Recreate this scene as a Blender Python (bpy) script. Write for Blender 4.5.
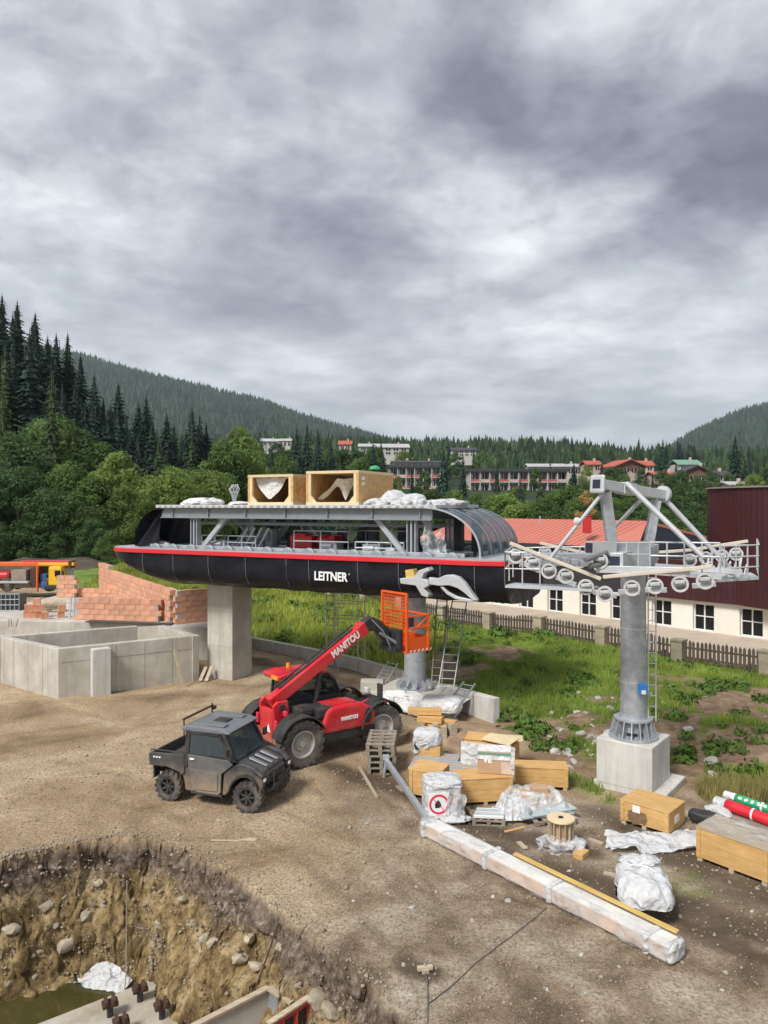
import bpy, bmesh, math, random
import numpy as np
from mathutils import Matrix, Vector, Euler

for _o in list(bpy.data.objects):
    bpy.data.objects.remove(_o, do_unlink=True)
SC = bpy.context.scene
COL = SC.collection
R = math.radians
PI = math.pi
random.seed(7)

# ------------------------------------------------------------------ camera
EYE = 6.6
F = 740.0            # focal length in pixels of a 768 x 1024 frame
HOR = 505.0          # pixel row of the horizon
cam_d = bpy.data.cameras.new('camera')
cam = bpy.data.objects.new('camera', cam_d)
COL.objects.link(cam)
cam.location = (0, 0, EYE)
cam.rotation_euler = (R(90), 0, 0)
cam_d.sensor_fit = 'VERTICAL'
cam_d.sensor_height = 36.0
cam_d.lens = 36.0 * F / 1024.0
cam_d.shift_y = -(512.0 - HOR) / 1024.0
cam_d.clip_start = 0.1
cam_d.clip_end = 20000
SC.camera = cam

# ------------------------------------------------------------------ world: overcast sky
world = bpy.data.worlds.new('World')
SC.world = world
world.use_nodes = True
SUN_DIR = Vector((-0.42, -0.52, 0.74)).normalized()
SUN_EL = math.asin(SUN_DIR.z)
SUN_AZ = math.atan2(SUN_DIR.x, SUN_DIR.y)


def world_nodes():
    nt = world.node_tree
    nt.nodes.clear()
    N = nt.nodes.new
    L = nt.links.new
    out = N('ShaderNodeOutputWorld')
    bg = N('ShaderNodeBackground')
    bg.inputs['Strength'].default_value = 1.0
    L(bg.outputs[0], out.inputs[0])
    sky = N('ShaderNodeTexSky')
    sky.sky_type = 'NISHITA'
    sky.sun_disc = False
    sky.sun_elevation = SUN_EL
    sky.sun_rotation = SUN_AZ
    skys = N('ShaderNodeVectorMath'); skys.operation = 'SCALE'
    skys.inputs['Scale'].default_value = 0.06
    L(sky.outputs[0], skys.inputs[0])
    tc = N('ShaderNodeTexCoord')
    sep = N('ShaderNodeSeparateXYZ')
    L(tc.outputs['Generated'], sep.inputs[0])
    # project the view direction on a flat cloud deck
    zc = N('ShaderNodeMath'); zc.operation = 'ABSOLUTE'
    L(sep.outputs['Z'], zc.inputs[0])
    za = N('ShaderNodeMath'); za.operation = 'ADD'
    L(zc.outputs[0], za.inputs[0]); za.inputs[1].default_value = 0.24
    dx = N('ShaderNodeMath'); dx.operation = 'DIVIDE'
    dy = N('ShaderNodeMath'); dy.operation = 'DIVIDE'
    L(sep.outputs['X'], dx.inputs[0]); L(za.outputs[0], dx.inputs[1])
    L(sep.outputs['Y'], dy.inputs[0]); L(za.outputs[0], dy.inputs[1])
    cb = N('ShaderNodeCombineXYZ')
    L(dx.outputs[0], cb.inputs[0]); L(dy.outputs[0], cb.inputs[1])

    def noise(scale, detail, rough, dist, off, sx=1.0, sy=1.0, rot=0):
        mp = N('ShaderNodeMapping')
        mp.inputs['Location'].default_value = off
        mp.inputs['Scale'].default_value = (sx, sy, 1)
        mp.inputs['Rotation'].default_value = (0, 0, rot)
        L(cb.outputs[0], mp.inputs[0])
        n = N('ShaderNodeTexNoise')
        n.inputs['Scale'].default_value = scale
        n.inputs['Detail'].default_value = detail
        n.inputs['Roughness'].default_value = rough
        n.inputs['Distortion'].default_value = dist
        L(mp.outputs[0], n.inputs[0])
        return n.outputs['Fac']

    def ramp(src, pts):
        r = N('ShaderNodeValToRGB')
        el = r.color_ramp.elements
        while len(el) < len(pts):
            el.new(0.5)
        for e, (p, c) in zip(el, pts):
            e.position = p
            e.color = (*c, 1)
        L(src, r.inputs[0])
        return r.outputs[0]

    def mix(fac, a, b, mode='MIX'):
        m = N('ShaderNodeMix'); m.data_type = 'RGBA'; m.blend_type = mode
        if isinstance(fac, float):
            m.inputs[0].default_value = fac
        else:
            L(fac, m.inputs[0])
        L(a, m.inputs[6]); L(b, m.inputs[7])
        return m.outputs[2]

    big = noise(1.5, 5.0, 0.52, 0.25, CL_OFF, 1.0, 1.0, R(-30))
    fine = noise(6.5, 12.0, 0.64, 0.25, (5.3, 1.7, 0), 1.0, 1.0, R(-30))
    base = ramp(big, [(0.37, (0.078, 0.079, 0.100)), (0.45, (0.140, 0.146, 0.167)),
                      (0.54, (0.212, 0.224, 0.239)), (0.65, (0.315, 0.327, 0.336))])
    det = ramp(fine, [(0.34, (0.66, 0.66, 0.70)), (0.5, (1.0, 1.0, 1.0)), (0.66, (1.32, 1.31, 1.30))])
    cloud = mix(0.72, base, det, 'MULTIPLY')
    # thin bright veil towards the horizon, where one looks through many layers of pale cloud
    hz = N('ShaderNodeMapRange')
    hz.inputs['From Min'].default_value = 0.0
    hz.inputs['From Max'].default_value = 0.40
    hz.inputs['To Min'].default_value = 0.80
    hz.inputs['To Max'].default_value = 0.0
    hz.interpolation_type = 'SMOOTHSTEP'
    L(zc.outputs[0], hz.inputs[0])
    streak = noise(3.0, 10.0, 0.6, 0.15, (2.2, 8.1, 0), 0.8, 1.1, R(-8))
    veil = ramp(streak, [(0.34, (0.225, 0.232, 0.248)), (0.48, (0.305, 0.312, 0.322)), (0.62, (0.42, 0.425, 0.43))])
    cloud = mix(hz.outputs[0], cloud, veil)
    # overcast: the clear sky only tints it
    fin = mix(0.96, skys.outputs[0], cloud)
    L(fin, bg.inputs[0])


CL_OFF = (9.6, 17.6, 0)
world_nodes()

sun_d = bpy.data.lights.new('sun', 'SUN')
sun_d.energy = 1.5
sun_d.angle = R(16)
sun_d.color = (1.0, 0.97, 0.93)
sun = bpy.data.objects.new('sun', sun_d)
COL.objects.link(sun)
sun.location = (-20, -20, 40)
sun.rotation_euler = SUN_DIR.to_track_quat('Z', 'Y').to_euler()

SC.view_settings.view_transform = 'Standard'
SC.view_settings.look = 'None'
SC.view_settings.gamma = 1.0
SC.view_settings.exposure = 1.55
SC.view_settings.use_curve_mapping = False
SC.render.engine = 'CYCLES'
SC.render.resolution_x = 768
SC.render.resolution_y = 1024


# ------------------------------------------------------------------ pixel -> place
def at(px, py, Y):
    return Vector(((px - 384.0) / F * Y, Y, EYE - (py - HOR) / F * Y))


def gnd(px, py, z=0.0):
    Y = F * (EYE - z) / (py - HOR)
    return Vector(((px - 384.0) / F * Y, Y, z))


# ------------------------------------------------------------------ numpy noise
def _hash(ix, iy, iz, seed):
    h = (ix * 374761393 + iy * 668265263 + iz * 2147483647 + seed * 974711) & 0xFFFFFFFF
    h = ((h ^ (h >> 13)) * 1274126177) & 0xFFFFFFFF
    h = h ^ (h >> 16)
    return (h & 0xFFFF) / 65535.0


def vnoise(x, y, z=None, seed=0):
    x = np.asarray(x, float); y = np.asarray(y, float)
    if z is None:
        ix = np.floor(x).astype(np.int64); iy = np.floor(y).astype(np.int64)
        fx = x - ix; fy = y - iy
        fx = fx * fx * (3 - 2 * fx); fy = fy * fy * (3 - 2 * fy)
        a = _hash(ix, iy, 0, seed); b = _hash(ix + 1, iy, 0, seed); c = _hash(ix, iy + 1, 0, seed); d = _hash(ix + 1, iy + 1, 0, seed)
        r = (a + (b - a) * fx) * (1 - fy) + (c + (d - c) * fx) * fy
        return r * 2 - 1
    z = np.asarray(z, float)
    ix = np.floor(x).astype(np.int64); iy = np.floor(y).astype(np.int64); iz = np.floor(z).astype(np.int64)
    fx = x - ix; fy = y - iy; fz = z - iz
    fx = fx * fx * (3 - 2 * fx); fy = fy * fy * (3 - 2 * fy); fz = fz * fz * (3 - 2 * fz)
    r = 0
    for a in (0, 1):
        wx = fx if a else 1 - fx
        for b in (0, 1):
            wy = fy if b else 1 - fy
            for c in (0, 1):
                wz = fz if c else 1 - fz
                r = r + wx * wy * wz * _hash(ix + a, iy + b, iz + c, seed)
    return r * 2 - 1


def fbm(x, y, z=None, o=4, seed=0, gain=0.5):
    r = 0; a = 1.0; f = 1.0; t = 0
    for k in range(o):
        r = r + a * vnoise(np.asarray(x) * f, np.asarray(y) * f, None if z is None else np.asarray(z) * f, seed + k * 17)
        t += a; a *= gain; f *= 2.03
    return r / t


def sstep(a, b, x):
    t = np.clip((np.asarray(x, float) - a) / (b - a), 0, 1)
    return t * t * (3 - 2 * t)


# ------------------------------------------------------------------ objects
XF = {}


def tag(o, label=None, cat=None, group=None, kind=None):
    if label: o['label'] = label
    if cat: o['category'] = cat
    if group: o['group'] = group
    if kind: o['kind'] = kind
    return o


def thing(name, loc, rz=0.0, label=None, cat=None, group=None):
    o = bpy.data.objects.new(name, None)
    COL.objects.link(o)
    o.empty_display_size = 0.3
    o.location = loc
    o.rotation_euler = (0, 0, rz)
    XF[o.name] = Matrix.Translation(Vector(loc)) @ Matrix.Rotation(rz, 4, 'Z')
    return tag(o, label, cat, group)


class MB:
    def __init__(self):
        self.v = []
        self.f = []

    def add(self, vs, fs):
        b = len(self.v)
        self.v.extend([tuple(p) for p in vs])
        self.f.extend([tuple(i + b for i in f) for f in fs])
        return self

    def box(self, c, s, M=None, taper=1.0):
        hx, hy, hz = s[0] / 2, s[1] / 2, s[2] / 2
        vs = []
        for k, (sx, sy, sz) in enumerate([(-1, -1, -1), (1, -1, -1), (1, 1, -1), (-1, 1, -1), (-1, -1, 1), (1, -1, 1), (1, 1, 1), (-1, 1, 1)]):
            q = taper if sz > 0 else 1
            p = Vector((sx * hx * q, sy * hy * q, sz * hz))
            if M is not None:
                p = M @ p
            vs.append(p + Vector(c))
        return self.add(vs, [(0, 3, 2, 1), (4, 5, 6, 7), (0, 1, 5, 4), (1, 2, 6, 5), (2, 3, 7, 6), (3, 0, 4, 7)])

    def beam(self, a, b, w, h, up=(0, 0, 1)):
        a = Vector(a); b = Vector(b)
        d = (b - a).normalized()
        s = d.cross(Vector(up))
        if s.length < 1e-4:
            s = d.cross(Vector((1, 0, 0)))
        s.normalize()
        u = s.cross(d)
        vs = []
        for p in (a, b):
            for (i, j) in ((-1, -1), (1, -1), (1, 1), (-1, 1)):
                vs.append(p + s * (i * w / 2) + u * (j * h / 2))
        return self.add(vs, [(0, 1, 2, 3), (7, 6, 5, 4), (0, 4, 5, 1), (1, 5, 6, 2), (2, 6, 7, 3), (3, 7, 4, 0)])

    def cyl(self, a, b, r0, r1=None, n=12, cap=True):
        r1 = r0 if r1 is None else r1
        a = Vector(a); b = Vector(b)
        d = (b - a).normalized()
        s = d.cross(Vector((0, 0, 1)))
        if s.length < 1e-4:
            s = Vector((1, 0, 0))
        s.normalize()
        u = s.cross(d)
        vs = []
        for p, r in ((a, r0), (b, r1)):
            for k in range(n):
                t = 2 * PI * k / n
                vs.append(p + s * (r * math.cos(t)) + u * (r * math.sin(t)))
        fs = [(k, k + n, (k + 1) % n + n, (k + 1) % n) for k in range(n)]
        if cap:
            fs.append(tuple(range(n)))
            fs.append(tuple(reversed(range(n, 2 * n))))
        return self.add(vs, fs)

    def tube(self, pts, r, n=6, closed=False):
        pts = [Vector(p) for p in pts]
        m = len(pts)
        rs = r if isinstance(r, (list, tuple)) else [r] * m
        vs = []
        prev = None
        for i, p in enumerate(pts):
            d = pts[min(i + 1, m - 1)] - pts[max(i - 1, 0)]
            d.normalize()
            if prev is None:
                s = d.cross(Vector((0, 0, 1)))
                if s.length < 1e-3:
                    s = d.cross(Vector((1, 0, 0)))
            else:
                s = prev - d * prev.dot(d)
                if s.length < 1e-3:
                    s = d.cross(Vector((0, 1, 0)))
            s.normalize(); prev = s
            u = s.cross(d)
            for k in range(n):
                t = 2 * PI * k / n
                vs.append(p + s * (rs[i] * math.cos(t)) + u * (rs[i] * math.sin(t)))
        fs = []
        for i in range(m - 1):
            for k in range(n):
                k2 = (k + 1) % n
                fs.append((i * n + k, (i + 1) * n + k, (i + 1) * n + k2, i * n + k2))
        fs.append(tuple(range(n)))
        fs.append(tuple(reversed(range((m - 1) * n, m * n))))
        return self.add(vs, fs)

    def prism(self, poly, fn, a, b):
        """poly: list of 2d points; fn(p, q, d) -> 3d; extruded from depth a to b"""
        n = len(poly)
        vs = [fn(p, q, a) for p, q in poly] + [fn(p, q, b) for p, q in poly]
        fs = [tuple(range(n)), tuple(reversed(range(n, 2 * n)))]
        fs += [(k, k + n, (k + 1) % n + n, (k + 1) % n) for k in range(n)]
        return self.add(vs, fs)

    def xz(self, poly, y0, y1):
        return self.prism(poly, lambda p, q, d: (p, d, q), y0, y1)

    def xy(self, poly, z0, z1):
        return self.prism(poly, lambda p, q, d: (p, q, d), z0, z1)

    def yz(self, poly, x0, x1):
        return self.prism(poly, lambda p, q, d: (d, p, q), x0, x1)

    def lathe(self, prof, c, axis='y', n=28):
        """prof: (radius, offset along the axis)"""
        m = len(prof)
        vs = []
        for k in range(n):
            t = 2 * PI * k / n
            for r, o in prof:
                p = (r * math.cos(t), o, r * math.sin(t)) if axis == 'y' else ((o, r * math.cos(t), r * math.sin(t)) if axis == 'x' else (r * math.cos(t), r * math.sin(t), o))
                vs.append(Vector(p) + Vector(c))
        fs = []
        for k in range(n):
            k2 = (k + 1) % n
            for j in range(m - 1):
                fs.append((k * m + j, k * m + j + 1, k2 * m + j + 1, k2 * m + j))
        return self.add(vs, fs)

    def grid(self, nu, nv, fn):
        vs = [fn(i / nu, j / nv) for j in range(nv + 1) for i in range(nu + 1)]
        w = nu + 1
        fs = [(j * w + i, j * w + i + 1, (j + 1) * w + i + 1, (j + 1) * w + i) for j in range(nv) for i in range(nu)]
        return self.add(vs, fs)

    def blob(self, c, s, seed=0, amp=0.12, freq=1.6, n=3, power=2.6, flat=None, ridge=False):
        """crumpled super-ellipsoid"""
        bm = bmesh.new()
        bmesh.ops.create_icosphere(bm, subdivisions=n, radius=1)
        P = np.array([v.co[:] for v in bm.verts])
        fs = [tuple(v.index for v in f.verts) for f in bm.faces]
        bm.free()
        q = (np.abs(P) ** power).sum(1) ** (1 / power)
        P = P / q[:, None]
        if ridge:      # folds: broad hollows between sharp creases
            w = .5 * fbm(P[:, 0] * freq + 9, P[:, 1] * freq, P[:, 2] * freq + seed, 2, seed + 5)
            n1 = np.abs(vnoise(P[:, 0] * freq * 1.1 + seed * 3.1 + w, P[:, 1] * freq * 1.1 + 5 + w, P[:, 2] * freq * .7 + seed, seed))
            n2 = np.abs(vnoise(P[:, 0] * freq * 2.7 + seed * 1.7 + w, P[:, 1] * freq * 2.7 + 2, P[:, 2] * freq * 1.6 + seed + w, seed + 3))
            nz = 0.75 - 1.5 * n1 - .62 * n2
        else:
            nz = fbm(P[:, 0] * freq + seed * 3.1, P[:, 1] * freq + 5, P[:, 2] * freq + seed, 4, seed, 0.6)
        P = P * (1 + amp * nz)[:, None] * np.array(s)
        if flat is not None:
            P[:, 2] = np.maximum(P[:, 2], flat)
        P = P + np.array(c)
        return self.add([tuple(p) for p in P], fs)

    def build(self, name, mat, parent=None, smooth=False, bevel=0.0, world=False, solid=0.0, auto=None):
        me = bpy.data.meshes.new(name)
        V = self.v
        if world and parent is not None and parent.name in XF:
            Mi = XF[parent.name].inverted()
            V = [Mi @ Vector(p) for p in V]
        me.from_pydata([tuple(p) for p in V], [], self.f)
        me.update()
        bm = bmesh.new(); bm.from_mesh(me)
        bmesh.ops.recalc_face_normals(bm, faces=bm.faces)
        bm.to_mesh(me); bm.free()
        o = bpy.data.objects.new(name, me)
        COL.objects.link(o)
        if mat is not None:
            me.materials.append(M_(mat))
        if parent is not None:
            o.parent = parent
            if parent.name in XF:
                XF[o.name] = XF[parent.name]
        if smooth:
            me.polygons.foreach_set('use_smooth', [True] * len(me.polygons))
            if auto:
                me.set_sharp_from_angle(angle=R(auto))
        if solid:
            m = o.modifiers.new('thick', 'SOLIDIFY'); m.thickness = solid; m.offset = 0
        if bevel:
            m = o.modifiers.new('bev', 'BEVEL'); m.width = bevel; m.segments = 2; m.limit_method = 'ANGLE'; m.angle_limit = R(40)
            m.harden_normals = False
        return o


def np_mesh(name, V, Fq, mat, parent=None, kind=None, smooth=False):
    me = bpy.data.meshes.new(name)
    V = np.asarray(V, np.float32); Fq = np.asarray(Fq, np.int32)
    k = Fq.shape[1]
    me.vertices.add(len(V)); me.vertices.foreach_set('co', V.ravel())
    me.loops.add(Fq.size); me.loops.foreach_set('vertex_index', Fq.ravel())
    me.polygons.add(len(Fq))
    me.polygons.foreach_set('loop_start', np.arange(0, Fq.size, k, dtype=np.int32))
    me.update(calc_edges=True)
    if smooth:
        me.polygons.foreach_set('use_smooth', np.ones(len(Fq), bool))
    o = bpy.data.objects.new(name, me)
    COL.objects.link(o)
    for m in (mat if isinstance(mat, list) else [mat]):
        me.materials.append(M_(m))
    if parent is not None:
        o.parent = parent
    if kind:
        o['kind'] = kind
    return o


def inst(src, parent, loc=(0, 0, 0), rot=(0, 0, 0), scale=(1, 1, 1), name=None):
    """another object on the same mesh"""
    o = bpy.data.objects.new(name or src.name.split('.')[0], src.data)
    COL.objects.link(o)
    o.parent = parent
    o.location = loc; o.rotation_euler = rot; o.scale = scale
    for md in src.modifiers:
        nm = o.modifiers.new(md.name, md.type)
        if md.type == 'BEVEL':
            nm.width = md.width; nm.segments = md.segments; nm.limit_method = 'ANGLE'; nm.angle_limit = md.angle_limit
    return o


def copy_tree(o, parent=None):
    c = o.copy()
    COL.objects.link(c)
    c.parent = parent
    for ch in list(o.children):
        copy_tree(ch, c)
    return c


def text(name, body, size, mat, parent, M, bold=0.0, depth=0.004, width=None, shear=0.0):
    cu = bpy.data.curves.new(name, 'FONT')
    cu.body = body; cu.size = size; cu.offset = bold; cu.extrude = depth; cu.align_x = 'CENTER'; cu.align_y = 'CENTER'; cu.shear = shear
    cu.resolution_u = 3
    t = bpy.data.objects.new(name, cu)
    COL.objects.link(t)
    dg = bpy.context.evaluated_depsgraph_get()
    me = bpy.data.meshes.new_from_object(t.evaluated_get(dg))
    bpy.data.objects.remove(t, do_unlink=True)
    xs = [v.co.x for v in me.vertices]
    k = 1.0
    if width:
        k = width / (max(xs) - min(xs))
    me.transform(M @ Matrix.Diagonal((k, 1, 1, 1)))
    o = bpy.data.objects.new(name, me)
    COL.objects.link(o)
    me.materials.clear(); me.materials.append(M_(mat))
    o.parent = parent
    return o


# ------------------------------------------------------------------ materials
MATS = {}
SPEC = {}


def M_(n):
    if n in MATS:
        return MATS[n]
    MATS[n] = make_mat(n, **SPEC[n])
    return MATS[n]


class NT:
    def __init__(self, m):
        self.t = m.node_tree
        self.t.nodes.clear()

    def n(self, typ, **kw):
        o = self.t.nodes.new(typ)
        for k, v in kw.items():
            setattr(o, k, v)
        return o

    def set(self, sock, v):
        if hasattr(v, 'links') or isinstance(v, bpy.types.NodeSocket):
            self.t.links.new(v, sock)
        else:
            if isinstance(v, tuple) and len(v) == 3 and sock.type == 'RGBA':
                v = (*v, 1)
            sock.default_value = v

    def noise(self, vec, scale, detail=5, rough=0.55, dist=0.0):
        o = self.n('ShaderNodeTexNoise')
        self.set(o.inputs['Vector'], vec)
        o.inputs['Scale'].default_value = scale
        o.inputs['Detail'].default_value = detail
        o.inputs['Roughness'].default_value = rough
        o.inputs['Distortion'].default_value = dist
        return o.outputs['Fac']

    def ramp(self, fac, pts):
        o = self.n('ShaderNodeValToRGB')
        el = o.color_ramp.elements
        while len(el) < len(pts):
            el.new(0.5)
        for e, (p, c) in zip(el, pts):
            e.position = p
            e.color = (*c, 1) if isinstance(c, tuple) else (c, c, c, 1)
        self.set(o.inputs[0], fac)
        return o.outputs[0]

    def mix(self, fac, a, b, mode='MIX'):
        o = self.n('ShaderNodeMix', data_type='RGBA', blend_type=mode)
        self.set(o.inputs[0], fac); self.set(o.inputs[6], a); self.set(o.inputs[7], b)
        return o.outputs[2]

    def math(self, op, a, b=0.0, clamp=False):
        o = self.n('ShaderNodeMath', operation=op, use_clamp=clamp)
        self.set(o.inputs[0], a); self.set(o.inputs[1], b)
        return o.outputs[0]

    def attr(self, name):
        return self.n('ShaderNodeAttribute', attribute_name=name).outputs['Fac']

    def bump(self, h, strength, dist=0.02, nrm=None):
        o = self.n('ShaderNodeBump')
        o.inputs['Strength'].default_value = strength
        o.inputs['Distance'].default_value = dist
        self.set(o.inputs['Height'], h)
        if nrm is not None:
            self.set(o.inputs['Normal'], nrm)
        return o.outputs[0]

    def map(self, vec, scale=(1, 1, 1), rot=(0, 0, 0), loc=(0, 0, 0)):
        o = self.n('ShaderNodeMapping')
        self.set(o.inputs[0], vec)
        o.inputs['Scale'].default_value = scale; o.inputs['Rotation'].default_value = rot; o.inputs['Location'].default_value = loc
        return o.outputs[0]


def scol(c, k):
    return tuple(min(1.0, max(0.0, x * k)) for x in c)


def make_mat(name, c=(0.5, 0.5, 0.5), rough=0.6, metal=0.0, var=0.12, scale=3.0, bump=0.15, bscale=25.0, bdist=0.01, dirt=None,
             dirt_amt=0.5, dirt_scale=2.0, grain=None, alpha=1.0, trans=0.0, emit=None, rnd=0.0, coat=0.0, spec=0.5, kind='std',
             streak=0.0, sss=0.0, coord='Object', crumple=0.0, mud=None):
    m = bpy.data.materials.new(name)
    m.use_nodes = True
    T = NT(m)
    out = T.n('ShaderNodeOutputMaterial')
    b = T.n('ShaderNodeBsdfPrincipled')
    tc = T.n('ShaderNodeTexCoord').outputs[coord]
    b.inputs['Metallic'].default_value = metal
    b.inputs['Coat Weight'].default_value = coat
    b.inputs['Specular IOR Level'].default_value = spec
    if kind == 'ground':
        ground_mat(T, b, tc)
        T.t.links.new(b.outputs[0], out.inputs[0])
        return m
    if kind == 'glass':
        b.inputs['Base Color'].default_value = (*c, 1)
        b.inputs['Roughness'].default_value = rough
        tr = T.n('ShaderNodeBsdfTransparent')
        tr.inputs[0].default_value = (*scol(c, 1), 1)
        tr.inputs[0].default_value = (0.80, 0.86, 0.85, 1)
        mx = T.n('ShaderNodeMixShader')
        mx.inputs[0].default_value = alpha
        T.t.links.new(tr.outputs[0], mx.inputs[1]); T.t.links.new(b.outputs[0], mx.inputs[2])
        T.t.links.new(mx.outputs[0], out.inputs[0])
        return m
    n1 = T.noise(tc, scale, 6, 0.6)
    col = T.ramp(n1, [(0.3, scol(c, 1 - var)), (0.7, scol(c, 1 + var))])
    if name == 'far_wood':
        col = T.mix(T.attr('leafy'), col, (0.062, 0.10, 0.032))
        col = T.mix(1.0, col, T.ramp(T.attr('shade'), [(0.0, 0.35), (1.0, 1.25)]), 'MULTIPLY')
    if rnd:
        oi = T.n('ShaderNodeObjectInfo').outputs['Random']
        k = T.ramp(oi, [(0.0, 1 - rnd), (1.0, 1.0)])
        col = T.mix(1.0, col, k, 'MULTIPLY')
    if grain is not None:
        gs, gc = grain
        g = T.noise(T.map(tc, gs), 1.0, 5, 0.6, 0.3)
        col = T.mix(T.ramp(g, [(0.42, 0.0), (0.62, 0.75)]), col, gc)
    if streak:
        g = T.noise(T.map(tc, (5, 5, 0.35)), 1.0, 4, 0.65)
        col = T.mix(T.ramp(g, [(0.45, 0.0), (0.72, streak)]), col, scol(c, 0.42))
    if dirt is not None:
        g = T.noise(tc, dirt_scale, 7, 0.65, 0.4)
        col = T.mix(T.ramp(g, [(0.40, 0.0), (0.68, dirt_amt)]), col, dirt)
        rr = T.ramp(g, [(0.40, rough), (0.68, min(1, rough + 0.35))])
        T.set(b.inputs['Roughness'], rr)
    else:
        rr = T.ramp(T.noise(tc, scale * 2.3, 4), [(0.3, max(0.03, rough - 0.08)), (0.7, min(1, rough + 0.08))])
        T.set(b.inputs['Roughness'], rr)
    if mud:
        sz = T.n('ShaderNodeSeparateXYZ'); T.set(sz.inputs[0], tc)
        hh = T.math('ADD', sz.outputs['Z'], T.math('MULTIPLY', T.math('SUBTRACT', T.noise(tc, 6.0, 7, .7), .5), 1.1))
        col = T.mix(T.ramp(hh, [(mud[0], 0.85), (mud[1], 0.0)]), col, (0.30, 0.225, 0.15))
    T.set(b.inputs['Base Color'], col)
    nrm = None
    if crumple:      # creased facets of thin film
        wv = T.n('ShaderNodeVectorMath', operation='ADD')
        T.set(wv.inputs[0], tc)
        nv = T.n('ShaderNodeTexNoise'); nv.inputs['Scale'].default_value = 2.5; T.set(nv.inputs['Vector'], tc)
        T.set(wv.inputs[1], nv.outputs['Color'])
        for sc_, st_ in ((crumple * .8, .75), (crumple * 2.3, .3)):
            vo = T.n('ShaderNodeTexVoronoi'); vo.inputs['Scale'].default_value = sc_; T.set(vo.inputs['Vector'], wv.outputs[0])
            nrm = T.bump(vo.outputs['Distance'], st_, .28 / sc_, nrm)
    if bump:
        nrm = T.bump(T.noise(tc, bscale, 5, 0.6), bump, bdist, nrm)
    if nrm is not None:
        T.set(b.inputs['Normal'], nrm)
    if emit:
        b.inputs['Emission Color'].default_value = (*emit, 1); b.inputs['Emission Strength'].default_value = 1.0
    sh = b.outputs[0]
    if trans:
        tl = T.n('ShaderNodeBsdfTranslucent')
        T.set(tl.inputs[0], col)
        mx = T.n('ShaderNodeMixShader'); mx.inputs[0].default_value = trans
        T.t.links.new(sh, mx.inputs[1]); T.t.links.new(tl.outputs[0], mx.inputs[2])
        sh = mx.outputs[0]
    if alpha < 1:
        tr = T.n('ShaderNodeBsdfTransparent')
        mx = T.n('ShaderNodeMixShader')
        fa = T.ramp(T.noise(tc, bscale * 0.35, 4), [(0.35, max(0, alpha - 0.22)), (0.65, min(1, alpha + 0.22))])
        T.set(mx.inputs[0], fa)
        T.t.links.new(tr.outputs[0], mx.inputs[1]); T.t.links.new(sh, mx.inputs[2])
        sh = mx.outputs[0]
    T.t.links.new(sh, out.inputs[0])
    return m


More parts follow.
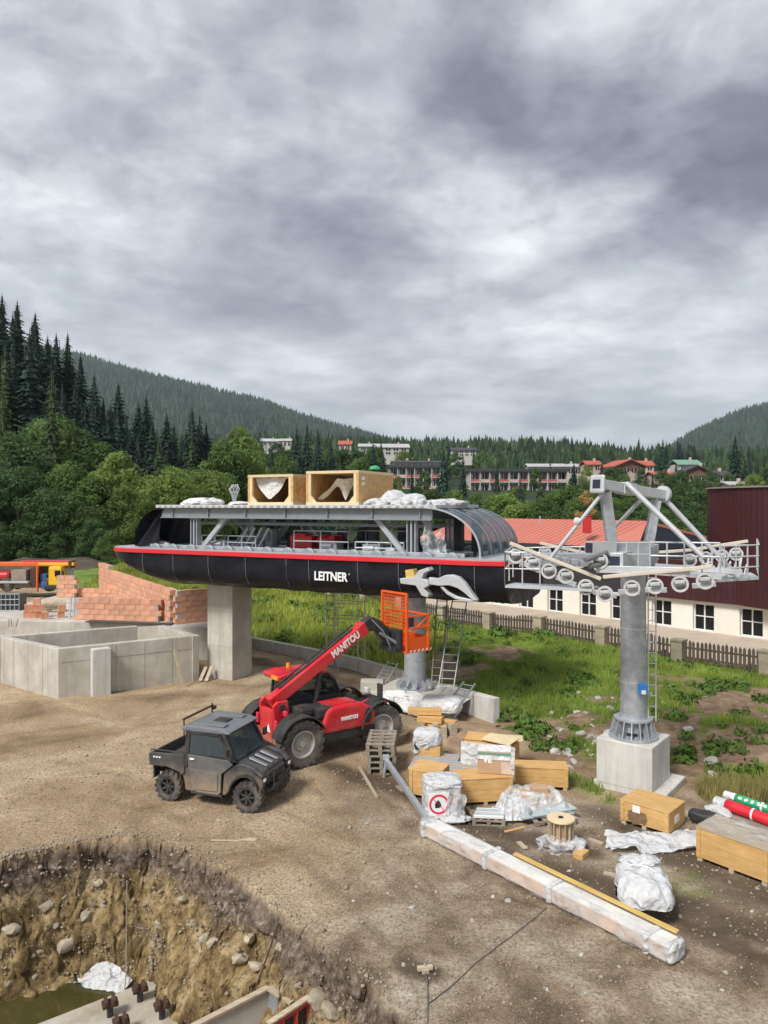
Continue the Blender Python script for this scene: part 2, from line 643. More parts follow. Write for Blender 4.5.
def ground_mat(T, b, tc):
    grass = T.attr('grass'); pit = T.attr('pit'); far = T.attr('far'); wet = T.attr('wet'); grav = T.attr('gravel'); soil = T.attr('soil'); deep = T.attr('deep')
    big = T.noise(tc, 0.33, 7, 0.62, 0.6)
    mid = T.noise(tc, 1.7, 7, 0.65, 0.3)
    fin = T.noise(tc, 17.0, 6, 0.7)
    tan = T.ramp(big, [(0.36, (0.18, 0.11, 0.054)), (0.45, (0.36, 0.25, 0.138)), (0.55, (0.50, 0.37, 0.222)), (0.67, (0.62, 0.50, 0.345))])
    tan = T.mix(T.ramp(mid, [(0.40, 0.0), (0.68, 0.55)]), tan, (0.30, 0.212, 0.13))
    # tyre-packed greyer gravel
    gcol = T.ramp(T.noise(tc, 0.8, 7, 0.65, 0.4), [(0.36, (0.11, 0.072, 0.042)), (0.46, (0.25, 0.182, 0.118)), (0.57, (0.39, 0.315, 0.228)), (0.70, (0.54, 0.475, 0.38))])
    col = T.mix(grav, tan, gcol)
    peb = T.n('ShaderNodeTexVoronoi'); T.set(peb.inputs['Vector'], tc); peb.inputs['Scale'].default_value = 24.0; peb.inputs['Randomness'].default_value = 1.0
    pf = T.ramp(peb.outputs['Distance'], [(0.10, 1.0), (0.32, 0.0)])
    pc = T.n('ShaderNodeSeparateColor'); T.set(pc.inputs[0], peb.outputs['Color'])
    psel = T.ramp(pc.outputs[0], [(0.62, 0.0), (0.66, 1.0)])
    pmask = T.math('MULTIPLY', pf, psel)
    pcol = T.ramp(pc.outputs[1], [(0.0, (0.16, 0.13, 0.10)), (0.5, (0.36, 0.305, 0.235)), (1.0, (0.50, 0.45, 0.37))])
    col = T.mix(T.math('MULTIPLY', pmask, 0.75), col, pcol)
    col = T.mix(T.ramp(fin, [(0.36, 0.75), (0.56, 0.0)]), col, (0.10, 0.07, 0.045))
    fin2 = T.noise(tc, 55.0, 4, 0.7)
    col = T.mix(T.ramp(fin2, [(0.52, 0.0), (0.68, 0.5)]), col, (0.58, 0.51, 0.40))
    # damp dark earth
    col = T.mix(T.math('MULTIPLY', wet, 0.9), col, T.ramp(mid, [(0.3, (0.05, 0.034, 0.021)), (0.7, (0.125, 0.09, 0.06))]))
    # bare reddish soil of the bank
    scol_ = T.ramp(T.noise(tc, 2.4, 7, 0.68), [(0.3, (0.10, 0.064, 0.038)), (0.52, (0.25, 0.168, 0.105)), (0.75, (0.40, 0.305, 0.21))])
    col = T.mix(soil, col, scol_)
    # excavation faces
    p1 = T.noise(tc, 1.3, 8, 0.68, 0.6)
    pcl = T.ramp(p1, [(0.32, (0.04, 0.026, 0.013)), (0.43, (0.15, 0.098, 0.042)), (0.52, (0.32, 0.225, 0.105)), (0.62, (0.43, 0.33, 0.19)), (0.76, (0.55, 0.46, 0.32))])
    top = T.ramp(T.noise(tc, 6.0, 6, 0.7), [(0.37, (0.07, 0.049, 0.038)), (0.53, (0.19, 0.143, 0.112)), (0.68, (0.36, 0.30, 0.245))])
    pcl = T.mix(deep, top, pcl)
    p2 = T.noise(tc, 9.0, 6, 0.7)
    pcl = T.mix(T.ramp(p2, [(0.36, 0.75), (0.54, 0.0)]), pcl, (0.055, 0.037, 0.02))
    col = T.mix(pit, col, pcl)
    gg = T.ramp(T.noise(tc, 1.1, 6, 0.65), [(0.3, (0.06, 0.10, 0.02)), (0.55, (0.15, 0.215, 0.04)), (0.75, (0.24, 0.285, 0.07))])
    col = T.mix(grass, col, gg)
    fg = T.ramp(T.noise(tc, 0.03, 6, 0.6), [(0.3, (0.018, 0.03, 0.012)), (0.7, (0.04, 0.06, 0.02))])
    col = T.mix(far, col, fg)
    T.set(b.inputs['Base Color'], col)
    T.set(b.inputs['Roughness'], T.mix(wet, 0.95, 0.72) if False else 0.93)
    b.inputs['Specular IOR Level'].default_value = 0.25
    h1 = T.noise(tc, 4.0, 8, 0.7)
    n1 = T.bump(h1, 0.55, 0.10)
    n2 = T.bump(T.noise(tc, 28.0, 6, 0.7), 0.6, 0.025, n1)
    n3 = T.bump(pmask, 0.5, 0.02, n2)
    T.set(b.inputs['Normal'], n3)


def spec(n, **k):
    SPEC[n] = k


spec('ground', kind='ground')
spec('concrete', c=(0.53, 0.50, 0.44), rough=0.85, var=0.16, scale=1.3, bump=0.25, bscale=18, streak=0.35, dirt=(0.30, 0.25, 0.19), dirt_amt=0.55, dirt_scale=0.9)
spec('concrete_white', c=(0.60, 0.585, 0.545), rough=0.85, var=0.08, scale=1.5, bump=0.2, bscale=20, streak=0.45, dirt=(0.34, 0.28, 0.22), dirt_amt=0.35, dirt_scale=1.3)
spec('concrete_slab', c=(0.47, 0.43, 0.36), rough=0.8, var=0.15, scale=1.0, bump=0.25, dirt=(0.24, 0.18, 0.10), dirt_amt=0.8, dirt_scale=1.2)
spec('galv', c=(0.47, 0.495, 0.525), rough=0.42, metal=0.55, var=0.22, scale=7, bump=0.06, bscale=30, streak=0.25, dirt=(0.33, 0.34, 0.35), dirt_amt=0.6, dirt_scale=5)
spec('galv_light', c=(0.55, 0.57, 0.59), rough=0.45, metal=0.35, var=0.12, scale=6, bump=0.06, bscale=25, dirt=(0.42, 0.42, 0.41), dirt_amt=0.5, dirt_scale=3.0)
spec('steel_grey', c=(0.24, 0.265, 0.285), rough=0.5, metal=0.25, var=0.1, scale=4, bump=0.05)
spec('steel_pale', c=(0.40, 0.425, 0.445), rough=0.5, metal=0.2, var=0.1, scale=4, bump=0.05)
spec('white_rubber', c=(0.62, 0.62, 0.60), rough=0.6, var=0.1, scale=8, bump=0.05)
spec('sheave_web', c=(0.20, 0.205, 0.21), rough=0.5, metal=0.3, var=0.2, scale=9, bump=0.05)
spec('sheave_white', c=(0.56, 0.56, 0.55), rough=0.5, var=0.15, scale=9, bump=0.05, dirt=(0.30, 0.29, 0.28), dirt_amt=0.6, dirt_scale=7)
spec('beige_rail', c=(0.58, 0.52, 0.43), rough=0.7, var=0.1, scale=4, bump=0.1)
spec('tarp_black', c=(0.010, 0.011, 0.016), rough=0.26, var=0.25, scale=1.5, bump=0.5, bscale=2.4, bdist=0.06, spec=0.22, dirt=(0.016, 0.017, 0.022), dirt_amt=0.5, dirt_scale=1.6)
spec('red_stripe', c=(0.62, 0.022, 0.035), rough=0.35, var=0.08, scale=3, bump=0.1, bscale=4, coat=0.2)
spec('roof_sheet', c=(0.52, 0.53, 0.53), rough=0.55, var=0.1, scale=2, bump=0.05)
spec('red_machine', c=(0.55, 0.02, 0.03), rough=0.4, var=0.1)
spec('white_film', c=(0.74, 0.75, 0.76), rough=0.42, var=0.08, scale=5, bump=0.3, bscale=9, bdist=0.02, crumple=4.0, trans=0.25, dirt=(0.45, 0.40, 0.34), dirt_amt=0.3, dirt_scale=3)
spec('clear_film', c=(0.72, 0.73, 0.74), rough=0.28, var=0.08, scale=6, bump=0.3, bscale=12, bdist=0.02, crumple=5.0, alpha=0.45)
spec('thin_film', c=(0.66, 0.655, 0.64), rough=0.35, var=0.08, scale=6, bump=0.3, bscale=7, bdist=0.02, crumple=1.8, alpha=0.27)
spec('stain', c=(0.20, 0.12, 0.06), rough=0.8, var=0.4, scale=9, bump=0.1)
spec('white_cloth', c=(0.72, 0.72, 0.71), rough=0.75, var=0.07, scale=4, bump=0.3, bscale=7, bdist=0.02, crumple=3.0, dirt=(0.42, 0.37, 0.3), dirt_amt=0.35, dirt_scale=2.4)
spec('plywood', c=(0.70, 0.435, 0.165), rough=0.65, var=0.16, scale=2.6, bump=0.12, grain=((1.6, 15, 15), (0.50, 0.27, 0.085)), rnd=0.14, dirt=(0.40, 0.25, 0.12), dirt_amt=0.35, dirt_scale=2.6)
spec('plywood_side', c=(0.66, 0.41, 0.17), rough=0.68, var=0.16, scale=5, bump=0.12, grain=((9, 9, 9), (0.42, 0.23, 0.085)), rnd=0.1)
spec('osb_edge', c=(0.70, 0.56, 0.34), rough=0.7, var=0.1, scale=4, bump=0.1, rnd=0.1)
spec('pale_wood', c=(0.52, 0.43, 0.31), rough=0.75, var=0.15, scale=3, bump=0.15, grain=((2, 18, 18), (0.34, 0.27, 0.19)), rnd=0.2)
spec('grey_wood', c=(0.34, 0.285, 0.225), rough=0.85, var=0.2, scale=3, bump=0.2, grain=((2, 16, 16), (0.19, 0.155, 0.12)), rnd=0.3)
spec('fence_wood', c=(0.105, 0.078, 0.058), rough=0.85, var=0.2, scale=3, bump=0.2, rnd=0.4)
spec('yellow_plank', c=(0.62, 0.43, 0.13), rough=0.6, var=0.1, scale=3, bump=0.1, grain=((1.5, 16, 16), (0.5, 0.32, 0.09)))
spec('wrap_pale', c=(0.62, 0.47, 0.38), rough=0.3, var=0.16, scale=3.5, bump=0.4, bscale=7, bdist=0.02, coat=0.2, dirt=(0.66, 0.58, 0.51), dirt_amt=0.6, dirt_scale=2.2)
spec('cardboard', c=(0.46, 0.31, 0.18), rough=0.8, var=0.1, scale=3, bump=0.08)
spec('manitou_red', c=(0.60, 0.008, 0.022), rough=0.3, var=0.07, scale=2, bump=0.03, coat=0.3, dirt=(0.30, 0.20, 0.14), dirt_amt=0.22, dirt_scale=1.7, mud=(.35, .85))
spec('black_plastic', c=(0.022, 0.023, 0.025), rough=0.55, var=0.2, scale=4, bump=0.1, dirt=(0.16, 0.13, 0.10), dirt_amt=0.3, dirt_scale=3)
spec('dark_metal', c=(0.05, 0.052, 0.055), rough=0.5, metal=0.4, var=0.2, scale=4, bump=0.1)
spec('tyre', c=(0.045, 0.043, 0.042), rough=0.85, var=0.25, scale=4, bump=0.2, dirt=(0.23, 0.185, 0.14), dirt_amt=0.8, dirt_scale=3.5)
spec('rim_grey', c=(0.42, 0.40, 0.37), rough=0.55, var=0.15, scale=4, bump=0.05, dirt=(0.25, 0.2, 0.15), dirt_amt=0.5, dirt_scale=5)
spec('rim_black', c=(0.03, 0.03, 0.035), rough=0.45, var=0.2, scale=4, bump=0.05, dirt=(0.16, 0.13, 0.1), dirt_amt=0.35, dirt_scale=6)
spec('utv_grey', c=(0.060, 0.063, 0.070), rough=0.36, metal=0.25, var=0.12, scale=3, bump=0.03, coat=0.2, dirt=(0.18, 0.155, 0.125), dirt_amt=0.4, dirt_scale=1.8, mud=(.35, .95))
spec('utv_door', c=(0.095, 0.096, 0.098), rough=0.55, var=0.15, scale=2, bump=0.05, dirt=(0.20, 0.18, 0.15), dirt_amt=0.55, dirt_scale=1.4, mud=(.35, .9))
spec('utv_rib', c=(0.20, 0.205, 0.215), rough=0.35, var=0.1, scale=3, bump=0.03, coat=0.2)
spec('utv_roof', c=(0.17, 0.182, 0.195), rough=0.38, var=0.08, scale=3, bump=0.03, coat=0.2)
spec('glass_dark', kind='glass', c=(0.03, 0.036, 0.04), rough=0.03, alpha=0.30)
spec('glass_light', kind='glass', c=(0.13, 0.16, 0.17), rough=0.05, alpha=0.34)
spec('glass_canopy', kind='glass', c=(0.10, 0.13, 0.17), rough=0.06, alpha=0.55)
spec('window_glass', c=(0.010, 0.011, 0.013), rough=0.08, var=0.1, bump=0.0, spec=0.3)
spec('white_frame', c=(0.72, 0.71, 0.68), rough=0.5, var=0.04, bump=0.03)
spec('lamp_lens', c=(0.75, 0.77, 0.78), rough=0.12, var=0.05, bump=0.0)
spec('amber', c=(0.8, 0.30, 0.02), rough=0.25, var=0.05, bump=0.0)
spec('letters_white', c=(0.82, 0.82, 0.82), rough=0.5, var=0.03, bump=0.0)
spec('letters_black', c=(0.02, 0.02, 0.02), rough=0.6, var=0.03, bump=0.0)
spec('sign_white', c=(0.78, 0.77, 0.74), rough=0.5, var=0.05, bump=0.02)
spec('sign_red', c=(0.66, 0.03, 0.07), rough=0.45, var=0.05, bump=0.0)
spec('orange_basket', c=(0.78, 0.105, 0.012), rough=0.42, var=0.08, scale=4, bump=0.04)
spec('brick', c=(0.66, 0.30, 0.17), rough=0.9, var=0.18, scale=4, bump=0.3, bscale=20, rnd=0.28, dirt=(0.66, 0.50, 0.40), dirt_amt=0.4, dirt_scale=3)
spec('mortar', c=(0.42, 0.36, 0.31), rough=0.95, var=0.1, bump=0.3)
spec('joint_grey', c=(0.30, 0.28, 0.24), rough=0.9, var=0.2, bump=0.1)
spec('membrane', c=(0.06, 0.058, 0.056), rough=0.6, var=0.2, bump=0.2)
spec('stone', c=(0.46, 0.39, 0.28), rough=0.92, var=0.25, scale=3, bump=0.35, bscale=14, rnd=0.45)
spec('stone_pale', c=(0.50, 0.475, 0.43), rough=0.92, var=0.2, scale=4, bump=0.35, bscale=14, rnd=0.35)
spec('gravel', c=(0.29, 0.235, 0.175), rough=0.95, var=0.35, scale=0.9, bump=0.3)
spec('rust', c=(0.075, 0.038, 0.024), rough=0.9, var=0.3, scale=8, bump=0.3)
spec('wire', c=(0.12, 0.11, 0.10), rough=0.6, var=0.2, bump=0)
spec('form_red', c=(0.33, 0.035, 0.03), rough=0.6, var=0.15, scale=5, bump=0.1)
spec('roof_salmon', c=(0.52, 0.16, 0.115), rough=0.6, var=0.06, scale=0.5, bump=0.1, bscale=6, dirt=(0.50, 0.20, 0.15), dirt_amt=0.3, dirt_scale=0.6)
spec('plaster_cream', c=(0.74, 0.70, 0.62), rough=0.9, var=0.05, scale=0.8, bump=0.08, dirt=(0.5, 0.46, 0.38), dirt_amt=0.25, dirt_scale=0.5)
spec('maroon', c=(0.052, 0.0095, 0.013), rough=0.5, var=0.2, scale=0.5, bump=0.05, streak=0.5)
spec('dark_fascia_and_shade', c=(0.03, 0.026, 0.03), rough=0.6, var=0.2, bump=0.1)  # eaves board colour, also painted eave shade on the upper wall
spec('navy_gable_and_hollows', c=(0.018, 0.022, 0.04), rough=0.6, var=0.2, bump=0.1)  # gable colour, also the painted darkness of hollow beam ends
spec('pavement', c=(0.47, 0.39, 0.30), rough=0.92, var=0.12, scale=1.0, bump=0.25, bscale=12)
spec('asphalt', c=(0.30, 0.29, 0.27), rough=0.92, var=0.12, scale=1.0, bump=0.25, bscale=12)
spec('house_white', c=(0.50, 0.475, 0.43), rough=0.9, var=0.08, scale=0.3, bump=0.05)
spec('house_pink', c=(0.52, 0.40, 0.35), rough=0.9, var=0.08, scale=0.3, bump=0.05)
spec('house_wood', c=(0.16, 0.085, 0.06), rough=0.85, var=0.15, scale=0.6, bump=0.1)
spec('roof_red', c=(0.42, 0.10, 0.06), rough=0.75, var=0.15, scale=0.5, bump=0.1)
spec('roof_dark', c=(0.05, 0.05, 0.058), rough=0.7, var=0.15, scale=0.5, bump=0.1)
spec('roof_grey', c=(0.42, 0.42, 0.42), rough=0.7, var=0.15, scale=0.5, bump=0.1)
spec('roof_green', c=(0.16, 0.30, 0.21), rough=0.6, var=0.15, scale=0.5, bump=0.1)
spec('balcony_red', c=(0.46, 0.10, 0.09), rough=0.7, var=0.15, scale=0.5, bump=0.1)
spec('truck_yellow', c=(0.75, 0.43, 0.02), rough=0.4, var=0.06, bump=0.03)
spec('truck_orange', c=(0.72, 0.13, 0.02), rough=0.42, var=0.08, bump=0.03)
spec('truck_red', c=(0.5, 0.03, 0.03), rough=0.4, var=0.08, bump=0.03)
spec('truck_blue', c=(0.03, 0.10, 0.28), rough=0.45, var=0.08, bump=0.03)
spec('blue_box', c=(0.03, 0.19, 0.5), rough=0.4, var=0.08, bump=0.03)
spec('roll_red', c=(0.62, 0.02, 0.035), rough=0.5, var=0.08, bump=0.2, bscale=6)
spec('roll_green', c=(0.03, 0.33, 0.13), rough=0.5, var=0.08, bump=0.2, bscale=6)
spec('soil_dark', c=(0.075, 0.058, 0.042), rough=0.95, var=0.35, scale=0.8, bump=0.6, bscale=3, bdist=0.1)
spec('soil_tan', c=(0.30, 0.21, 0.13), rough=0.95, var=0.35, scale=2.0, bump=0.6, bscale=6, bdist=0.05)
spec('panel_grey', c=(0.42, 0.47, 0.48), rough=0.4, var=0.1, scale=3, bump=0.05)
spec('water', c=(0.06, 0.052, 0.016), rough=0.03, var=0.25, scale=1.2, bump=0.04, bscale=3, spec=0.6)
spec('bark', c=(0.10, 0.075, 0.055), rough=0.95, var=0.25, scale=4, bump=0.5, bscale=8, bdist=0.05)
spec('bark_pale', c=(0.34, 0.31, 0.25), rough=0.95, var=0.25, scale=4, bump=0.5, bscale=8, bdist=0.05)
spec('needle', c=(0.034, 0.066, 0.046), rough=0.8, var=0.45, scale=0.35, bump=0.0, rnd=0.45, trans=0.12, spec=0.2)
spec('needle_blue', c=(0.036, 0.066, 0.048), rough=0.8, var=0.4, scale=0.35, bump=0.0, rnd=0.3, trans=0.12, spec=0.2)
spec('needle_pale', c=(0.072, 0.108, 0.042), rough=0.8, var=0.4, scale=0.35, bump=0.0, rnd=0.3, trans=0.15, spec=0.2)
spec('leaf', c=(0.15, 0.24, 0.068), rough=0.7, var=0.5, scale=0.45, bump=0.0, rnd=0.5, trans=0.5, spec=0.25)
spec('leaf_dark', c=(0.10, 0.175, 0.062), rough=0.7, var=0.5, scale=0.45, bump=0.0, rnd=0.4, trans=0.48, spec=0.25)
spec('leaf_light', c=(0.23, 0.32, 0.08), rough=0.7, var=0.45, scale=0.45, bump=0.0, rnd=0.35, trans=0.5, spec=0.25)
spec('leaf_tan', c=(0.34, 0.22, 0.085), rough=0.8, var=0.3, scale=0.45, bump=0.0, trans=0.2, spec=0.2)
spec('far_wood', c=(0.030, 0.052, 0.026), rough=0.9, var=0.5, scale=0.012, bump=0.0, spec=0.1)
spec('grass', c=(0.29, 0.37, 0.075), rough=0.8, var=0.45, scale=0.35, bump=0.0, trans=0.42, spec=0.15)
spec('meadow', c=(0.36, 0.40, 0.085), rough=0.8, var=0.4, scale=0.3, bump=0.0, trans=0.45, spec=0.15)
spec('weed', c=(0.12, 0.20, 0.042), rough=0.7, var=0.5, scale=0.8, bump=0.0, trans=0.35, spec=0.2)
spec('dry_grass', c=(0.30, 0.26, 0.10), rough=0.85, var=0.3, scale=2.0, bump=0.0, trans=0.2, spec=0.1)
# ================================================================== ground
PIT = [(-10.5, 13.3), (-7.9, 13.66), (-7.18, 13.84), (-6.29, 14.36), (-5.5, 14.72), (-4.9, 14.78), (-4.3, 14.6), (-3.71, 14.16), (-2.95, 13.5), (-2.33, 12.85),
       (-1.32, 11.63), (-0.49, 10.6), (0.46, 9.41), (1.6, 7.8), (1.6, 4), (-10.5, 4)]
TOE = [(-90, 64), (-34, 63), (-20, 56), (-13, 47), (-9.0, 38.5), (-6.2, 34.4), (-1.28, 29.7), (1.6, 25.4), (3.35, 22.6), (4.3, 20.2), (4.5, 18.6),
       (5.3, 17.9), (6.9, 17.6), (8.0, 15.9), (11.5, 13.2), (18, 9), (40, 0)]
BANK = TOE + [(90, 0), (90, 95), (-90, 95)]
PIT_D = 2.42


def poly_sdf(x, y, poly):
    x = np.asarray(x, float); y = np.asarray(y, float)
    d = np.full(x.shape, 1e9); ins = np.zeros(x.shape, bool)
    n = len(poly)
    for i in range(n):
        ax, ay = poly[i]; bx, by = poly[(i + 1) % n]
        ex, ey = bx - ax, by - ay
        t = np.clip(((x - ax) * ex + (y - ay) * ey) / (ex * ex + ey * ey), 0, 1)
        d = np.minimum(d, np.hypot(x - ax - t * ex, y - ay - t * ey))
        c = ((ay > y) != (by > y))
        with np.errstate(divide='ignore', invalid='ignore'):
            xi = ax + (y - ay) * ex / (ey if ey != 0 else 1e-9)
        ins ^= c & (x < xi)
    return np.where(ins, d, -d)


def seg_d(x, y, pts):
    d = np.full(np.shape(x), 1e9)
    for (ax, ay), (bx, by) in zip(pts[:-1], pts[1:]):
        ex, ey = bx - ax, by - ay
        t = np.clip(((x - ax) * ex + (y - ay) * ey) / (ex * ex + ey * ey), 0, 1)
        d = np.minimum(d, np.hypot(x - ax - t * ex, y - ay - t * ey))
    return d


RIDGE = [(-900, 325), (-200, 335), (0, 347), (95, 366), (180, 389), (270, 409), (330, 428), (400, 446), (450, 458), (600, 476), (650, 462), (690, 438), (735, 418), (768, 408), (900, 385), (1500, 360)]


def terrain(x, y):
    x = np.asarray(x, float); y = np.asarray(y, float)
    z = 0.02 * fbm(x * 0.5, y * 0.5, None, 4, 3)
    near = (y < 60)
    z = z + np.where(near, 0.025 * fbm(x * 2.2, y * 2.2, None, 4, 9), 0)
    d = poly_sdf(x, y, BANK)
    left = sstep(3.5, -3.0, x)
    z = z + (0.42 * sstep(0, 4.5, d) + left * 0.9 * sstep(2, 16, d)) + sstep(0, 1.5, d) * 0.16 * fbm(x * 0.55, y * 0.55, None, 4, 21) * (1 - sstep(60, 80, y))
    # hollow of the street in front of the building
    s = (x * 0.7475 + y * 0.6643)          # distance along the fence normal
    z = np.where(d > 0, z * (1 - sstep(28.9, 30.2, s)) + sstep(28.9, 30.2, s) * (z * 0.0 + left * 0.9 * sstep(2, 16, d)), z)
    # valley side behind
    hm = np.interp(y, [58, 75, 110, 200, 300, 500, 900, 1300, 1800, 6000], [0, 0.3, 2.2, 8, 15, 38, 74, 66, 40, 40])
    kx = np.interp(384 + F * x / np.maximum(y, 1), [250, 400, 560, 650, 768], [1.08, 1.0, .90, .73, .73])
    hm = hm * (1 + (kx - 1) * sstep(350, 800, y))
    z = z + hm * (1 + 0.12 * fbm(x * 0.01, y * 0.01, None, 3, 5) * sstep(150, 400, y) + .10 * fbm(x * .006, y * .004, None, 3, 15) * sstep(400, 800, y))
    # wooded hill on the left
    z = z + np.clip(-x - 30, 0, 140) * 0.56 * sstep(86, 132, y) * (1 - sstep(150, 230, y))
    # mountains
    px = 384 + F * x / np.maximum(y, 1)
    ry = np.interp(px, [p for p, _ in RIDGE], [q for _, q in RIDGE])
    zr = (HOR - ry) / F * 3000.0 + EYE - 12
    m = sstep(1200, 3000, y) * (1 - 0.5 * sstep(3000, 5500, y))
    far = z * (1 - m) + zr * m + 18 * m * fbm(x * 0.004, y * 0.004, None, 4, 31)
    z = np.where(y > 1200, far, z)
    return z


def pit_depth(x, y):
    """depth of the excavation and a 0..1 mask for its faces"""
    d = poly_sdf(x, y, PIT)
    d = d + 0.09 * fbm(x * 1.7, y * 1.7, None, 4, 61) + 0.06 * fbm(x * 6, y * 6, None, 3, 67)
    back = sstep(-3.6, -4.8, x)
    run = 1.35 * (1 - back) + 0.75 * back
    t = np.clip(d / run, 0, 1)
    # gravelly lip, then a steep face, then scree
    prof = np.interp(t, [0, 0.03, 0.28, 0.50, 0.78, 1.0], [0, 0.10, 0.36, 0.62, 0.91, 1.0])
    return prof * PIT_D, d


def hz(x, y):
    z = float(terrain(np.array([x]), np.array([y]))[0])
    return z


def axis_pts(f0, f1, step, lo, hi, mid, g):
    c = list(np.arange(f0, f1, step))
    def grow(start, end, sgn):
        out = []; s = step; p = start
        while (p < end) if sgn > 0 else (p > end):
            lim = mid if abs(p - start) < 26 else 1e9
            s = min(s * g, lim)
            p = p + sgn * s
            out.append(p)
        return out
    return np.array(sorted(grow(f0, lo, -1) + c + grow(c[-1], hi, 1)))


TRACKS = [[gnd(160, 800), gnd(60, 775), gnd(-40, 750)], [gnd(300, 768), gnd(200, 830), gnd(150, 826)], [gnd(330, 775), gnd(420, 870), gnd(520, 960), gnd(640, 1040)],
          [gnd(768, 900), gnd(600, 850), gnd(470, 815), gnd(380, 790)], [gnd(768, 1000), gnd(640, 990), gnd(520, 1000), gnd(440, 1040)], [gnd(290, 700), gnd(180, 715), gnd(60, 735), gnd(-30, 745)],
          [gnd(250, 815), gnd(330, 850), gnd(420, 930), gnd(520, 1040)]]


def build_ground():
    xs = axis_pts(-8.2, 1.4, 0.032, -6000, 6000, 0.16, 1.09)
    ys = axis_pts(9.0, 15.2, 0.032, -300, 9000, 0.16, 1.07)
    X, Y = np.meshgrid(xs, ys)
    nx, ny = len(xs), len(ys)
    Z = terrain(X, Y)
    dep, pd = pit_depth(X, Y)
    Z = Z - dep
    # rough, stony faces: push the points about
    face = sstep(0.02, 0.12, dep) * (1 - 0.55 * sstep(PIT_D - 0.15, PIT_D, dep))
    k_ = face > 0
    r1 = np.zeros_like(X); r2 = np.zeros_like(X); r3 = np.zeros_like(X)
    xk, yk, zk = X[k_], Y[k_], Z[k_]
    r1[k_] = fbm(xk * 2.6, yk * 2.6, zk * 2.6, 5, 71, 0.62)
    r2[k_] = fbm(xk * 2.6 + 40, yk * 2.6, zk * 2.6 + 9, 5, 77, 0.62)
    r3[k_] = fbm(xk * 9, yk * 9, zk * 9, 3, 79, 0.6)
    # the lip overhangs a hollow just below it
    e_ = .05
    gx = (poly_sdf(xk + e_, yk, PIT) - poly_sdf(xk - e_, yk, PIT)) / (2 * e_)
    gy = (poly_sdf(xk, yk + e_, PIT) - poly_sdf(xk, yk - e_, PIT)) / (2 * e_)
    dk = dep[k_]
    und = .17 * sstep(.22, .55, dk) * (1 - sstep(.75, 1.5, dk)) * (.55 + .9 * fbm(xk * 1.4, yk * 1.4, None, 3, 83))
    X[k_] -= gx * und; Y[k_] -= gy * und
    X = X + face * (0.24 * r1 + 0.05 * r3)
    Y = Y + face * (0.24 * r2 - 0.05 * r3)
    Z = Z + face * (0.14 * r1 * r2 + 0.06 * r3)
    V = np.stack([X.ravel(), Y.ravel(), Z.ravel()], 1)
    i = np.arange(nx - 1)[None, :] + np.arange(ny - 1)[:, None] * nx
    i = i.ravel()
    Fq = np.stack([i, i + 1, i + 1 + nx, i + nx], 1)
    o = np_mesh('ground', V, Fq, 'ground', kind='structure', smooth=True)
    x = V[:, 0]; y = V[:, 1]
    d = poly_sdf(x, y, BANK)
    n1 = fbm(x * 0.42, y * 0.42, None, 4, 41)
    n2 = fbm(x * 1.3, y * 1.3, None, 4, 43)
    left = sstep(3.5, -1.5, x)
    g = grass_mask(x, y, d, n1, n2)
    soil = sstep(-0.6, 0.6, d + 0.5 * n2)
    gravel = np.clip(sstep(-2.5, 1.5, x + 1.5 * n1) * sstep(19, 15.5, y + n1 * 1.5) + 0.5 * sstep(12.5, 10.5, y), 0, 1)
    w = np.zeros_like(x)
    for pts, wd in (([gnd(470, 842), gnd(560, 872), gnd(768, 935)], 0.42), ([gnd(640, 905), gnd(768, 962)], 0.28), ([gnd(480, 830), gnd(585, 850)], 0.3),
                    ([gnd(250, 660), gnd(390, 692)], 0.6), ([gnd(330, 765), gnd(420, 800), gnd(520, 840)], 0.35),
                    ([gnd(600, 815), gnd(700, 870), gnd(790, 905)], 0.5), ([gnd(410, 965), gnd(432, 972)], 0.18)):
        dd = seg_d(x, y, [(p.x, p.y) for p in pts])
        w = np.maximum(w, sstep(wd * 1.7, 0.1, dd + 0.9 * wd * n2))
    for tr in TRACKS:
        for off in (-.62, .62):
            pts = [(p.x, p.y) for p in tr]
            q = []
            for i_, (ax, ay) in enumerate(pts):
                bx, by = pts[min(i_ + 1, len(pts) - 1)]; cx, cy = pts[max(i_ - 1, 0)]
                l_ = math.hypot(bx - cx, by - cy)
                q.append((ax - (by - cy) / l_ * off, ay + (bx - cx) / l_ * off))
            dd = seg_d(x, y, q)
            lug = .5 + .5 * np.sin(18 * (x * .7 + y * .6) + 9 * np.abs(dd))
            w = np.maximum(w, (.16 + .16 * lug) * sstep(.17, .08, dd + .05 * n2) * sstep(-.45, .2, n1 + .4 * n2 + .15))
    far = sstep(84, 92, y)
    for nm, a in (('grass', np.clip(g, 0, 1)), ('soil', soil), ('gravel', gravel), ('wet', w * (1 - soil)), ('far', far),
                  ('pit', sstep(0.0, 0.10, dep.ravel()) * sstep(-0.05, 0.05, pd.ravel())), ('deep', sstep(0.45, 0.85, dep.ravel() + 0.25 * n2))):
        at_ = o.data.attributes.new(nm, 'FLOAT', 'POINT')
        at_.data.foreach_set('value', a.astype(np.float32))
    return o


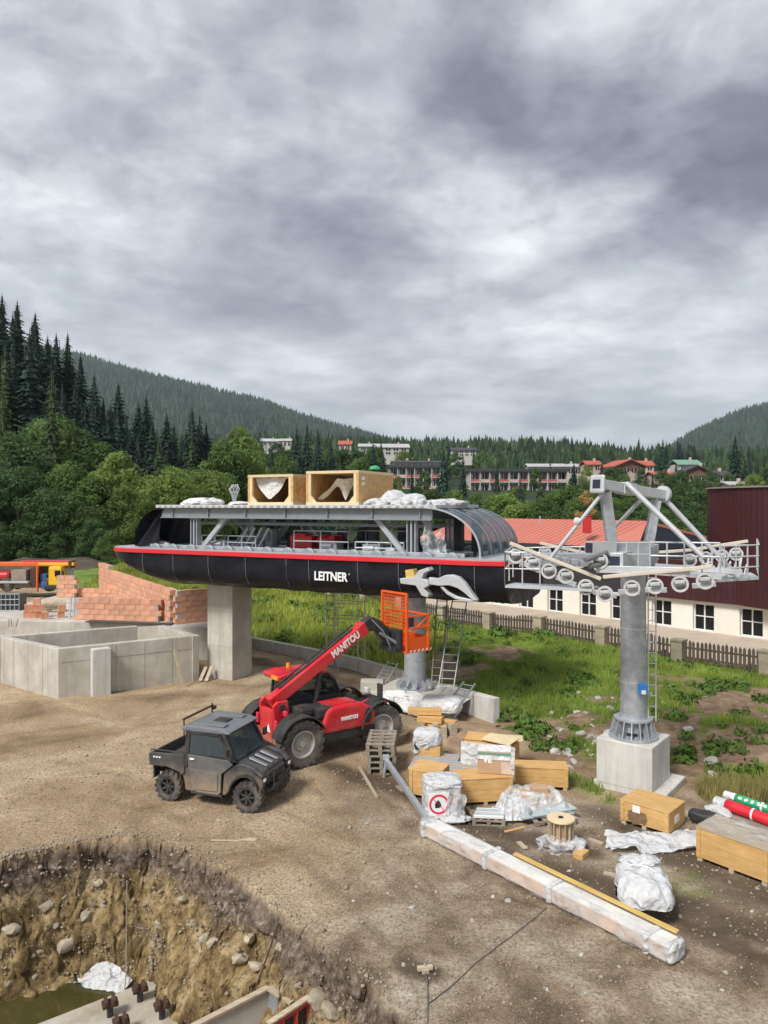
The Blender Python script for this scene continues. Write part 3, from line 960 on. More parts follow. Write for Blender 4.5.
def grass_mask(x, y, d, n1, n2):
    left = sstep(2.5, -1.5, x)
    s = (x * 0.7475 + y * 0.6643)
    g = sstep(0.3, 1.4, d) * np.clip(left * 1.2 + sstep(-0.30, -0.04, n1 + 0.35 * n2 + 0.30 * sstep(24.0, 28.0, s)), 0, 1)
    for c, r in ((gnd(590, 790), 0.9), (gnd(560, 775), 0.7), (gnd(640, 862), 0.5), (gnd(690, 880), 0.6), (gnd(610, 800), 0.6)):
        g = np.maximum(g, 0.85 * sstep(r, 0.1, np.hypot(x - c.x, y - c.y) + 0.5 * n2 + 0.3 * n1))
    g = g * (1 - sstep(28.6, 29.0, s) * (y < 60) * (d > 0) * (1 - left))
    return g


ground = build_ground()

# ------------------------------------------------------------------ street by the cream building
FN = Vector((0.7475, 0.6643, 0))      # fence normal, pointing away from the yard
FT = Vector((0.6643, -0.7475, 0))     # along the fence, to the right


def fp(t, n, z=0.0):
    p = FT * t + FN * n
    return Vector((p.x, p.y, z))


m = MB()
m.grid(40, 6, lambda u, v: fp(-60 + 75 * u, 29.1 + 8.8 * v, 0.06 + 0.02 * math.sin(u * 30)))
tag(m.build('pavement', 'pavement'), kind='structure')
m = MB()
m.add([(-90, 79, .9), (30, 79, 1.35), (30, 82, 1.55), (-90, 82, 1.1)], [(0, 1, 2, 3)])
tag(m.build('road', 'asphalt'), kind='structure')

# ------------------------------------------------------------------ rocks
def rock_meshes(mat, n, seed):
    out = []
    for k in range(n):
        mb = MB()
        mb.blob((0, 0, 0), (0.5, 0.42, 0.36), seed + k, 0.42, 1.7, 2, 3.4)
        o = mb.build('stone', mat, ground, smooth=True, auto=32)
        out.append(o)
    return out


random.seed(11)
rk_p = rock_meshes('stone', 4, 100)
rk_w = rock_meshes('stone_pale', 4, 200)
used = set()


def put_rock(lst, p, s, sq=1.0):
    k = random.randrange(len(lst))
    src = lst[k]
    rot = (random.uniform(-.5, .5), random.uniform(-.5, .5), random.uniform(0, 6.28))
    sc = (s, s * random.uniform(.75, 1.1), s * random.uniform(.7, 1.0) * sq)
    if (src.name not in used):
        used.add(src.name)
        src.location = p; src.rotation_euler = rot; src.scale = sc
        return src
    return inst(src, ground, p, rot, sc, 'stone')


def pit_z(x, y):
    a = np.array([x]); b = np.array([y])
    return float(terrain(a, b)[0] - pit_depth(a, b)[0][0])


def pit_hit(px, py):
    """where the sight line through a pixel meets the pit surface"""
    Ys = np.arange(9.0, 18.0, 0.03)
    xs = (px - 384.0) / F * Ys
    zs = EYE - (py - HOR) / F * Ys
    k = np.nonzero(zs < terrain(xs, Ys) - pit_depth(xs, Ys)[0])[0]
    return at(px, py, Ys[k[0]]) if len(k) else None


for px, py, s in ((83, 916, .42), (66, 945, .38), (20, 955, .3), (45, 905, .3), (96, 884, .2), (160, 922, .34), (205, 940, .3), (190, 925, .24), (213, 945, .26),
                  (35, 950, .26), (8, 930, .3), (60, 895, .2), (105, 905, .24), (150, 880, .2), (240, 960, .3), (225, 985, .3), (255, 968, .28), (175, 965, .24), (318, 1000, .36), (330, 1014, .34), (280, 950, .2),
                  (300, 985, .24), (110, 940, .2), (140, 935, .18), (5, 985, .28), (30, 980, .2), (248, 940, .26), (130, 960, .2), (52, 925, .2), (180, 900, .18)):
    p = pit_hit(px, py)
    if p is not None:
        put_rock(rk_p, p + Vector((0, .10, -.03)), s * random.uniform(.8, 1.1))
# pale stones strewn over the bank
for k in range(95):
    if k < 60:
        px = random.gauss(575, 40); py = random.uniform(700, 768)
    else:
        px = random.uniform(490, 768); py = random.uniform(690, 790)
    q = gnd(px, py, 0.15)
    dd = float(poly_sdf(np.array([q.x]), np.array([q.y]), BANK)[0])
    if dd < 0.1 or (q - Vector((5.9, 17.4, .15))).length < 1.5:
        continue
    put_rock(rk_w, (q.x, q.y, hz(q.x, q.y) + .02), random.choice([.10, .14, .18, .24, .30]) * random.uniform(.8, 1.2), .8)
for k in range(40):   # lumps lying in the yard
    px = random.uniform(130, 760); py = random.uniform(800, 1015)
    q = gnd(px, py)
    if float(poly_sdf(np.array([q.x]), np.array([q.y]), PIT)[0]) > -.2:
        continue
    put_rock(rk_w, (q.x, q.y, hz(q.x, q.y) + .0), random.choice([.05, .06, .08, .11]), .7)


def scatter_gravel():
    rng = np.random.default_rng(5)
    # small stones: yard near the camera, the gravel lip and faces of the pit
    n = 15000
    x = rng.uniform(-9, 9, n); y = rng.uniform(8.5, 21, n) ** 1.0
    keep = rng.random(n) < np.clip(1.3 - (y - 9) / 14, 0.1, 1)
    x, y = x[keep], y[keep]
    n2 = 11000
    t = rng.uniform(0, 1, n2); idx = rng.integers(1, 13, n2)
    P = np.array(PIT)
    a = P[idx]; b = P[idx + 1]
    q = a + (b - a) * t[:, None] + rng.normal(0, .16, (n2, 2)) + rng.uniform(-.05, 1.0, n2)[:, None] * np.array([-.55, -.5])
    x = np.concatenate([x, q[:, 0]]); y = np.concatenate([y, q[:, 1]])
    dep, pd = pit_depth(x, y)
    d = poly_sdf(x, y, BANK)
    k = (d < .2) & ~((dep > .14) & (dep < 1.5) & (rng.random(len(x)) < .8))
    x, y, dep = x[k], y[k], dep[k]
    z = terrain(x, y) - dep
    n = len(x)
    s = rng.gamma(1.6, 0.0075, n) + 0.005
    s = np.where(dep > .05, s * 1.15, s)
    s = np.minimum(s, .07)
    T = np.array([[1, 0, 0], [-1, 0, 0], [0, 1, 0], [0, -1, 0], [0, 0, 1], [0, 0, -1]], float)
    Fo = np.array([[0, 2, 4], [2, 1, 4], [1, 3, 4], [3, 0, 4], [2, 0, 5], [1, 2, 5], [3, 1, 5], [0, 3, 5]])
    ang = rng.uniform(0, 6.28, n)
    V = np.repeat(T[None], n, 0) * (s[:, None, None] * rng.uniform(.55, 1.2, (n, 6, 1)))
    c, sn = np.cos(ang)[:, None], np.sin(ang)[:, None]
    vx = V[:, :, 0] * c - V[:, :, 1] * sn; vy = V[:, :, 0] * sn + V[:, :, 1] * c
    V = np.stack([vx + x[:, None], vy + y[:, None], V[:, :, 2] * .75 + z[:, None] + s[:, None] * .2], 2).reshape(-1, 3)
    Fa = (Fo[None] + (np.arange(n) * 6)[:, None, None]).reshape(-1, 3)
    o = np_mesh('gravel', V, Fa, 'gravel', kind='stuff')
    tag(o, 'loose gravel and small stones strewn over the yard and pit', 'gravel')


scatter_gravel()


# ------------------------------------------------------------------ grass and weeds
def scatter_green():
    rng = np.random.default_rng(8)

    def blades(name, mat, n, xr, yr, hgt, wid, lab, thr=0.35, mask=None, droop=0.5):
        x = rng.uniform(*xr, n); y = rng.uniform(*yr, n)
        d = poly_sdf(x, y, BANK); n1 = fbm(x * .42, y * .42, None, 4, 41); n2 = fbm(x * 1.3, y * 1.3, None, 4, 43)
        g = grass_mask(x, y, d, n1, n2) if mask is None else mask(x, y)
        px = 384 + F * x / y
        k = (g > thr + 0.25 * rng.random(n)) & (px > -40) & (px < 810)
        x, y = x[k], y[k]; n = len(x)
        z = terrain(x, y)
        h = hgt * rng.uniform(.4, 1.3, n) * (1 + .5 * fbm(x * 1.1, y * 1.1, None, 3, 91)); a = rng.uniform(0, 6.28, n); w = wid * rng.uniform(.6, 1.3, n)
        ca, sa = np.cos(a), np.sin(a); l = h * rng.uniform(0, droop, n); b = rng.uniform(0, 6.28, n)
        p0 = np.stack([x - ca * w, y - sa * w, z - .02], 1); p1 = np.stack([x + ca * w, y + sa * w, z - .02], 1)
        pm = np.stack([x + l * .4 * np.cos(b), y + l * .4 * np.sin(b), z + h * .6], 1)
        p2 = np.stack([x + l * np.cos(b), y + l * np.sin(b), z + h], 1)
        off = np.stack([ca * w, sa * w, 0 * w], 1) * .8
        V = np.stack([p0, p1, pm + off, p2, pm - off], 1).reshape(-1, 3)
        i = np.arange(n)[:, None] * 5
        Fa = np.concatenate([np.stack([i[:, 0], i[:, 0] + 1, i[:, 0] + 2, i[:, 0] + 4], 1)], 0)
        Fb = np.stack([i[:, 0] + 4, i[:, 0] + 2, i[:, 0] + 3, i[:, 0] + 3], 1)
        Ft = np.concatenate([np.stack([i[:, 0], i[:, 0] + 1, i[:, 0] + 2], 1), np.stack([i[:, 0], i[:, 0] + 2, i[:, 0] + 4], 1), np.stack([i[:, 0] + 4, i[:, 0] + 2, i[:, 0] + 3], 1)], 0)
        o = np_mesh(name, V, Ft, mat, kind='stuff')
        tag(o, lab, 'grass')

    blades('grass', 'grass', 130000, (1.5, 17), (14, 40), .17, .012, 'green grass growing in patches on the earth bank')
    blades('meadow_grass', 'meadow', 90000, (-24, 3), (28, 78), .42, .03, 'tall green meadow grass on the slope beyond the low wall')
    c = gnd(738, 785, .3)
    blades('dry_grass', 'dry_grass', 9000, (c.x - 1.2, c.x + 1.6), (c.y - .8, c.y + 1.0), .38, .007, 'dry yellow tall grass at the right edge of the bank', .3,
           lambda x, y: sstep(1.1, .1, np.hypot((x - c.x) * .8, y - c.y) + .4 * fbm(x * 2, y * 2, None, 2, 4)))

    # broad-leaved weeds
    n = 900
    x = rng.uniform(-16, 17, n); y = rng.uniform(15, 62, n)
    d = poly_sdf(x, y, BANK); n1 = fbm(x * .42, y * .42, None, 4, 41); n2 = fbm(x * 1.3, y * 1.3, None, 4, 43)
    g = grass_mask(x, y, d, n1, n2)
    k = (g > .55)
    x, y = x[k], y[k]
    ex = [gnd(q, w, .35) for q, w in ((592, 683), (575, 690), (530, 645), (545, 640), (690, 700), (700, 690), (720, 690), (670, 720), (520, 710), (540, 720), (560, 735), (690, 750), (735, 720), (750, 735), (500, 640), (650, 660),
                                      (740, 690), (760, 700), (480, 645), (470, 660), (460, 665), (455, 650), (530, 730), (515, 720), (745, 770), (720, 745), (680, 745))]
    x = np.concatenate([x] + [np.full(5, e.x) + rng.normal(0, .35, 5) for e in ex]); y = np.concatenate([y] + [np.full(5, e.y) + rng.normal(0, .4, 5) for e in ex])
    Vs, Fs = [], []; b = 0
    for (cx, cy) in zip(x, y):
        cz = hz(cx, cy); m_ = rng.integers(35, 70)
        rr = rng.uniform(.16, .34) * (1 if cy < 34 else 1.7)
        dirv = rng.normal(0, 1, (m_, 3)); dirv[:, 2] = np.abs(dirv[:, 2]) + .05
        dirv /= np.linalg.norm(dirv, axis=1)[:, None]
        pc = np.array([cx, cy, cz]) + dirv * (rr * rng.uniform(.5, 1.0, (m_, 1))) * np.array([1.1, 1.1, .95])
        u = np.cross(dirv, rng.normal(0, 1, (m_, 3))); u /= np.linalg.norm(u, axis=1)[:, None]
        w = np.cross(dirv + rng.normal(0, .4, (m_, 3)), u)
        s = rr * rng.uniform(.16, .34, (m_, 1))
        q = np.stack([pc - u * s * .6, pc - w * s, pc + u * s * .6, pc + w * s], 1).reshape(-1, 3)
        Vs.append(q); Fs.append(np.arange(m_ * 4).reshape(-1, 4) + b); b += m_ * 4
    o = np_mesh('weeds', np.concatenate(Vs), np.concatenate(Fs), 'weed', kind='stuff')
    tag(o, 'leafy green weeds growing over the bank and the meadow', 'weeds')


scatter_green()
# ================================================================== trees
rngT = np.random.default_rng(3)


def conifer_mesh(seed, H=20.0, rad=3.1, sparse=0.0):
    rng = np.random.default_rng(seed)
    V, Fc = [], []
    nw = 40
    for k in range(nw):
        t = (k + rng.uniform(-.3, .3)) / nw
        z0 = H * (0.07 + 0.93 * t)
        r = rad * (1 - t) ** 0.72 * (0.65 + .6 * rng.random()) + .10
        nb = int(5 + 7 * (1 - t))
        a0 = rng.uniform(0, 6.28)
        for j in range(nb):
            if rng.random() < sparse + .06:
                continue
            a = a0 + 6.28 * j / nb + rng.normal(0, .16)
            rr = r * rng.uniform(.65, 1.15)
            dv = np.array([math.cos(a), math.sin(a), 0]); sv = np.array([-math.sin(a), math.cos(a), 0])
            droop = rr * rng.uniform(.30, .62)
            lift = rr * .12
            for q in range(4):           # sprays along the bough
                u0 = q / 4; u1 = (q + 1.35) / 4
                w0 = rr * (.26 - .17 * u0) * rng.uniform(.8, 1.2); w1 = rr * .05
                def pt(u, s, dz=0):
                    return np.array([0, 0, z0]) + dv * rr * u + sv * s + np.array([0, 0, lift * u - droop * u * u + dz])
                b = len(V)
                dz = -w0 * .55
                V += [pt(u0, 0), pt(u0 + .1, w0, dz), pt(min(u1, 1.05), 0, -.04 * rr), pt(u0 + .1, -w0, dz)]
                Fc += [(b, b + 1, b + 2), (b, b + 2, b + 3)]
                if q < 3:
                    b = len(V)
                    V += [pt(u0 + .1, w0 * .2), pt(u0 + .25, w0 * .4, -w0 * 1.15), pt(u0 + .42, 0)]
                    Fc += [(b, b + 1, b + 2)]
    # ragged inner body, so that the crown is not see-through
    nt_ = 22
    for k in range(nt_):
        t = k / nt_
        zt = H * (.10 + .86 * t)
        r = rad * (1 - t) ** .8 * rng.uniform(.45, .75) + .05
        a0 = rng.uniform(0, 6.28)
        for j in range(7):
            a = a0 + j * .9; a2 = a + .95
            q = rng.uniform(.75, 1.15)
            b = len(V)
            V += [np.array([0, 0, zt + H * .075]), np.array([r * q * math.cos(a), r * q * math.sin(a), zt - r * .35]), np.array([r * q * math.cos(a2), r * q * math.sin(a2), zt - r * .25])]
            Fc += [(b, b + 1, b + 2)]
    b = len(V)
    V += [np.array([.09, 0, H * .93]), np.array([-.05, .08, H * .93]), np.array([-.05, -.08, H * .93]), np.array([0, 0, H * 1.03])]
    Fc += [(b, b + 1, b + 3), (b + 1, b + 2, b + 3), (b + 2, b, b + 3)]
    return np.array(V), np.array(Fc)


def leafy_mesh(seed, H=12.0, W=5.0, nclump=46, per=95, leaf=.20, base=.16):
    rng = np.random.default_rng(seed)
    V, Fc = [], []; b = 0
    cs = []
    for k in range(nclump):
        v = rng.normal(0, 1, 3); v /= np.linalg.norm(v)
        r = rng.uniform(.55, 1.0) ** .5
        zc = (v[2] * r * .5 + .5)
        wid = math.sin(PI * min(1, max(0.06, zc * .82 + .16))) ** .6
        cs.append((np.array([v[0] * r * W / 2 * wid, v[1] * r * W / 2 * wid, H * (base + (1 - base) * zc)]), rng.uniform(.6, 1.25) * W * .165))
    for c, cr in cs:
        m_ = int(per * rng.uniform(.7, 1.3))
        d = rng.normal(0, 1, (m_, 3)); d /= np.linalg.norm(d, axis=1)[:, None]
        p = c + d * (cr * rng.uniform(.35, 1.0, (m_, 1)) ** .5) * np.array([1.15, 1.15, .8])
        nrm = d + rng.normal(0, .55, (m_, 3)) + np.array([0, 0, .5])
        u = np.cross(nrm, rng.normal(0, 1, (m_, 3))); u /= np.linalg.norm(u, axis=1)[:, None]
        w = np.cross(nrm, u); w /= np.linalg.norm(w, axis=1)[:, None]
        s = leaf * rng.uniform(.6, 1.5, (m_, 1))
        q = np.stack([p - u * s * .55, p - w * s, p + u * s * .55, p + w * s], 1).reshape(-1, 3)
        V.append(q); Fc.append(np.arange(m_ * 4).reshape(-1, 4) + b); b += m_ * 4
    return np.concatenate(V), np.concatenate(Fc), cs


def trunk_mb(H, r, cs=None, lean=0.0, top=.95):
    mb = MB()
    pts = [(lean * H * t + .02 * H * math.sin(5 * t), .015 * H * math.sin(4 * t + 1), H * t - .4) for t in np.linspace(0, top, 7)]
    mb.tube(pts, [r * (1 - .88 * t) for t in np.linspace(0, 1, 7)], 6)
    if cs:
        for c, cr in cs[:12]:
            z0 = max(H * .16, c[2] - .25 * H)
            t = z0 / H
            mb.tube([(lean * z0, 0, z0), (c[0] * .5 + lean * z0, c[1] * .5, (z0 + c[2]) / 2), tuple(c)], [r * .42 * (1 - t), r * .25 * (1 - t), .02], 5)
    return mb


PROTO = {}


def proto(kind):
    """returns (height, crown mesh, trunk mesh)"""
    if kind in PROTO:
        return PROTO[kind]
    k, v = kind[:-1], int(kind[-1])
    if k in ('spruce', 'bluespruce', 'palespruce'):
        V, Fc = conifer_mesh(v * 7 + 1, 20, [3.0, 2.6, 3.5, 3.1][v], .05 * v)
        mat = {'spruce': 'needle', 'bluespruce': 'needle_blue', 'palespruce': 'needle_pale'}[k]
        H = 20.0
        tr = trunk_mb(20, .26)
    else:
        H = 12.0
        W = {'oak': 8.5, 'birch': 5.0, 'bush': 9.5}[k.split('_')[0]]
        dens = {'oak': (44, 175), 'birch': (34, 130), 'bush': (40, 160)}[k.split('_')[0]]
        V, Fc, cs = leafy_mesh(v * 13 + len(k), H, W, dens[0], dens[1], .21, .05 if k.startswith('bush') else .14)
        mat = {'oak': 'leaf', 'birch': 'leaf_light', 'bush': 'leaf', 'oak_d': 'leaf_dark', 'bush_d': 'leaf_dark', 'bush_l': 'leaf_light', 'oak_l': 'leaf_light', 'birch_t': 'leaf_tan'}[k]
        tr = trunk_mb(H, .28, cs)
    co = np_mesh('crown', V, Fc, mat)
    to = tr.build('trunk', 'bark_pale' if k == 'birch' else 'bark')
    PROTO[kind] = (H, co.data, to.data)
    bpy.data.objects.remove(co); bpy.data.objects.remove(to)
    return PROTO[kind]


def tree(name, kind, px, top_y, Y, label, group, wide=1.0, cat='tree', lean=0.0, minh=3.0):
    H, cm, tm = proto(kind)
    x = (px - 384) / F * Y
    zb = hz(x, Y) - .3
    zt = EYE - (top_y - HOR) / F * Y
    h = max(zt - zb, minh)
    o = bpy.data.objects.new(name, None); COL.objects.link(o); o.empty_display_size = .5
    o.location = (x, Y, zb)
    k = h / H
    o.scale = (k * wide, k * wide, k)
    o.rotation_euler = (0, lean, random.uniform(0, 6.28) if not lean else 0)
    tag(o, label, cat, group)
    for nm, me in (('trunk', tm), ('crown', cm)):
        c = bpy.data.objects.new(nm, me); COL.objects.link(c); c.parent = o
    return o


SKY = [(-120, 272), (-40, 280), (0, 290), (18, 296), (40, 310), (60, 326), (80, 350), (95, 366), (120, 382), (140, 393), (165, 403), (190, 406), (205, 414), (222, 432), (260, 446)]


def sky_y(px):
    return float(np.interp(px, [a for a, _ in SKY], [b for _, b in SKY]))


random.seed(21)
G1 = 'spruces of the hillside wood at the left'
for i, px in enumerate(range(-142, 214, 9)):
    if px in (11,):
        pass
    tree('spruce_tree', 'spruce%d' % random.randrange(4), px + random.uniform(-3, 3), sky_y(px) + random.choice([0, 3, 10, 20, 28]), random.uniform(128, 150),
         'dark spruce on the skyline of the left hillside wood', G1, random.uniform(1.15, 1.5))
for i, px in enumerate(range(-137, 232, 11)):
    tree('spruce_tree', random.choice(['spruce0', 'spruce1', 'spruce2', 'spruce3', 'bluespruce1', 'bluespruce0', 'palespruce1']), px + random.uniform(-5, 5), sky_y(px) + random.uniform(26, 60) * (1 if px < 120 else .75), random.uniform(106, 122),
         'dark tree in the middle rows of the left hillside wood', 'trees in the middle of the hillside wood', random.uniform(1.1, 1.4))
for i, px in enumerate(range(-135, 250, 17)):
    tree('broadleaf_tree', random.choice(['oak_d0', 'oak0', 'oak1', 'oak_d1', 'spruce2', 'spruce0', 'palespruce0']), px + random.uniform(-6, 6), max(sky_y(px) + 62, 408) + random.uniform(0, 28), random.uniform(94, 103),
         'green tree before the spruces at the left hill foot', 'trees at the foot of the left hill', random.uniform(.75, 1.0))
# pale leaning tree that stands out of the wood
tree('larch_tree', 'palespruce3', 52, 372, 90, 'pale yellowish thin larch standing out before the dark wood', None, .75)
tree('dead_spruce', 'palespruce3', 3, 375, 96, 'thin tree with a long bare pale trunk at the left edge', None, .5)
for px, ty, Y, kd, w in ((-20, 452, 76, 'oak_d0', 1.15), (12, 436, 84, 'oak_d1', 1.0), (18, 470, 74, 'bush_d0', 1.0), (50, 484, 73, 'bush_d1', 1.0), (70, 462, 80, 'oak0', .9), (92, 478, 75, 'oak1', 1.0), (120, 455, 82, 'oak_l1', .95),
                         (128, 486, 76, 'bush_l0', .8), (150, 470, 84, 'oak_l0', .95), (172, 470, 80, 'oak_l1', 1.0), (196, 462, 88, 'oak_l0', .9), (215, 474, 84, 'oak_l1', .9), (-45, 470, 73, 'oak0', 1.0), (238, 430, 100, 'oak_l1', .72), (226, 440, 96, 'oak0', .7)):
    tree('broadleaf_tree', kd, px, ty, Y, 'full broadleaf tree in the front row beyond the site', 'front row of broadleaf trees at the left', w)
for px, ty, Y, kd in ((30, 522, 72, 'bush_d0'), (65, 528, 71, 'bush_d1'), (95, 520, 71, 'bush_d0'), (110, 532, 69, 'bush0'), (2, 520, 72, 'bush_d1')):
    tree('shrub', kd, px, ty, Y, 'low dark shrub at the wood edge behind the crane truck', 'shrubs at the wood edge', 1.0, 'shrub', 0, 1.5)

# middle: between the roof crates and the hotel
G2 = 'trees behind the station roof'
for px, ty, Y, kd, w in ((250, 446, 125, 'spruce0', .9), (262, 452, 118, 'palespruce0', .9), (272, 448, 140, 'spruce1', .9), (284, 455, 130, 'oak0', .7), (297, 425, 135, 'spruce2', .95), (307, 421, 140, 'spruce0', .85), (318, 426, 132, 'spruce1', .95),
                         (330, 436, 145, 'spruce3', .9), (340, 455, 120, 'palespruce1', .9), (350, 466, 115, 'oak_l0', .7), (360, 458, 130, 'oak1', .7), (373, 441, 138, 'spruce2', .95), (383, 450, 130, 'spruce0', .95), (310, 462, 112, 'palespruce2', .9), (278, 468, 108, 'oak1', .8),
                         (255, 462, 108, 'oak_l1', .9), (232, 455, 104, 'spruce1', .9), (245, 470, 98, 'oak0', .9), (215, 445, 118, 'spruce2', .9), (290, 470, 104, 'spruce1', .9), (325, 470, 108, 'spruce0', .9)):
    tree('spruce_tree' if 'spruce' in kd else 'broadleaf_tree', kd, px, ty, Y, 'spruce rising behind the two roof crates' if 'spruce' in kd else 'green broadleaf tree behind the two roof crates',
         G2 if 'spruce' in kd else 'broadleaf trees behind the roof crates', w)
for px, ty, Y, kd, w, lab in ((412, 469, 116, 'spruce1', 1.0, 'small dark spruce just right of the roof crates, before the hotel'), (443, 447, 112, 'spruce2', .9, 'tall dark spruce covering the gap between the hotel wings'),
                              (463, 452, 110, 'bluespruce1', .85, 'slim dark spruce right of the tall one before the hotel'), (520, 478, 118, 'bluespruce0', 1.15, 'bluish spruce before the right hotel wing'), (540, 474, 125, 'palespruce2', 1.0, 'light green conifer left of the lift tower head')):
    tree('spruce_tree', kd, px, ty, Y, lab, None, w)
G3 = 'broadleaf trees above the salmon roof'
for px, ty, Y, kd, w in ((478, 494, 92, 'oak0', .9), (492, 496, 90, 'oak1', .9), (506, 494, 88, 'bush_l0', 1.0), (525, 498, 86, 'bush_l1', 1.1), (545, 500, 85, 'bush0', 1.0), (556, 490, 96, 'oak1', .9), (572, 484, 100, 'oak0', .9), (590, 488, 96, 'oak_d0', .9), (580, 500, 84, 'bush0', 1.0),
                         (612, 478, 104, 'oak0', 1.0), (640, 484, 100, 'oak1', .9), (632, 500, 86, 'bush0', 1.0), (662, 490, 95, 'oak_d1', .9), (684, 484, 100, 'oak0', .95), (700, 490, 94, 'bush_d0', 1.0), (690, 506, 80, 'bush_d1', 1.1), (715, 484, 104, 'oak1', .9), (740, 482, 108, 'oak0', .9), (765, 484, 104, 'oak_d0', .9),
                         (668, 512, 76, 'bush0', 1.0), (650, 508, 79, 'bush_d0', .9), (430, 490, 100, 'oak1', .8), (455, 492, 96, 'bush0', .9), (400, 488, 104, 'oak0', .8), (475, 500, 84, 'bush_d1', .9), (790, 486, 100, 'oak0', .9)):
    tree('broadleaf_tree', kd, px, ty, Y, 'leafy green tree behind the tower and salmon roof', G3, w)
G4 = 'trees on the valley side between the houses'
for k in range(105):
    px = random.uniform(235, 790); Y = random.uniform(150, 275)
    if 370 < px < 600 and 225 < Y < 305: continue
    if 600 < px < 735 and Y > 215: continue
    x = (px - 384) / F * Y
    zb = hz(x, Y)
    hh = random.uniform(5, 9) if px > 380 else random.uniform(9, 15)
    ty = HOR - (zb + hh - EYE) / Y * F
    ty = max(ty, 484 if 380 < px < 600 else 468 if px > 600 else 440)
    kd = random.choice(['oak0', 'oak1', 'oak_d0', 'oak_l0', 'spruce0', 'spruce1', 'bluespruce1', 'oak_d1', 'palespruce0'])
    tree('spruce_tree' if 'spruce' in kd else 'broadleaf_tree', kd, px, ty, Y, 'spruce among the houses on the far valley side' if 'spruce' in kd else 'round green tree among the houses on the far valley side',
         'spruces on the valley side' if 'spruce' in kd else G4, random.uniform(.7, .95), minh=4)
G5 = 'trees above the chalets'
for k in range(36):
    px = random.uniform(634, 702); Y = random.uniform(300, 340)
    tree('spruce_tree', 'spruce%d' % random.randrange(4), px, random.uniform(437, 452) + abs(px - 668) * .25, Y, 'dark spruce in the clump above the chalets', G5, 1.0)
tree('spruce_tree', 'spruce2', 735, 434, 235, 'lone tall dark spruce right of the chalets before the mountain', None, 1.15)
for px, ty in ((750, 452), (757, 455), (764, 453), (772, 450), (745, 458)):
    tree('spruce_tree', 'spruce1', px, ty, 255, 'smaller spruce at the far right beside the lone tall one', 'small spruces at the far right', .9)
tree('spruce_tree', 'palespruce1', 639, 437, 300, 'pale thin tree left of the spruce clump above the chalets', None, .9)


G6 = 'trees standing close before the far houses'
for px, ty, Y, kd, w in ((262, 438, 400, 'spruce0', 1.1), (277, 440, 400, 'oak_d0', .8), (293, 434, 395, 'spruce2', 1.1), (354, 441, 330, 'spruce1', 1.1), (375, 446, 320, 'oak0', .8), (381, 440, 325, 'spruce0', 1.1), (404, 448, 320, 'oak_l0', .8), (411, 443, 325, 'spruce2', 1.0),
                         (448, 447, 335, 'spruce1', 1.1), (456, 452, 330, 'oak_d1', .8), (474, 448, 335, 'spruce0', 1.1), (481, 452, 330, 'oak0', .8), (497, 462, 240, 'spruce1', 1.0), (536, 468, 240, 'oak0', .7), (574, 462, 245, 'spruce2', 1.1), (586, 466, 240, 'oak_l1', .8), (602, 460, 240, 'spruce0', 1.1),
                         (612, 464, 235, 'oak_d0', .9), (621, 468, 232, 'oak0', .8), (641, 469, 234, 'oak1', .8), (655, 462, 240, 'spruce1', 1.0), (662, 468, 225, 'oak_d0', .8), (681, 470, 208, 'oak0', .8), (709, 470, 206, 'oak_d1', .8), (676, 462, 240, 'spruce2', 1.0), (729, 472, 208, 'oak0', .7), (703, 461, 250, 'spruce0', 1.0), (425, 470, 235, 'oak0', .7), (398, 474, 235, 'oak_l0', .6)):
    tree('spruce_tree' if 'spruce' in kd else 'broadleaf_tree', kd, px, ty, Y, 'spruce standing close before the far houses' if 'spruce' in kd else 'green tree standing close before the far houses', G6, w, minh=4)
tree('dry_tree', 'birch_t0', 585, 486, 80, 'small tan dried tree left of the lift tower head', None, .62)


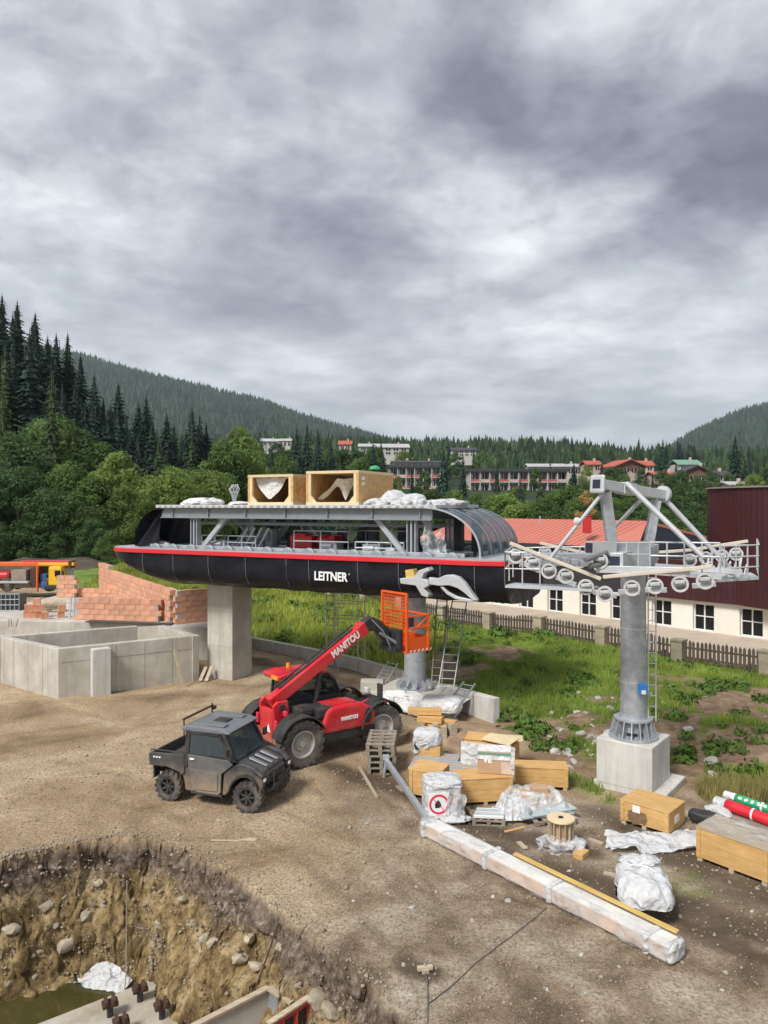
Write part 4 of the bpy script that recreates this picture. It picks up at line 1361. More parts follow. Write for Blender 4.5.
# ------------------------------------------------------------------ far woods (one mass)
def far_forest():
    rng = np.random.default_rng(17)
    xs, ys, hs = [], [], []

    def add(n, y0, y1, h0, h1, cond=None, p0=-60, p1=830, pw=1.0):
        px = rng.uniform(p0, p1, n); y = y0 + (y1 - y0) * rng.random(n) ** pw
        x = (px - 384) / F * y
        h = rng.uniform(h0, h1, n)
        if cond is not None:
            k = cond(px, y); x, y, h = x[k], y[k], h[k]
        xs.append(x); ys.append(y); hs.append(h)
    clear = lambda px, y: ~(((px > 255) & (px < 300) & (y < 560) & (y > 330)) | ((px > 360) & (px < 410) & (y < 420)) | ((px > 445) & (px < 485) & (y < 420)))
    add(5200, 285, 520, 6, 11, lambda px, y: clear(px, y) & ~((px > 598) & (px < 735) & (y < 335)))
    add(9500, 520, 930, 9, 16, lambda px, y: fbm(px * .02, y * .006, None, 3, 2) > -.35)
    add(1000, 880, 960, 10, 20, None, 300, 640)
    add(15000, 1250, 3050, 20, 32, None, -60, 480)
    add(6000, 1700, 3050, 20, 32, None, 600, 830)
    x = np.concatenate(xs); y = np.concatenate(ys); h = np.concatenate(hs)
    z = terrain(x, y)
    n = len(x)
    ns = 5
    patch = fbm(x * .02, y * .012, None, 3, 55)
    round_ = (patch > -.08) & (y < 1000) & (rng.random(n) < .8)
    h = np.where(round_, h * rng.uniform(.45, .7, n), h * rng.uniform(.65, 1.15, n))
    wid = np.where(round_, rng.uniform(2.0, 2.8, n), rng.uniform(.8, 1.4, n))
    ang = np.arange(ns) * 2 * PI / ns
    tiers = [(.02, .20, .60), (.28, .17, .84), (.54, .11, 1.02)]
    V = []; Fl = []
    for (b0, r, t1) in tiers:
        ra = rng.uniform(.6, 1.25, (n, ns)) * r * h[:, None] * wid[:, None]
        a = ang[None] + rng.uniform(0, 6.28, (n, 1))
        ring = np.stack([x[:, None] + ra * np.cos(a), y[:, None] + ra * np.sin(a), (z + b0 * h)[:, None] + 0 * a], 2)
        apex = np.stack([x, y, z + t1 * h], 1)[:, None]
        V.append(np.concatenate([ring, apex], 1))
    V = np.concatenate(V, 1)            # n x 18 x 3
    fc = []
    for t in range(3):
        for k in range(ns):
            fc.append((t * 6 + k, t * 6 + (k + 1) % ns, t * 6 + 5))
    Fa = (np.array(fc)[None] + (np.arange(n) * 18)[:, None, None]).reshape(-1, 3)
    o = np_mesh('far_wood', V.reshape(-1, 3), Fa, 'far_wood', kind='stuff')
    tint = np.repeat(np.where(round_, rng.uniform(.5, 1.0, n), rng.uniform(0, .25, n)), 18)
    at_ = o.data.attributes.new('leafy', 'FLOAT', 'POINT'); at_.data.foreach_set('value', tint.astype(np.float32))
    at_ = o.data.attributes.new('shade', 'FLOAT', 'POINT'); at_.data.foreach_set('value', np.repeat(rng.random(n), 18).astype(np.float32))
    tag(o, 'distant conifer woods covering the ridges and mountains', 'wood')


far_forest()


# trees of a row are told apart by their order along it
def ordinal(n):
    w = ['first', 'second', 'third', 'fourth', 'fifth', 'sixth', 'seventh', 'eighth', 'ninth', 'tenth']
    if n <= 10:
        return w[n - 1]
    return '%d%s' % (n, 'th' if 10 < n % 100 < 14 else {1: 'st', 2: 'nd', 3: 'rd'}.get(n % 10, 'th'))


def number_rows():
    rows = {}
    for o in COL.objects:
        if o.get('category') in ('tree', 'shrub') and o.get('group'):
            rows.setdefault(o['label'], []).append(o)
    for lab, os_ in rows.items():
        if 1 < len(os_) <= 48:
            os_.sort(key=lambda o: o.location.x / o.location.y)
            for k, o in enumerate(os_):
                o['label'] = lab + ', ' + ordinal(k + 1) + ' from left'


number_rows()
# ================================================================== lift station
TH = R(-27)
SO = Vector((-9.46, 30.65, 0))
st = thing('lift_station', SO, TH, 'long lift station wrapped in black sheeting with red stripe, on two columns', 'lift station')
HULL_T = [(-2.30, 4.80), (-2.31, 4.45), (-2.27, 4.10), (-2.08, 3.82), (-1.70, 3.64), (-0.9, 3.56), (0, 3.54), (0.9, 3.56), (1.70, 3.64), (2.08, 3.82), (2.27, 4.10), (2.31, 4.45), (2.30, 4.80)]


def plan_k(s):
    """how wide the hull is at station length s (rounded nose at the left)"""
    if s < 1.6:
        q = min(1.0, 1 - (s + .42) / 2.02)
        return math.sqrt(max(0.0, 1 - q ** 3.0)) * 0.30 + 0.70
    if s > 14.4:
        return 1 - .10 * ((s - 14.4) / 1.3) ** 2
    return 1.0


def lift(s):
    if s < 2.6:
        return 0.85 * (1 - max(s, -.4) / 2.6) ** 1.6
    return 0.0


cuts = [-0.42, 0.6, 1.6, 3.1, 4.75, 6.4, 8.1, 9.0, 10.85, 12.3, 13.7, 14.8, 15.7]
for i in range(len(cuts) - 1):
    s0, s1 = cuts[i] + .006, cuts[i + 1] - .006
    m = MB()
    ns = 9
    def fn(u, v):
        s = s0 + (s1 - s0) * u
        q = v * (len(HULL_T) - 1); a = min(int(q), len(HULL_T) - 2); f = q - a
        t = HULL_T[a][0] * (1 - f) + HULL_T[a + 1][0] * f
        z = HULL_T[a][1] * (1 - f) + HULL_T[a + 1][1] * f
        k = plan_k(s)
        zz = 4.80 - (4.80 - z) * (1 - lift(s) * .75)
        sag = .05 * math.sin(u * PI) + 0.045 * float(fbm(np.array([s * 1.3 + z]), np.array([t * .9 + z * 2.4]), None, 3, 7)[0])
        sg = 1 if t > 0 else -1
        return (s, t * k - sg * sag * (abs(z - 4.80) > .02), zz + sag * .5 * (abs(t) < 1.9))
    m.grid(ns, 24, fn)
    if i == 0 or i == len(cuts) - 2:
        s = s0 if i == 0 else s1
        u = 0 if i == 0 else 1
        pts = [fn(u, j / 24) for j in range(25)]
        m.add(pts, [tuple(range(25))])
    m.build('hull_panel', 'tarp_black', st, smooth=True)
for s in cuts[2:-1]:
    m = MB()
    m.tube([(s, -2.325, 4.78), (s, -2.325, 4.45), (s, -2.285, 4.12), (s, -2.09, 3.83)], .009, 5)
    m.build('seam', 'steel_grey', st)
# red stripe band running round the nose
def stripe(z0, z1, off):
    pts = []
    for s in [-.42, -.39, -.3, -.18, 0, .3, .65, .95, 1.3, 1.7, 2.3] + list(np.arange(3, 15.8, .9)) + [15.7]:
        pts.append((s, -2.3 * plan_k(s) - off))
    far = [(s, -t) for s, t in reversed(pts)]
    pts = [(p[0] - (off if i == 0 else 0), p[1]) for i, p in enumerate(pts)] + far
    m = MB(); m.xy(pts, z0, z1)
    return m
stripe(4.80, 4.95, .05).build('red_stripe', 'red_stripe', st, bevel=.015)
stripe(4.953, 4.985, .0).build('deck_plate', 'steel_pale', st)
text('lettering', 'LEITNER', .40, 'letters_white', st, Matrix.Translation((9.86, -2.352, 4.26)) @ Matrix.Rotation(R(90), 4, 'X'), .011, .006, 1.26)
text('trademark', 'r', .10, 'letters_white', st, Matrix.Translation((10.56, -2.352, 4.38)) @ Matrix.Rotation(R(90), 4, 'X'), .003, .006)

# roof and its frame
m = MB(); m.box((7.65, 0, 6.55), (11.5, 3.9, .11)); m.build('roof', 'roof_sheet', st, bevel=.01)
m = MB()
for k in range(40):
    m.box((2.1 + k * .285, -1.958, 6.56), (.13, .02, .06))
m.build('roof_trim', 'steel_pale', st)
for t in (-1.72, 1.72):
    m = MB()
    m.box((7.6, t, 6.30), (11.2, .05, .37)); m.box((7.6, t, 6.47), (11.2, .22, .03)); m.box((7.6, t, 6.13), (11.2, .22, .03))
    for k in range(7):
        m.box((2.6 + k * 1.7, t, 6.30), (.03, .2, .33))
    m.build('roof_beam', 'steel_grey', st)
for k in range(6):
    m = MB(); m.box((2.8 + k * 1.95, 0, 6.31), (.16, 3.2, .22)); m.build('cross_beam', 'steel_grey', st)
for s in (3.55, 12.45):
    for t in (-1.6, 1.6):
        m = MB()
        m.box((s, t, 5.55), (.05, .22, 1.13)); m.box((s - .14, t, 5.55), (.03, .24, 1.13)); m.box((s + .14, t, 5.55), (.03, .24, 1.13))
        m.box((s, t, 5.0), (.45, .4, .03))
        m.build('post', 'steel_pale', st)
for (a, b) in ((4.95, 3.85), (11.15, 12.15)):
    for t in (-1.55, 1.55):
        m = MB(); m.beam((a, t, 6.15), (b, t, 5.03), .14, .16); m.build('brace', 'steel_pale', st)
for (a, b) in ((5.9, 5.0), (6.2, 7.3), (9.6, 8.6)):
    m = MB(); m.beam((a, 1.3, 6.15), (b, 1.3, 5.03), .16, .18); m.build('brace', 'steel_grey', st)
m = MB(); m.beam((3.75, .4, 6.1), (4.8, .4, 5.05), .08, .08); m.beam((4.8, .42, 6.1), (3.75, .42, 5.05), .08, .08); m.build('cross_brace', 'steel_pale', st)
# conveyor tyres along both sides
wm = MB()
wm.lathe([(.09, -.05), (.21, -.055), (.255, -.03), (.262, 0), (.255, .03), (.21, .055), (.09, .05)], (0, 0, 0), 'y', 22)
hm_ = MB(); hm_.cyl((0, -.06, 0), (0, .06, 0), .09, None, 12)
w0 = wm.build('conveyor_tyre', 'steel_grey', st, smooth=True); h0 = hm_.build('hub', 'dark_metal', w0)
first = True
for t in (-1.95, 1.95):
    for k in range(15):
        s = 1.9 + k * .86
        if first:
            w0.location = (s, t, 4.90); first = False
        else:
            w = inst(w0, st, (s, t, 4.90), (0, random.uniform(0, 6), 0)); inst(h0, w)
m = MB()
for t in (-1.78, 1.78):
    m.box((7.9, t, 5.05), (12.8, .10, .12))
m.build('conveyor_beam', 'galv', st, bevel=.01)
for s, c in ((1.05, 'truck_blue'), (1.5, 'galv'), (.7, 'truck_blue'), (1.3, 'white_cloth'), (1.75, 'white_cloth')):
    m = MB(); m.blob((s, -1.35 + .2 * math.sin(s * 9), 5.07), (.26, .2, .12), int(s * 31), .3, 2, 3); m.build('bundle', c, st, smooth=True)
for (s, t, sx, sy, sz, c) in ((4.4, -1.1, .5, .4, .3, 'galv'), (8.9, -.7, .7, .5, .32, 'galv'), (10.7, -1.0, .6, .4, .3, 'galv_light'), (11.6, -1.2, .5, .35, .22, 'galv'), (13.2, -1.1, .6, .4, .2, 'steel_pale'), (5.6, .3, .35, .35, .7, 'steel_pale'), (9.4, .9, .4, .4, .8, 'dark_metal'), (14.1, -1.3, .7, .3, .16, 'dark_metal')):
    m = MB(); m.box((s, t, 4.985 + sz / 2), (sx, sy, sz)); m.cyl((s - sx * .3, t - sy / 2 - .06, 4.985 + sz * .6), (s + sx * .3, t - sy / 2 - .06, 4.985 + sz * .6), sz * .25, None, 10)
    m.build('machinery', c, st, bevel=.02)
# red drive unit
m = MB()
m.box((7.35, .1, 5.23), (.95, .8, .5)); m.box((7.3, -.1, 5.52), (.55, .5, .10)); m.cyl((7.9, .1, 5.3), (8.5, .1, 5.3), .22, None, 16); m.box((8.6, .1, 5.25), (.24, .6, .5)); m.cyl((6.75, .1, 5.3), (6.9, .1, 5.3), .2, None, 14)
m.build('drive_unit', 'red_machine', st, bevel=.03)
def railing(pts, h, mat, parent, name='railing', r=.022, mids=(.5,), post=1.0, world=False):
    m = MB()
    pts = [Vector(p) for p in pts]
    for a, b in zip(pts[:-1], pts[1:]):
        n = max(1, round((b - a).length / post))
        for k in range(n + 1):
            p = a + (b - a) * (k / n)
            m.cyl(p, p + Vector((0, 0, h)), r, None, 6)
        for f in (1.0,) + tuple(mids):
            m.cyl(a + Vector((0, 0, h * f)), b + Vector((0, 0, h * f)), r, None, 6)
    return m.build(name, mat, parent, world=world)
railing([(7.7, -1.25, 4.98), (9.9, -1.25, 4.98), (10.0, -.2, 4.98), (11.6, -.2, 4.98)], .72, 'steel_pale', st)
railing([(3.5, -1.2, 4.98), (6.0, -1.2, 4.98)], .48, 'steel_pale', st, post=.6)
railing([(10.2, -1.3, 4.98), (12.0, -1.3, 4.98)], .38, 'galv_light', st, post=.45)
for k in range(4):   # crossed grip arms
    m = MB(); m.beam((4.7 + k * .32, -.6, 4.99), (5.2 + k * .32, -.6, 5.75), .05, .07); m.build('arm', 'galv_light', st)
# curved canopy at the right end
RIBS = [-1.95, -.95, .05, 1.0, 1.95]
def can(q):
    a = q * PI / 2
    return 13.1 + 1.75 * math.sin(a) ** 1.15, 4.99 + 1.52 * math.cos(a) ** .85
for i in range(4):
    m = MB()
    m.grid(12, 3, lambda u, v: (can(u)[0], RIBS[i] + .04 + (RIBS[i + 1] - RIBS[i] - .08) * v, can(u)[1]))
    m.build('canopy_pane', 'glass_canopy', st, smooth=True, solid=.012)
for t in RIBS:
    m = MB()
    for k in range(12):
        a, b = can(k / 12), can((k + 1) / 12)
        m.beam((a[0], t, a[1]), (b[0], t, b[1]), .05, .05, (0, 1, 0))
    m.build('canopy_rib', 'steel_grey' if t > -1.9 else 'steel_pale', st)
m = MB(); m.beam((13.25, -1.95, 6.56), (13.25, 1.95, 6.56), .22, .05); m.build('canopy_ridge', 'steel_pale', st)
m = MB(); m.beam((14.86, -1.95, 5.0), (14.86, 1.95, 5.0), .08, .08); m.build('canopy_sill', 'steel_pale', st)
# black sheet over the left end
m = MB()
def lt(u, v):
    a = u * PI / 2
    s = 2.15 - 1.35 * math.sin(a) ** 1.1
    z = 4.99 + 1.5 * math.cos(a) ** .85
    t = -1.85 + 3.7 * v
    n = float(fbm(np.array([u * 4.0 + 3]), np.array([v * 6.0]), None, 4, 13)[0])
    return (s + .14 * n - .1, t * (1 + .05 * n), z + .08 * n)
m.grid(22, 26, lt); m.build('end_sheet', 'tarp_black', st, smooth=True)
m = MB()
m.grid(14, 14, lambda u, v: (2.15 + 1.3 * u * (1 - v * .4), -1.86 + .1 * math.sin(u * 14), 6.4 - 1.4 * v + .05 * math.sin(u * 9 + v * 5)))
m2 = MB(); m2.grid(12, 12, lambda u, v: (2.1 - 1.25 * v ** .9 + 1.0 * u * v, -1.84 + .12 * u + .05 * math.sin(9 * u + 4 * v), 6.45 - 1.42 * v))
m2.build('end_sheet', 'tarp_black', st, smooth=True)
# crumpled film hanging under the roof at the right
m = MB()
def fl(u, v):
    n = float(fbm(np.array([u * 5.0]), np.array([v * 3.0 + 7]), None, 4, 19)[0])
    return (12.75 + .85 * u * (1 - .25 * (1 - v)), -1.5 + .35 * n, 5.0 + 1.35 * (1 - v) * (.75 + .25 * math.sin(u * 5 + 1)))
m.grid(20, 20, fl); m.build('plastic_film', 'clear_film', st, smooth=True)
for (s, t, sz) in ((6.3, .9, .9), (8.2, 1.3, .7), (9.9, .6, .95), (10.8, 1.2, .8), (5.0, 1.2, .8), (11.4, .8, 1.0)):
    m = MB(); m.box((s, t, 4.99 + sz / 2), (.34, .3, sz)); m.box((s + .1, t - .2, 5.1), (.6, .2, .22)); m.cyl((s - .3, t, 5.15), (s + .3, t, 5.15), .14, None, 12); m.build('machinery', 'dark_metal', st, bevel=.02)
for t in (-.6, .6):
    m = MB(); m.box((7.8, t, 5.9), (10.4, .08, .10)); m.build('cable_tray', 'steel_grey', st)
for s in (12.95, 13.6):
    m = MB(); m.box((s, 1.2, 5.6), (.28, .3, 1.2)); m.build('post', 'dark_metal', st)
# pale cast guide at the rope entry
def gs(px, py, t=-2.62):
    r = (px - 384) / F
    P0 = SO + Vector((.454 * t, .891 * t, 0))
    s = (r * P0.y - P0.x) / (.891 + .454 * r)
    Y = P0.y - .454 * s
    return (s, EYE - (py - HOR) / F * Y)
def guide(poly, t0, t1, name, mat):
    m = MB(); m.xz([gs(*p) for p in poly], t0, t1); return m.build(name, mat, st, bevel=.015)
guide([(430, 577), (438, 578.5), (446, 575), (453, 574.6), (460, 577), (466, 583), (472, 592), (478, 600), (474, 600.5), (466, 593), (459, 588), (450, 585), (440, 585.5), (430, 584)], -2.72, -2.5, 'guide_horn', 'galv_light')
guide([(443, 586), (449, 592), (458, 596.5), (470, 599), (478, 599), (478, 601.5), (468, 602), (456, 599), (447, 594), (441, 587)], -2.68, -2.55, 'guide_rail', 'galv_light')
guide([(402, 578), (416, 577), (421, 570), (430, 567), (432, 570), (426, 573), (424, 578), (430, 580), (431, 585), (426, 588), (431, 594), (430, 597), (424, 595), (418, 585), (403, 583)], -2.8, -2.45, 'guide_bracket', 'galv_light')
guide([(406, 570), (414, 569), (416, 577), (407, 578)], -2.7, -2.4, 'bolt_plate', 'yellow_plank')
# things lying on the roof
for (s, t, a, b, c, sd) in ((3.3, -.9, .75, .5, .16, 1), (4.6, -.3, .5, .4, .08, 2), (11.4, -.6, .6, .5, .28, 4), (12.2, -.9, .55, .5, .20, 5), (10.9, -1.2, .5, .4, .12, 6), (12.9, .2, .7, .6, .12, 7)):
    p = SO + Matrix.Rotation(TH, 3, 'Z') @ Vector((s, t, 6.606))
    m = MB(); m.blob((0, 0, 0), (a, b, c * 1.6), sd, .35, 1.8, 4, 2.0, 0.0, True)
    o = m.build('plastic_sheet', 'white_cloth' if sd < 4 else 'white_film', None, smooth=True)
    o.location = p; o.rotation_euler = (0, 0, TH + sd)
    lab = {1: 'large crumpled white sheet on the left end of the station roof', 2: 'small flat white sheet left of the roof crates', 4: 'tallest crumpled film heap right of the open roof crates',
           5: 'crumpled film heap near the right end of the station roof', 6: 'low film scrap at the near roof edge right of the crates', 7: 'flat film sheet over the canopy end of the roof'}[sd]
    tag(o, lab, 'sheet', 'plastic sheets on the station roof')
p = SO + Matrix.Rotation(TH, 3, 'Z') @ Vector((4.4, -.4, 6.606))
o = thing('wire_bundle', p, 0, 'grey bundle of wire standing up on the left part of the roof', 'wire bundle')
m = MB()
for k in range(9):
    a = k * .7
    m.tube([(0, 0, 0), (.1 * math.cos(a), .1 * math.sin(a), .35), (.22 * math.cos(a + .5), .2 * math.sin(a), .6), (.12 * math.cos(a + 1.5), .1, .78)], .018, 5)
m.build('wire', 'steel_pale', o)


# ------------------------------------------------------------------ open wooden crates on the station roof
def open_crate(s, w, d, h, label, ex=0):
    p = SO + Matrix.Rotation(TH, 3, 'Z') @ Vector((s, -1.75, 6.606))
    c = thing('open_crate', p, TH + R(ex), label, 'crate', 'open plywood crates on the station roof')
    th = .09
    m = MB(); m.box((0, d / 2, th / 2), (w, d, th)); m.build('floor', 'osb_edge', c, bevel=.006)
    m = MB(); m.box((0, d / 2, h - th / 2), (w, d, th)); m.build('lid', 'osb_edge', c, bevel=.006)
    for sx in (-1, 1):
        m = MB(); m.box((sx * (w / 2 - th / 2), d / 2 + .003, h / 2), (th, d - .006, h - 2 * th)); m.build('side_panel', 'plywood_side', c, bevel=.006)
        m = MB(); m.box((sx * (w / 2 - th - .05), .05, h / 2), (.1, .09, h - 2 * th)); m.build('stile', 'osb_edge', c, bevel=.006)
        m = MB(); m.add([(sx * (w / 2 - th - .1), .01, th), (sx * (w / 2 - th - .3), .01, th), (sx * (w / 2 - th - .1), .01, th + .22),
                         (sx * (w / 2 - th - .1), .08, th), (sx * (w / 2 - th - .3), .08, th), (sx * (w / 2 - th - .1), .08, th + .22)], [(0, 1, 2), (5, 4, 3), (0, 3, 4, 1), (1, 4, 5, 2), (2, 5, 3, 0)])
        m.build('gusset', 'osb_edge', c)
    for k in range(4):
        m = MB(); m.box((0, d - .03, th + (k + .5) * (h - 2 * th) / 4), (w - 2 * th, .04, (h - 2 * th) / 4 - .02)); m.build('back_board', 'pale_wood', c)
    return c


cr1 = open_crate(7.03, 1.93, 2.6, 1.06, 'left one of the two open plywood crates on the station roof')
m = MB()
m.grid(16, 14, lambda u, v: (-.78 + 1.56 * u, .22 + .05 * math.sin(u * 9), .96 - v * (.68 * math.sin(PI * min(1, u * 1.25)) ** .8 + .06) - .02 * math.sin(u * 20)))
m.build('lining_cloth', 'white_cloth', cr1, smooth=True)
cr2 = open_crate(9.55, 2.02, 2.7, 1.14, 'right one of the two open plywood crates on the station roof', 1.5)
m = MB()
m.grid(18, 14, lambda u, v: (-.85 + 1.65 * u, .5 + .25 * v + .08 * math.sin(u * 8), .14 + (.75 * min(1, u * 1.8 + .1)) * (1 - v * (1 - abs(math.sin(u * 5.2)) * .9)) + .02 * math.sin(u * 17)))
m.build('lining_cloth', 'white_cloth', cr2, smooth=True)
for z in (.70, .88):
    m = MB(); m.box((1.016, .32, z), (.006, .22, .11)); m.build('label_sheet', 'sign_white', cr2)
gb = MB(); p = SO + Matrix.Rotation(TH, 3, 'Z') @ Vector((10.1, .3, 7.75)); gb.blob((0, 0, .12), (.2, .16, .13), 3, .2, 2, 3, 2.2, -.0)
o = gb.build('helmet', 'roll_green', None, smooth=True); o.location = p
tag(o, 'small bright green object on top of the right roof crate', 'object')

# ------------------------------------------------------------------ columns
cc = thing('concrete_column', (-5.96, 28.6, 0), TH, 'square concrete column carrying the left half of the station', 'column')
m = MB(); m.box((0, 0, 1.78), (1.2, 1.2, 3.7)); m.build('shaft', 'concrete', cc, bevel=.02)
m = MB()
for z in (1.25, 2.55):
    m.box((0, -.601, z), (1.19, .004, .010)); m.box((.601, 0, z), (.004, 1.19, .010))
m.box((-.02, -.601, 1.8), (.012, .004, 3.4))
m.build('joint', 'joint_grey', cc)
m = MB(); m.box((0, 0, 3.6), (1.0, 1.0, .12)); m.build('bearing_plate', 'steel_grey', cc)

sp = thing('steel_pillar', (1.05, 25.0, 0), TH, 'round galvanised steel pillar under the station behind the orange basket', 'pillar')
m = MB(); m.cyl((0, 0, .5), (0, 0, 3.62), .37, .37, 28); m.build('tube', 'galv', sp, smooth=True, auto=40)
m = MB(); m.cyl((0, 0, .42), (0, 0, .5), .62, None, 28)
for k in range(12):
    a = k * PI / 6
    m.beam((.38 * math.cos(a), .38 * math.sin(a), .68), (.6 * math.cos(a), .6 * math.sin(a), .52), .03, .2)
m.build('flange', 'galv', sp)
m = MB(); m.box((0, 0, .19), (2.3, 2.1, .46)); m.build('foundation', 'concrete', sp, bevel=.03)
m = MB()
def wr(u, v):
    n = float(fbm(np.array([u * 6.0]), np.array([v * 5.0 + 2]), None, 4, 23)[0])
    x = -.75 + 2.9 * u; y = -.75 - 1.15 * v + .2 * n
    z = .48 + .1 * n - .5 * max(0, v - .25) ** 1.1 * 1.1
    return (x + .25 * n, y, max(z, .03))
m.grid(30, 22, wr)
o = m.build('film_sheet', 'white_cloth', None, smooth=True); o.location = sp.location; o.rotation_euler = (0, 0, TH + R(4))
tag(o, 'large crumpled white sheet spread before the steel pillar foundation', 'sheet')
o = thing('wrapped_block', at(447, 722, 22.6) * Vector((1, 1, 0)) if False else (1.75, 22.7, 0), R(-14), 'white sheet-wrapped block at the low wall end right of the pillar', 'wrapped block')
m = MB(); m.blob((0, 0, .34), (.62, .5, .36), 44, .10, 2.2, 4, 5.0, .02); m.build('wrap', 'white_cloth', o, smooth=True)

# low retaining wall
WALL = [(-9.4, 38.9), (-6.2, 34.3), (-3.6, 31.9), (-1.28, 29.6), (.4, 27.2), (1.65, 25.2)]
def wall_strip(name, pts, hs, th, mat, label, cat, base=-.2):
    o = thing(name, (pts[0][0], pts[0][1], 0), 0, label, cat)
    for k in range(len(pts) - 1):
        a = Vector((*pts[k], 0)); b = Vector((*pts[k + 1], 0))
        n = (b - a).cross(Vector((0, 0, 1))).normalized() * th
        n = -n if n.y < 0 else n
        m = MB()
        d = (b - a).normalized() * .006
        A, B = a + d, b - d
        m.add([A + Vector((0, 0, base)), B + Vector((0, 0, base)), B + n + Vector((0, 0, base)), A + n + Vector((0, 0, base)),
               A + Vector((0, 0, hs[k])), B + Vector((0, 0, hs[k + 1])), B + n + Vector((0, 0, hs[k + 1])), A + n + Vector((0, 0, hs[k]))],
              [(0, 3, 2, 1), (4, 5, 6, 7), (0, 1, 5, 4), (1, 2, 6, 5), (2, 3, 7, 6), (3, 0, 4, 7)])
        m.build('wall_section', mat, o, bevel=.015, world=True)
    return o
wall_strip('retaining_wall', WALL, [.45, .45, .48, .5, .55, .58], .24, 'concrete', 'long low concrete retaining wall at the foot of the green slope', 'retaining wall')
wall_strip('retaining_wall', [(1.75, 24.6), (2.6, 23.5), (3.3, 22.35)], [.62, .68, .75], .26, 'concrete_white', 'short pale concrete wall end right of the steel pillar', 'retaining wall')

# ------------------------------------------------------------------ concrete basin at the left
bs = thing('concrete_basin', (-11.1, 25.2, 0), 0, 'open concrete basin with thick walls at the left of the yard', 'basin')
A = Vector((-11.1, 25.2, 0)); B = Vector((-6.95, 27.85, 0)); C = Vector((-8.9, 30.75, 0)); D = Vector((-16.8, 26.9 - 1.0, 0)); Lf = Vector((-17.5, 29.75, 0))
def basin_wall(a, b, h, th, name='basin_wall', base=-.3, mat='concrete'):
    n = Vector((-(b - a).y, (b - a).x, 0)).normalized() * th
    m = MB()
    m.add([a + Vector((0, 0, base)), b + Vector((0, 0, base)), b + n + Vector((0, 0, base)), a + n + Vector((0, 0, base)),
           a + Vector((0, 0, h)), b + Vector((0, 0, h)), b + n + Vector((0, 0, h)), a + n + Vector((0, 0, h))],
          [(0, 3, 2, 1), (4, 5, 6, 7), (0, 1, 5, 4), (1, 2, 6, 5), (2, 3, 7, 6), (3, 0, 4, 7)])
    return m.build(name, mat, bs, bevel=.02, world=True)
basin_wall(A, B, 1.70, .28)
l_end = A + (Vector((-14.2, 27.4, 0)) - A).normalized() * 7.0
basin_wall(l_end, A + Vector((-.003, .004, 0)), 1.697, .28)
bA = Vector((-10.1, 29.7, 0)); bd = Vector((.868, .496, 0))
basin_wall(bA - bd * 10.5, bA + bd * .2, 1.72, .26, 'back_wall')
basin_wall(B + Vector((.002, .0, 0)), Vector((-9.0, 30.3, 0)), 1.694, .28)
m = MB()
dAB = (B - A).normalized(); nAB = Vector((dAB.y, -dAB.x, 0))
q = A + dAB * 1.05
m.box(q + nAB * .19 + Vector((.25, .16, .74)), (.62, .36, 1.75), Matrix.Rotation(math.atan2(dAB.y, dAB.x), 3, 'Z')); m.build('buttress', 'concrete_white', bs, bevel=.02, world=True)
m = MB()
for k in range(1, 5):
    p = A + dAB * (k * 1.0 + .9) + nAB * .004
    m.box(p + Vector((0, 0, .8)), (.012, .006, 1.7), Matrix.Rotation(math.atan2(dAB.y, dAB.x), 3, 'Z'))
m.box(A + dAB * 2.45 + nAB * .004 + Vector((0, 0, 1.22)), (4.7, .006, .014), Matrix.Rotation(math.atan2(dAB.y, dAB.x), 3, 'Z'))
dl = (A - l_end).normalized(); nl = Vector((dl.y, -dl.x, 0))
for k in range(1, 6):
    m.box(A - dl * (k * .95) + nl * .004 + Vector((0, 0, .8)), (.012, .006, 1.7), Matrix.Rotation(math.atan2(dl.y, dl.x), 3, 'Z'))
m.build('joint', 'joint_grey', bs, world=True)
m = MB(); m.xy([(A.x, A.y + .4), (B.x - .3, B.y + .1), (-9.0, 30.2), (-17, 26.5), (-15.5, 28)], .05, .1)
# plank leaning on the basin and timber against the column
for (a, b, lab) in ((at(183, 683, 26.7), at(175, 650, 27.05), 'grey plank leaning upright on the front of the concrete basin'), (at(200, 681, 27.6), at(206, 667, 28.0), 'short board leaning on the foot of the concrete column, left one'), (at(206, 681, 27.6), at(212, 666, 28.0), 'short board leaning on the foot of the concrete column, right one')):
    m = MB(); m.beam(a, b, .14, .035); tag(m.build('plank', 'pale_wood', None, bevel=.004), lab, 'plank', 'loose planks leaning on the concrete')

# ------------------------------------------------------------------ shell of a new building: slab and brick walls
sl = thing('floor_slab', (-14, 34, 0), 0, 'raised concrete floor slab of the brick building under construction', 'slab')
m = MB(); m.xy([(-24, 33.9), (-13, 33.0), (-7.5, 31.5), (-6.5, 34.5), (-13.5, 47), (-17.6, 47), (-18.9, 42.8), (-19.2, 37.8), (-24, 37.8)], -.3, 1.38); m.build('slab', 'concrete', sl, bevel=.02, world=True)
BW, BH, BT = .50, .245, .30
bproto = MB(); bproto.box((0, 0, 0), (BW - .014, BT, BH - .014))
bsrc = bproto.build('brick', 'brick', None, bevel=.008)
bmesh_data = bsrc.data
bpy.data.objects.remove(bsrc)
def brick_obj(parent, loc, rot, sc=(1, 1, 1)):
    o = bpy.data.objects.new('brick', bmesh_data); COL.objects.link(o); o.parent = parent
    o.location = loc; o.rotation_euler = rot; o.scale = sc
    return o
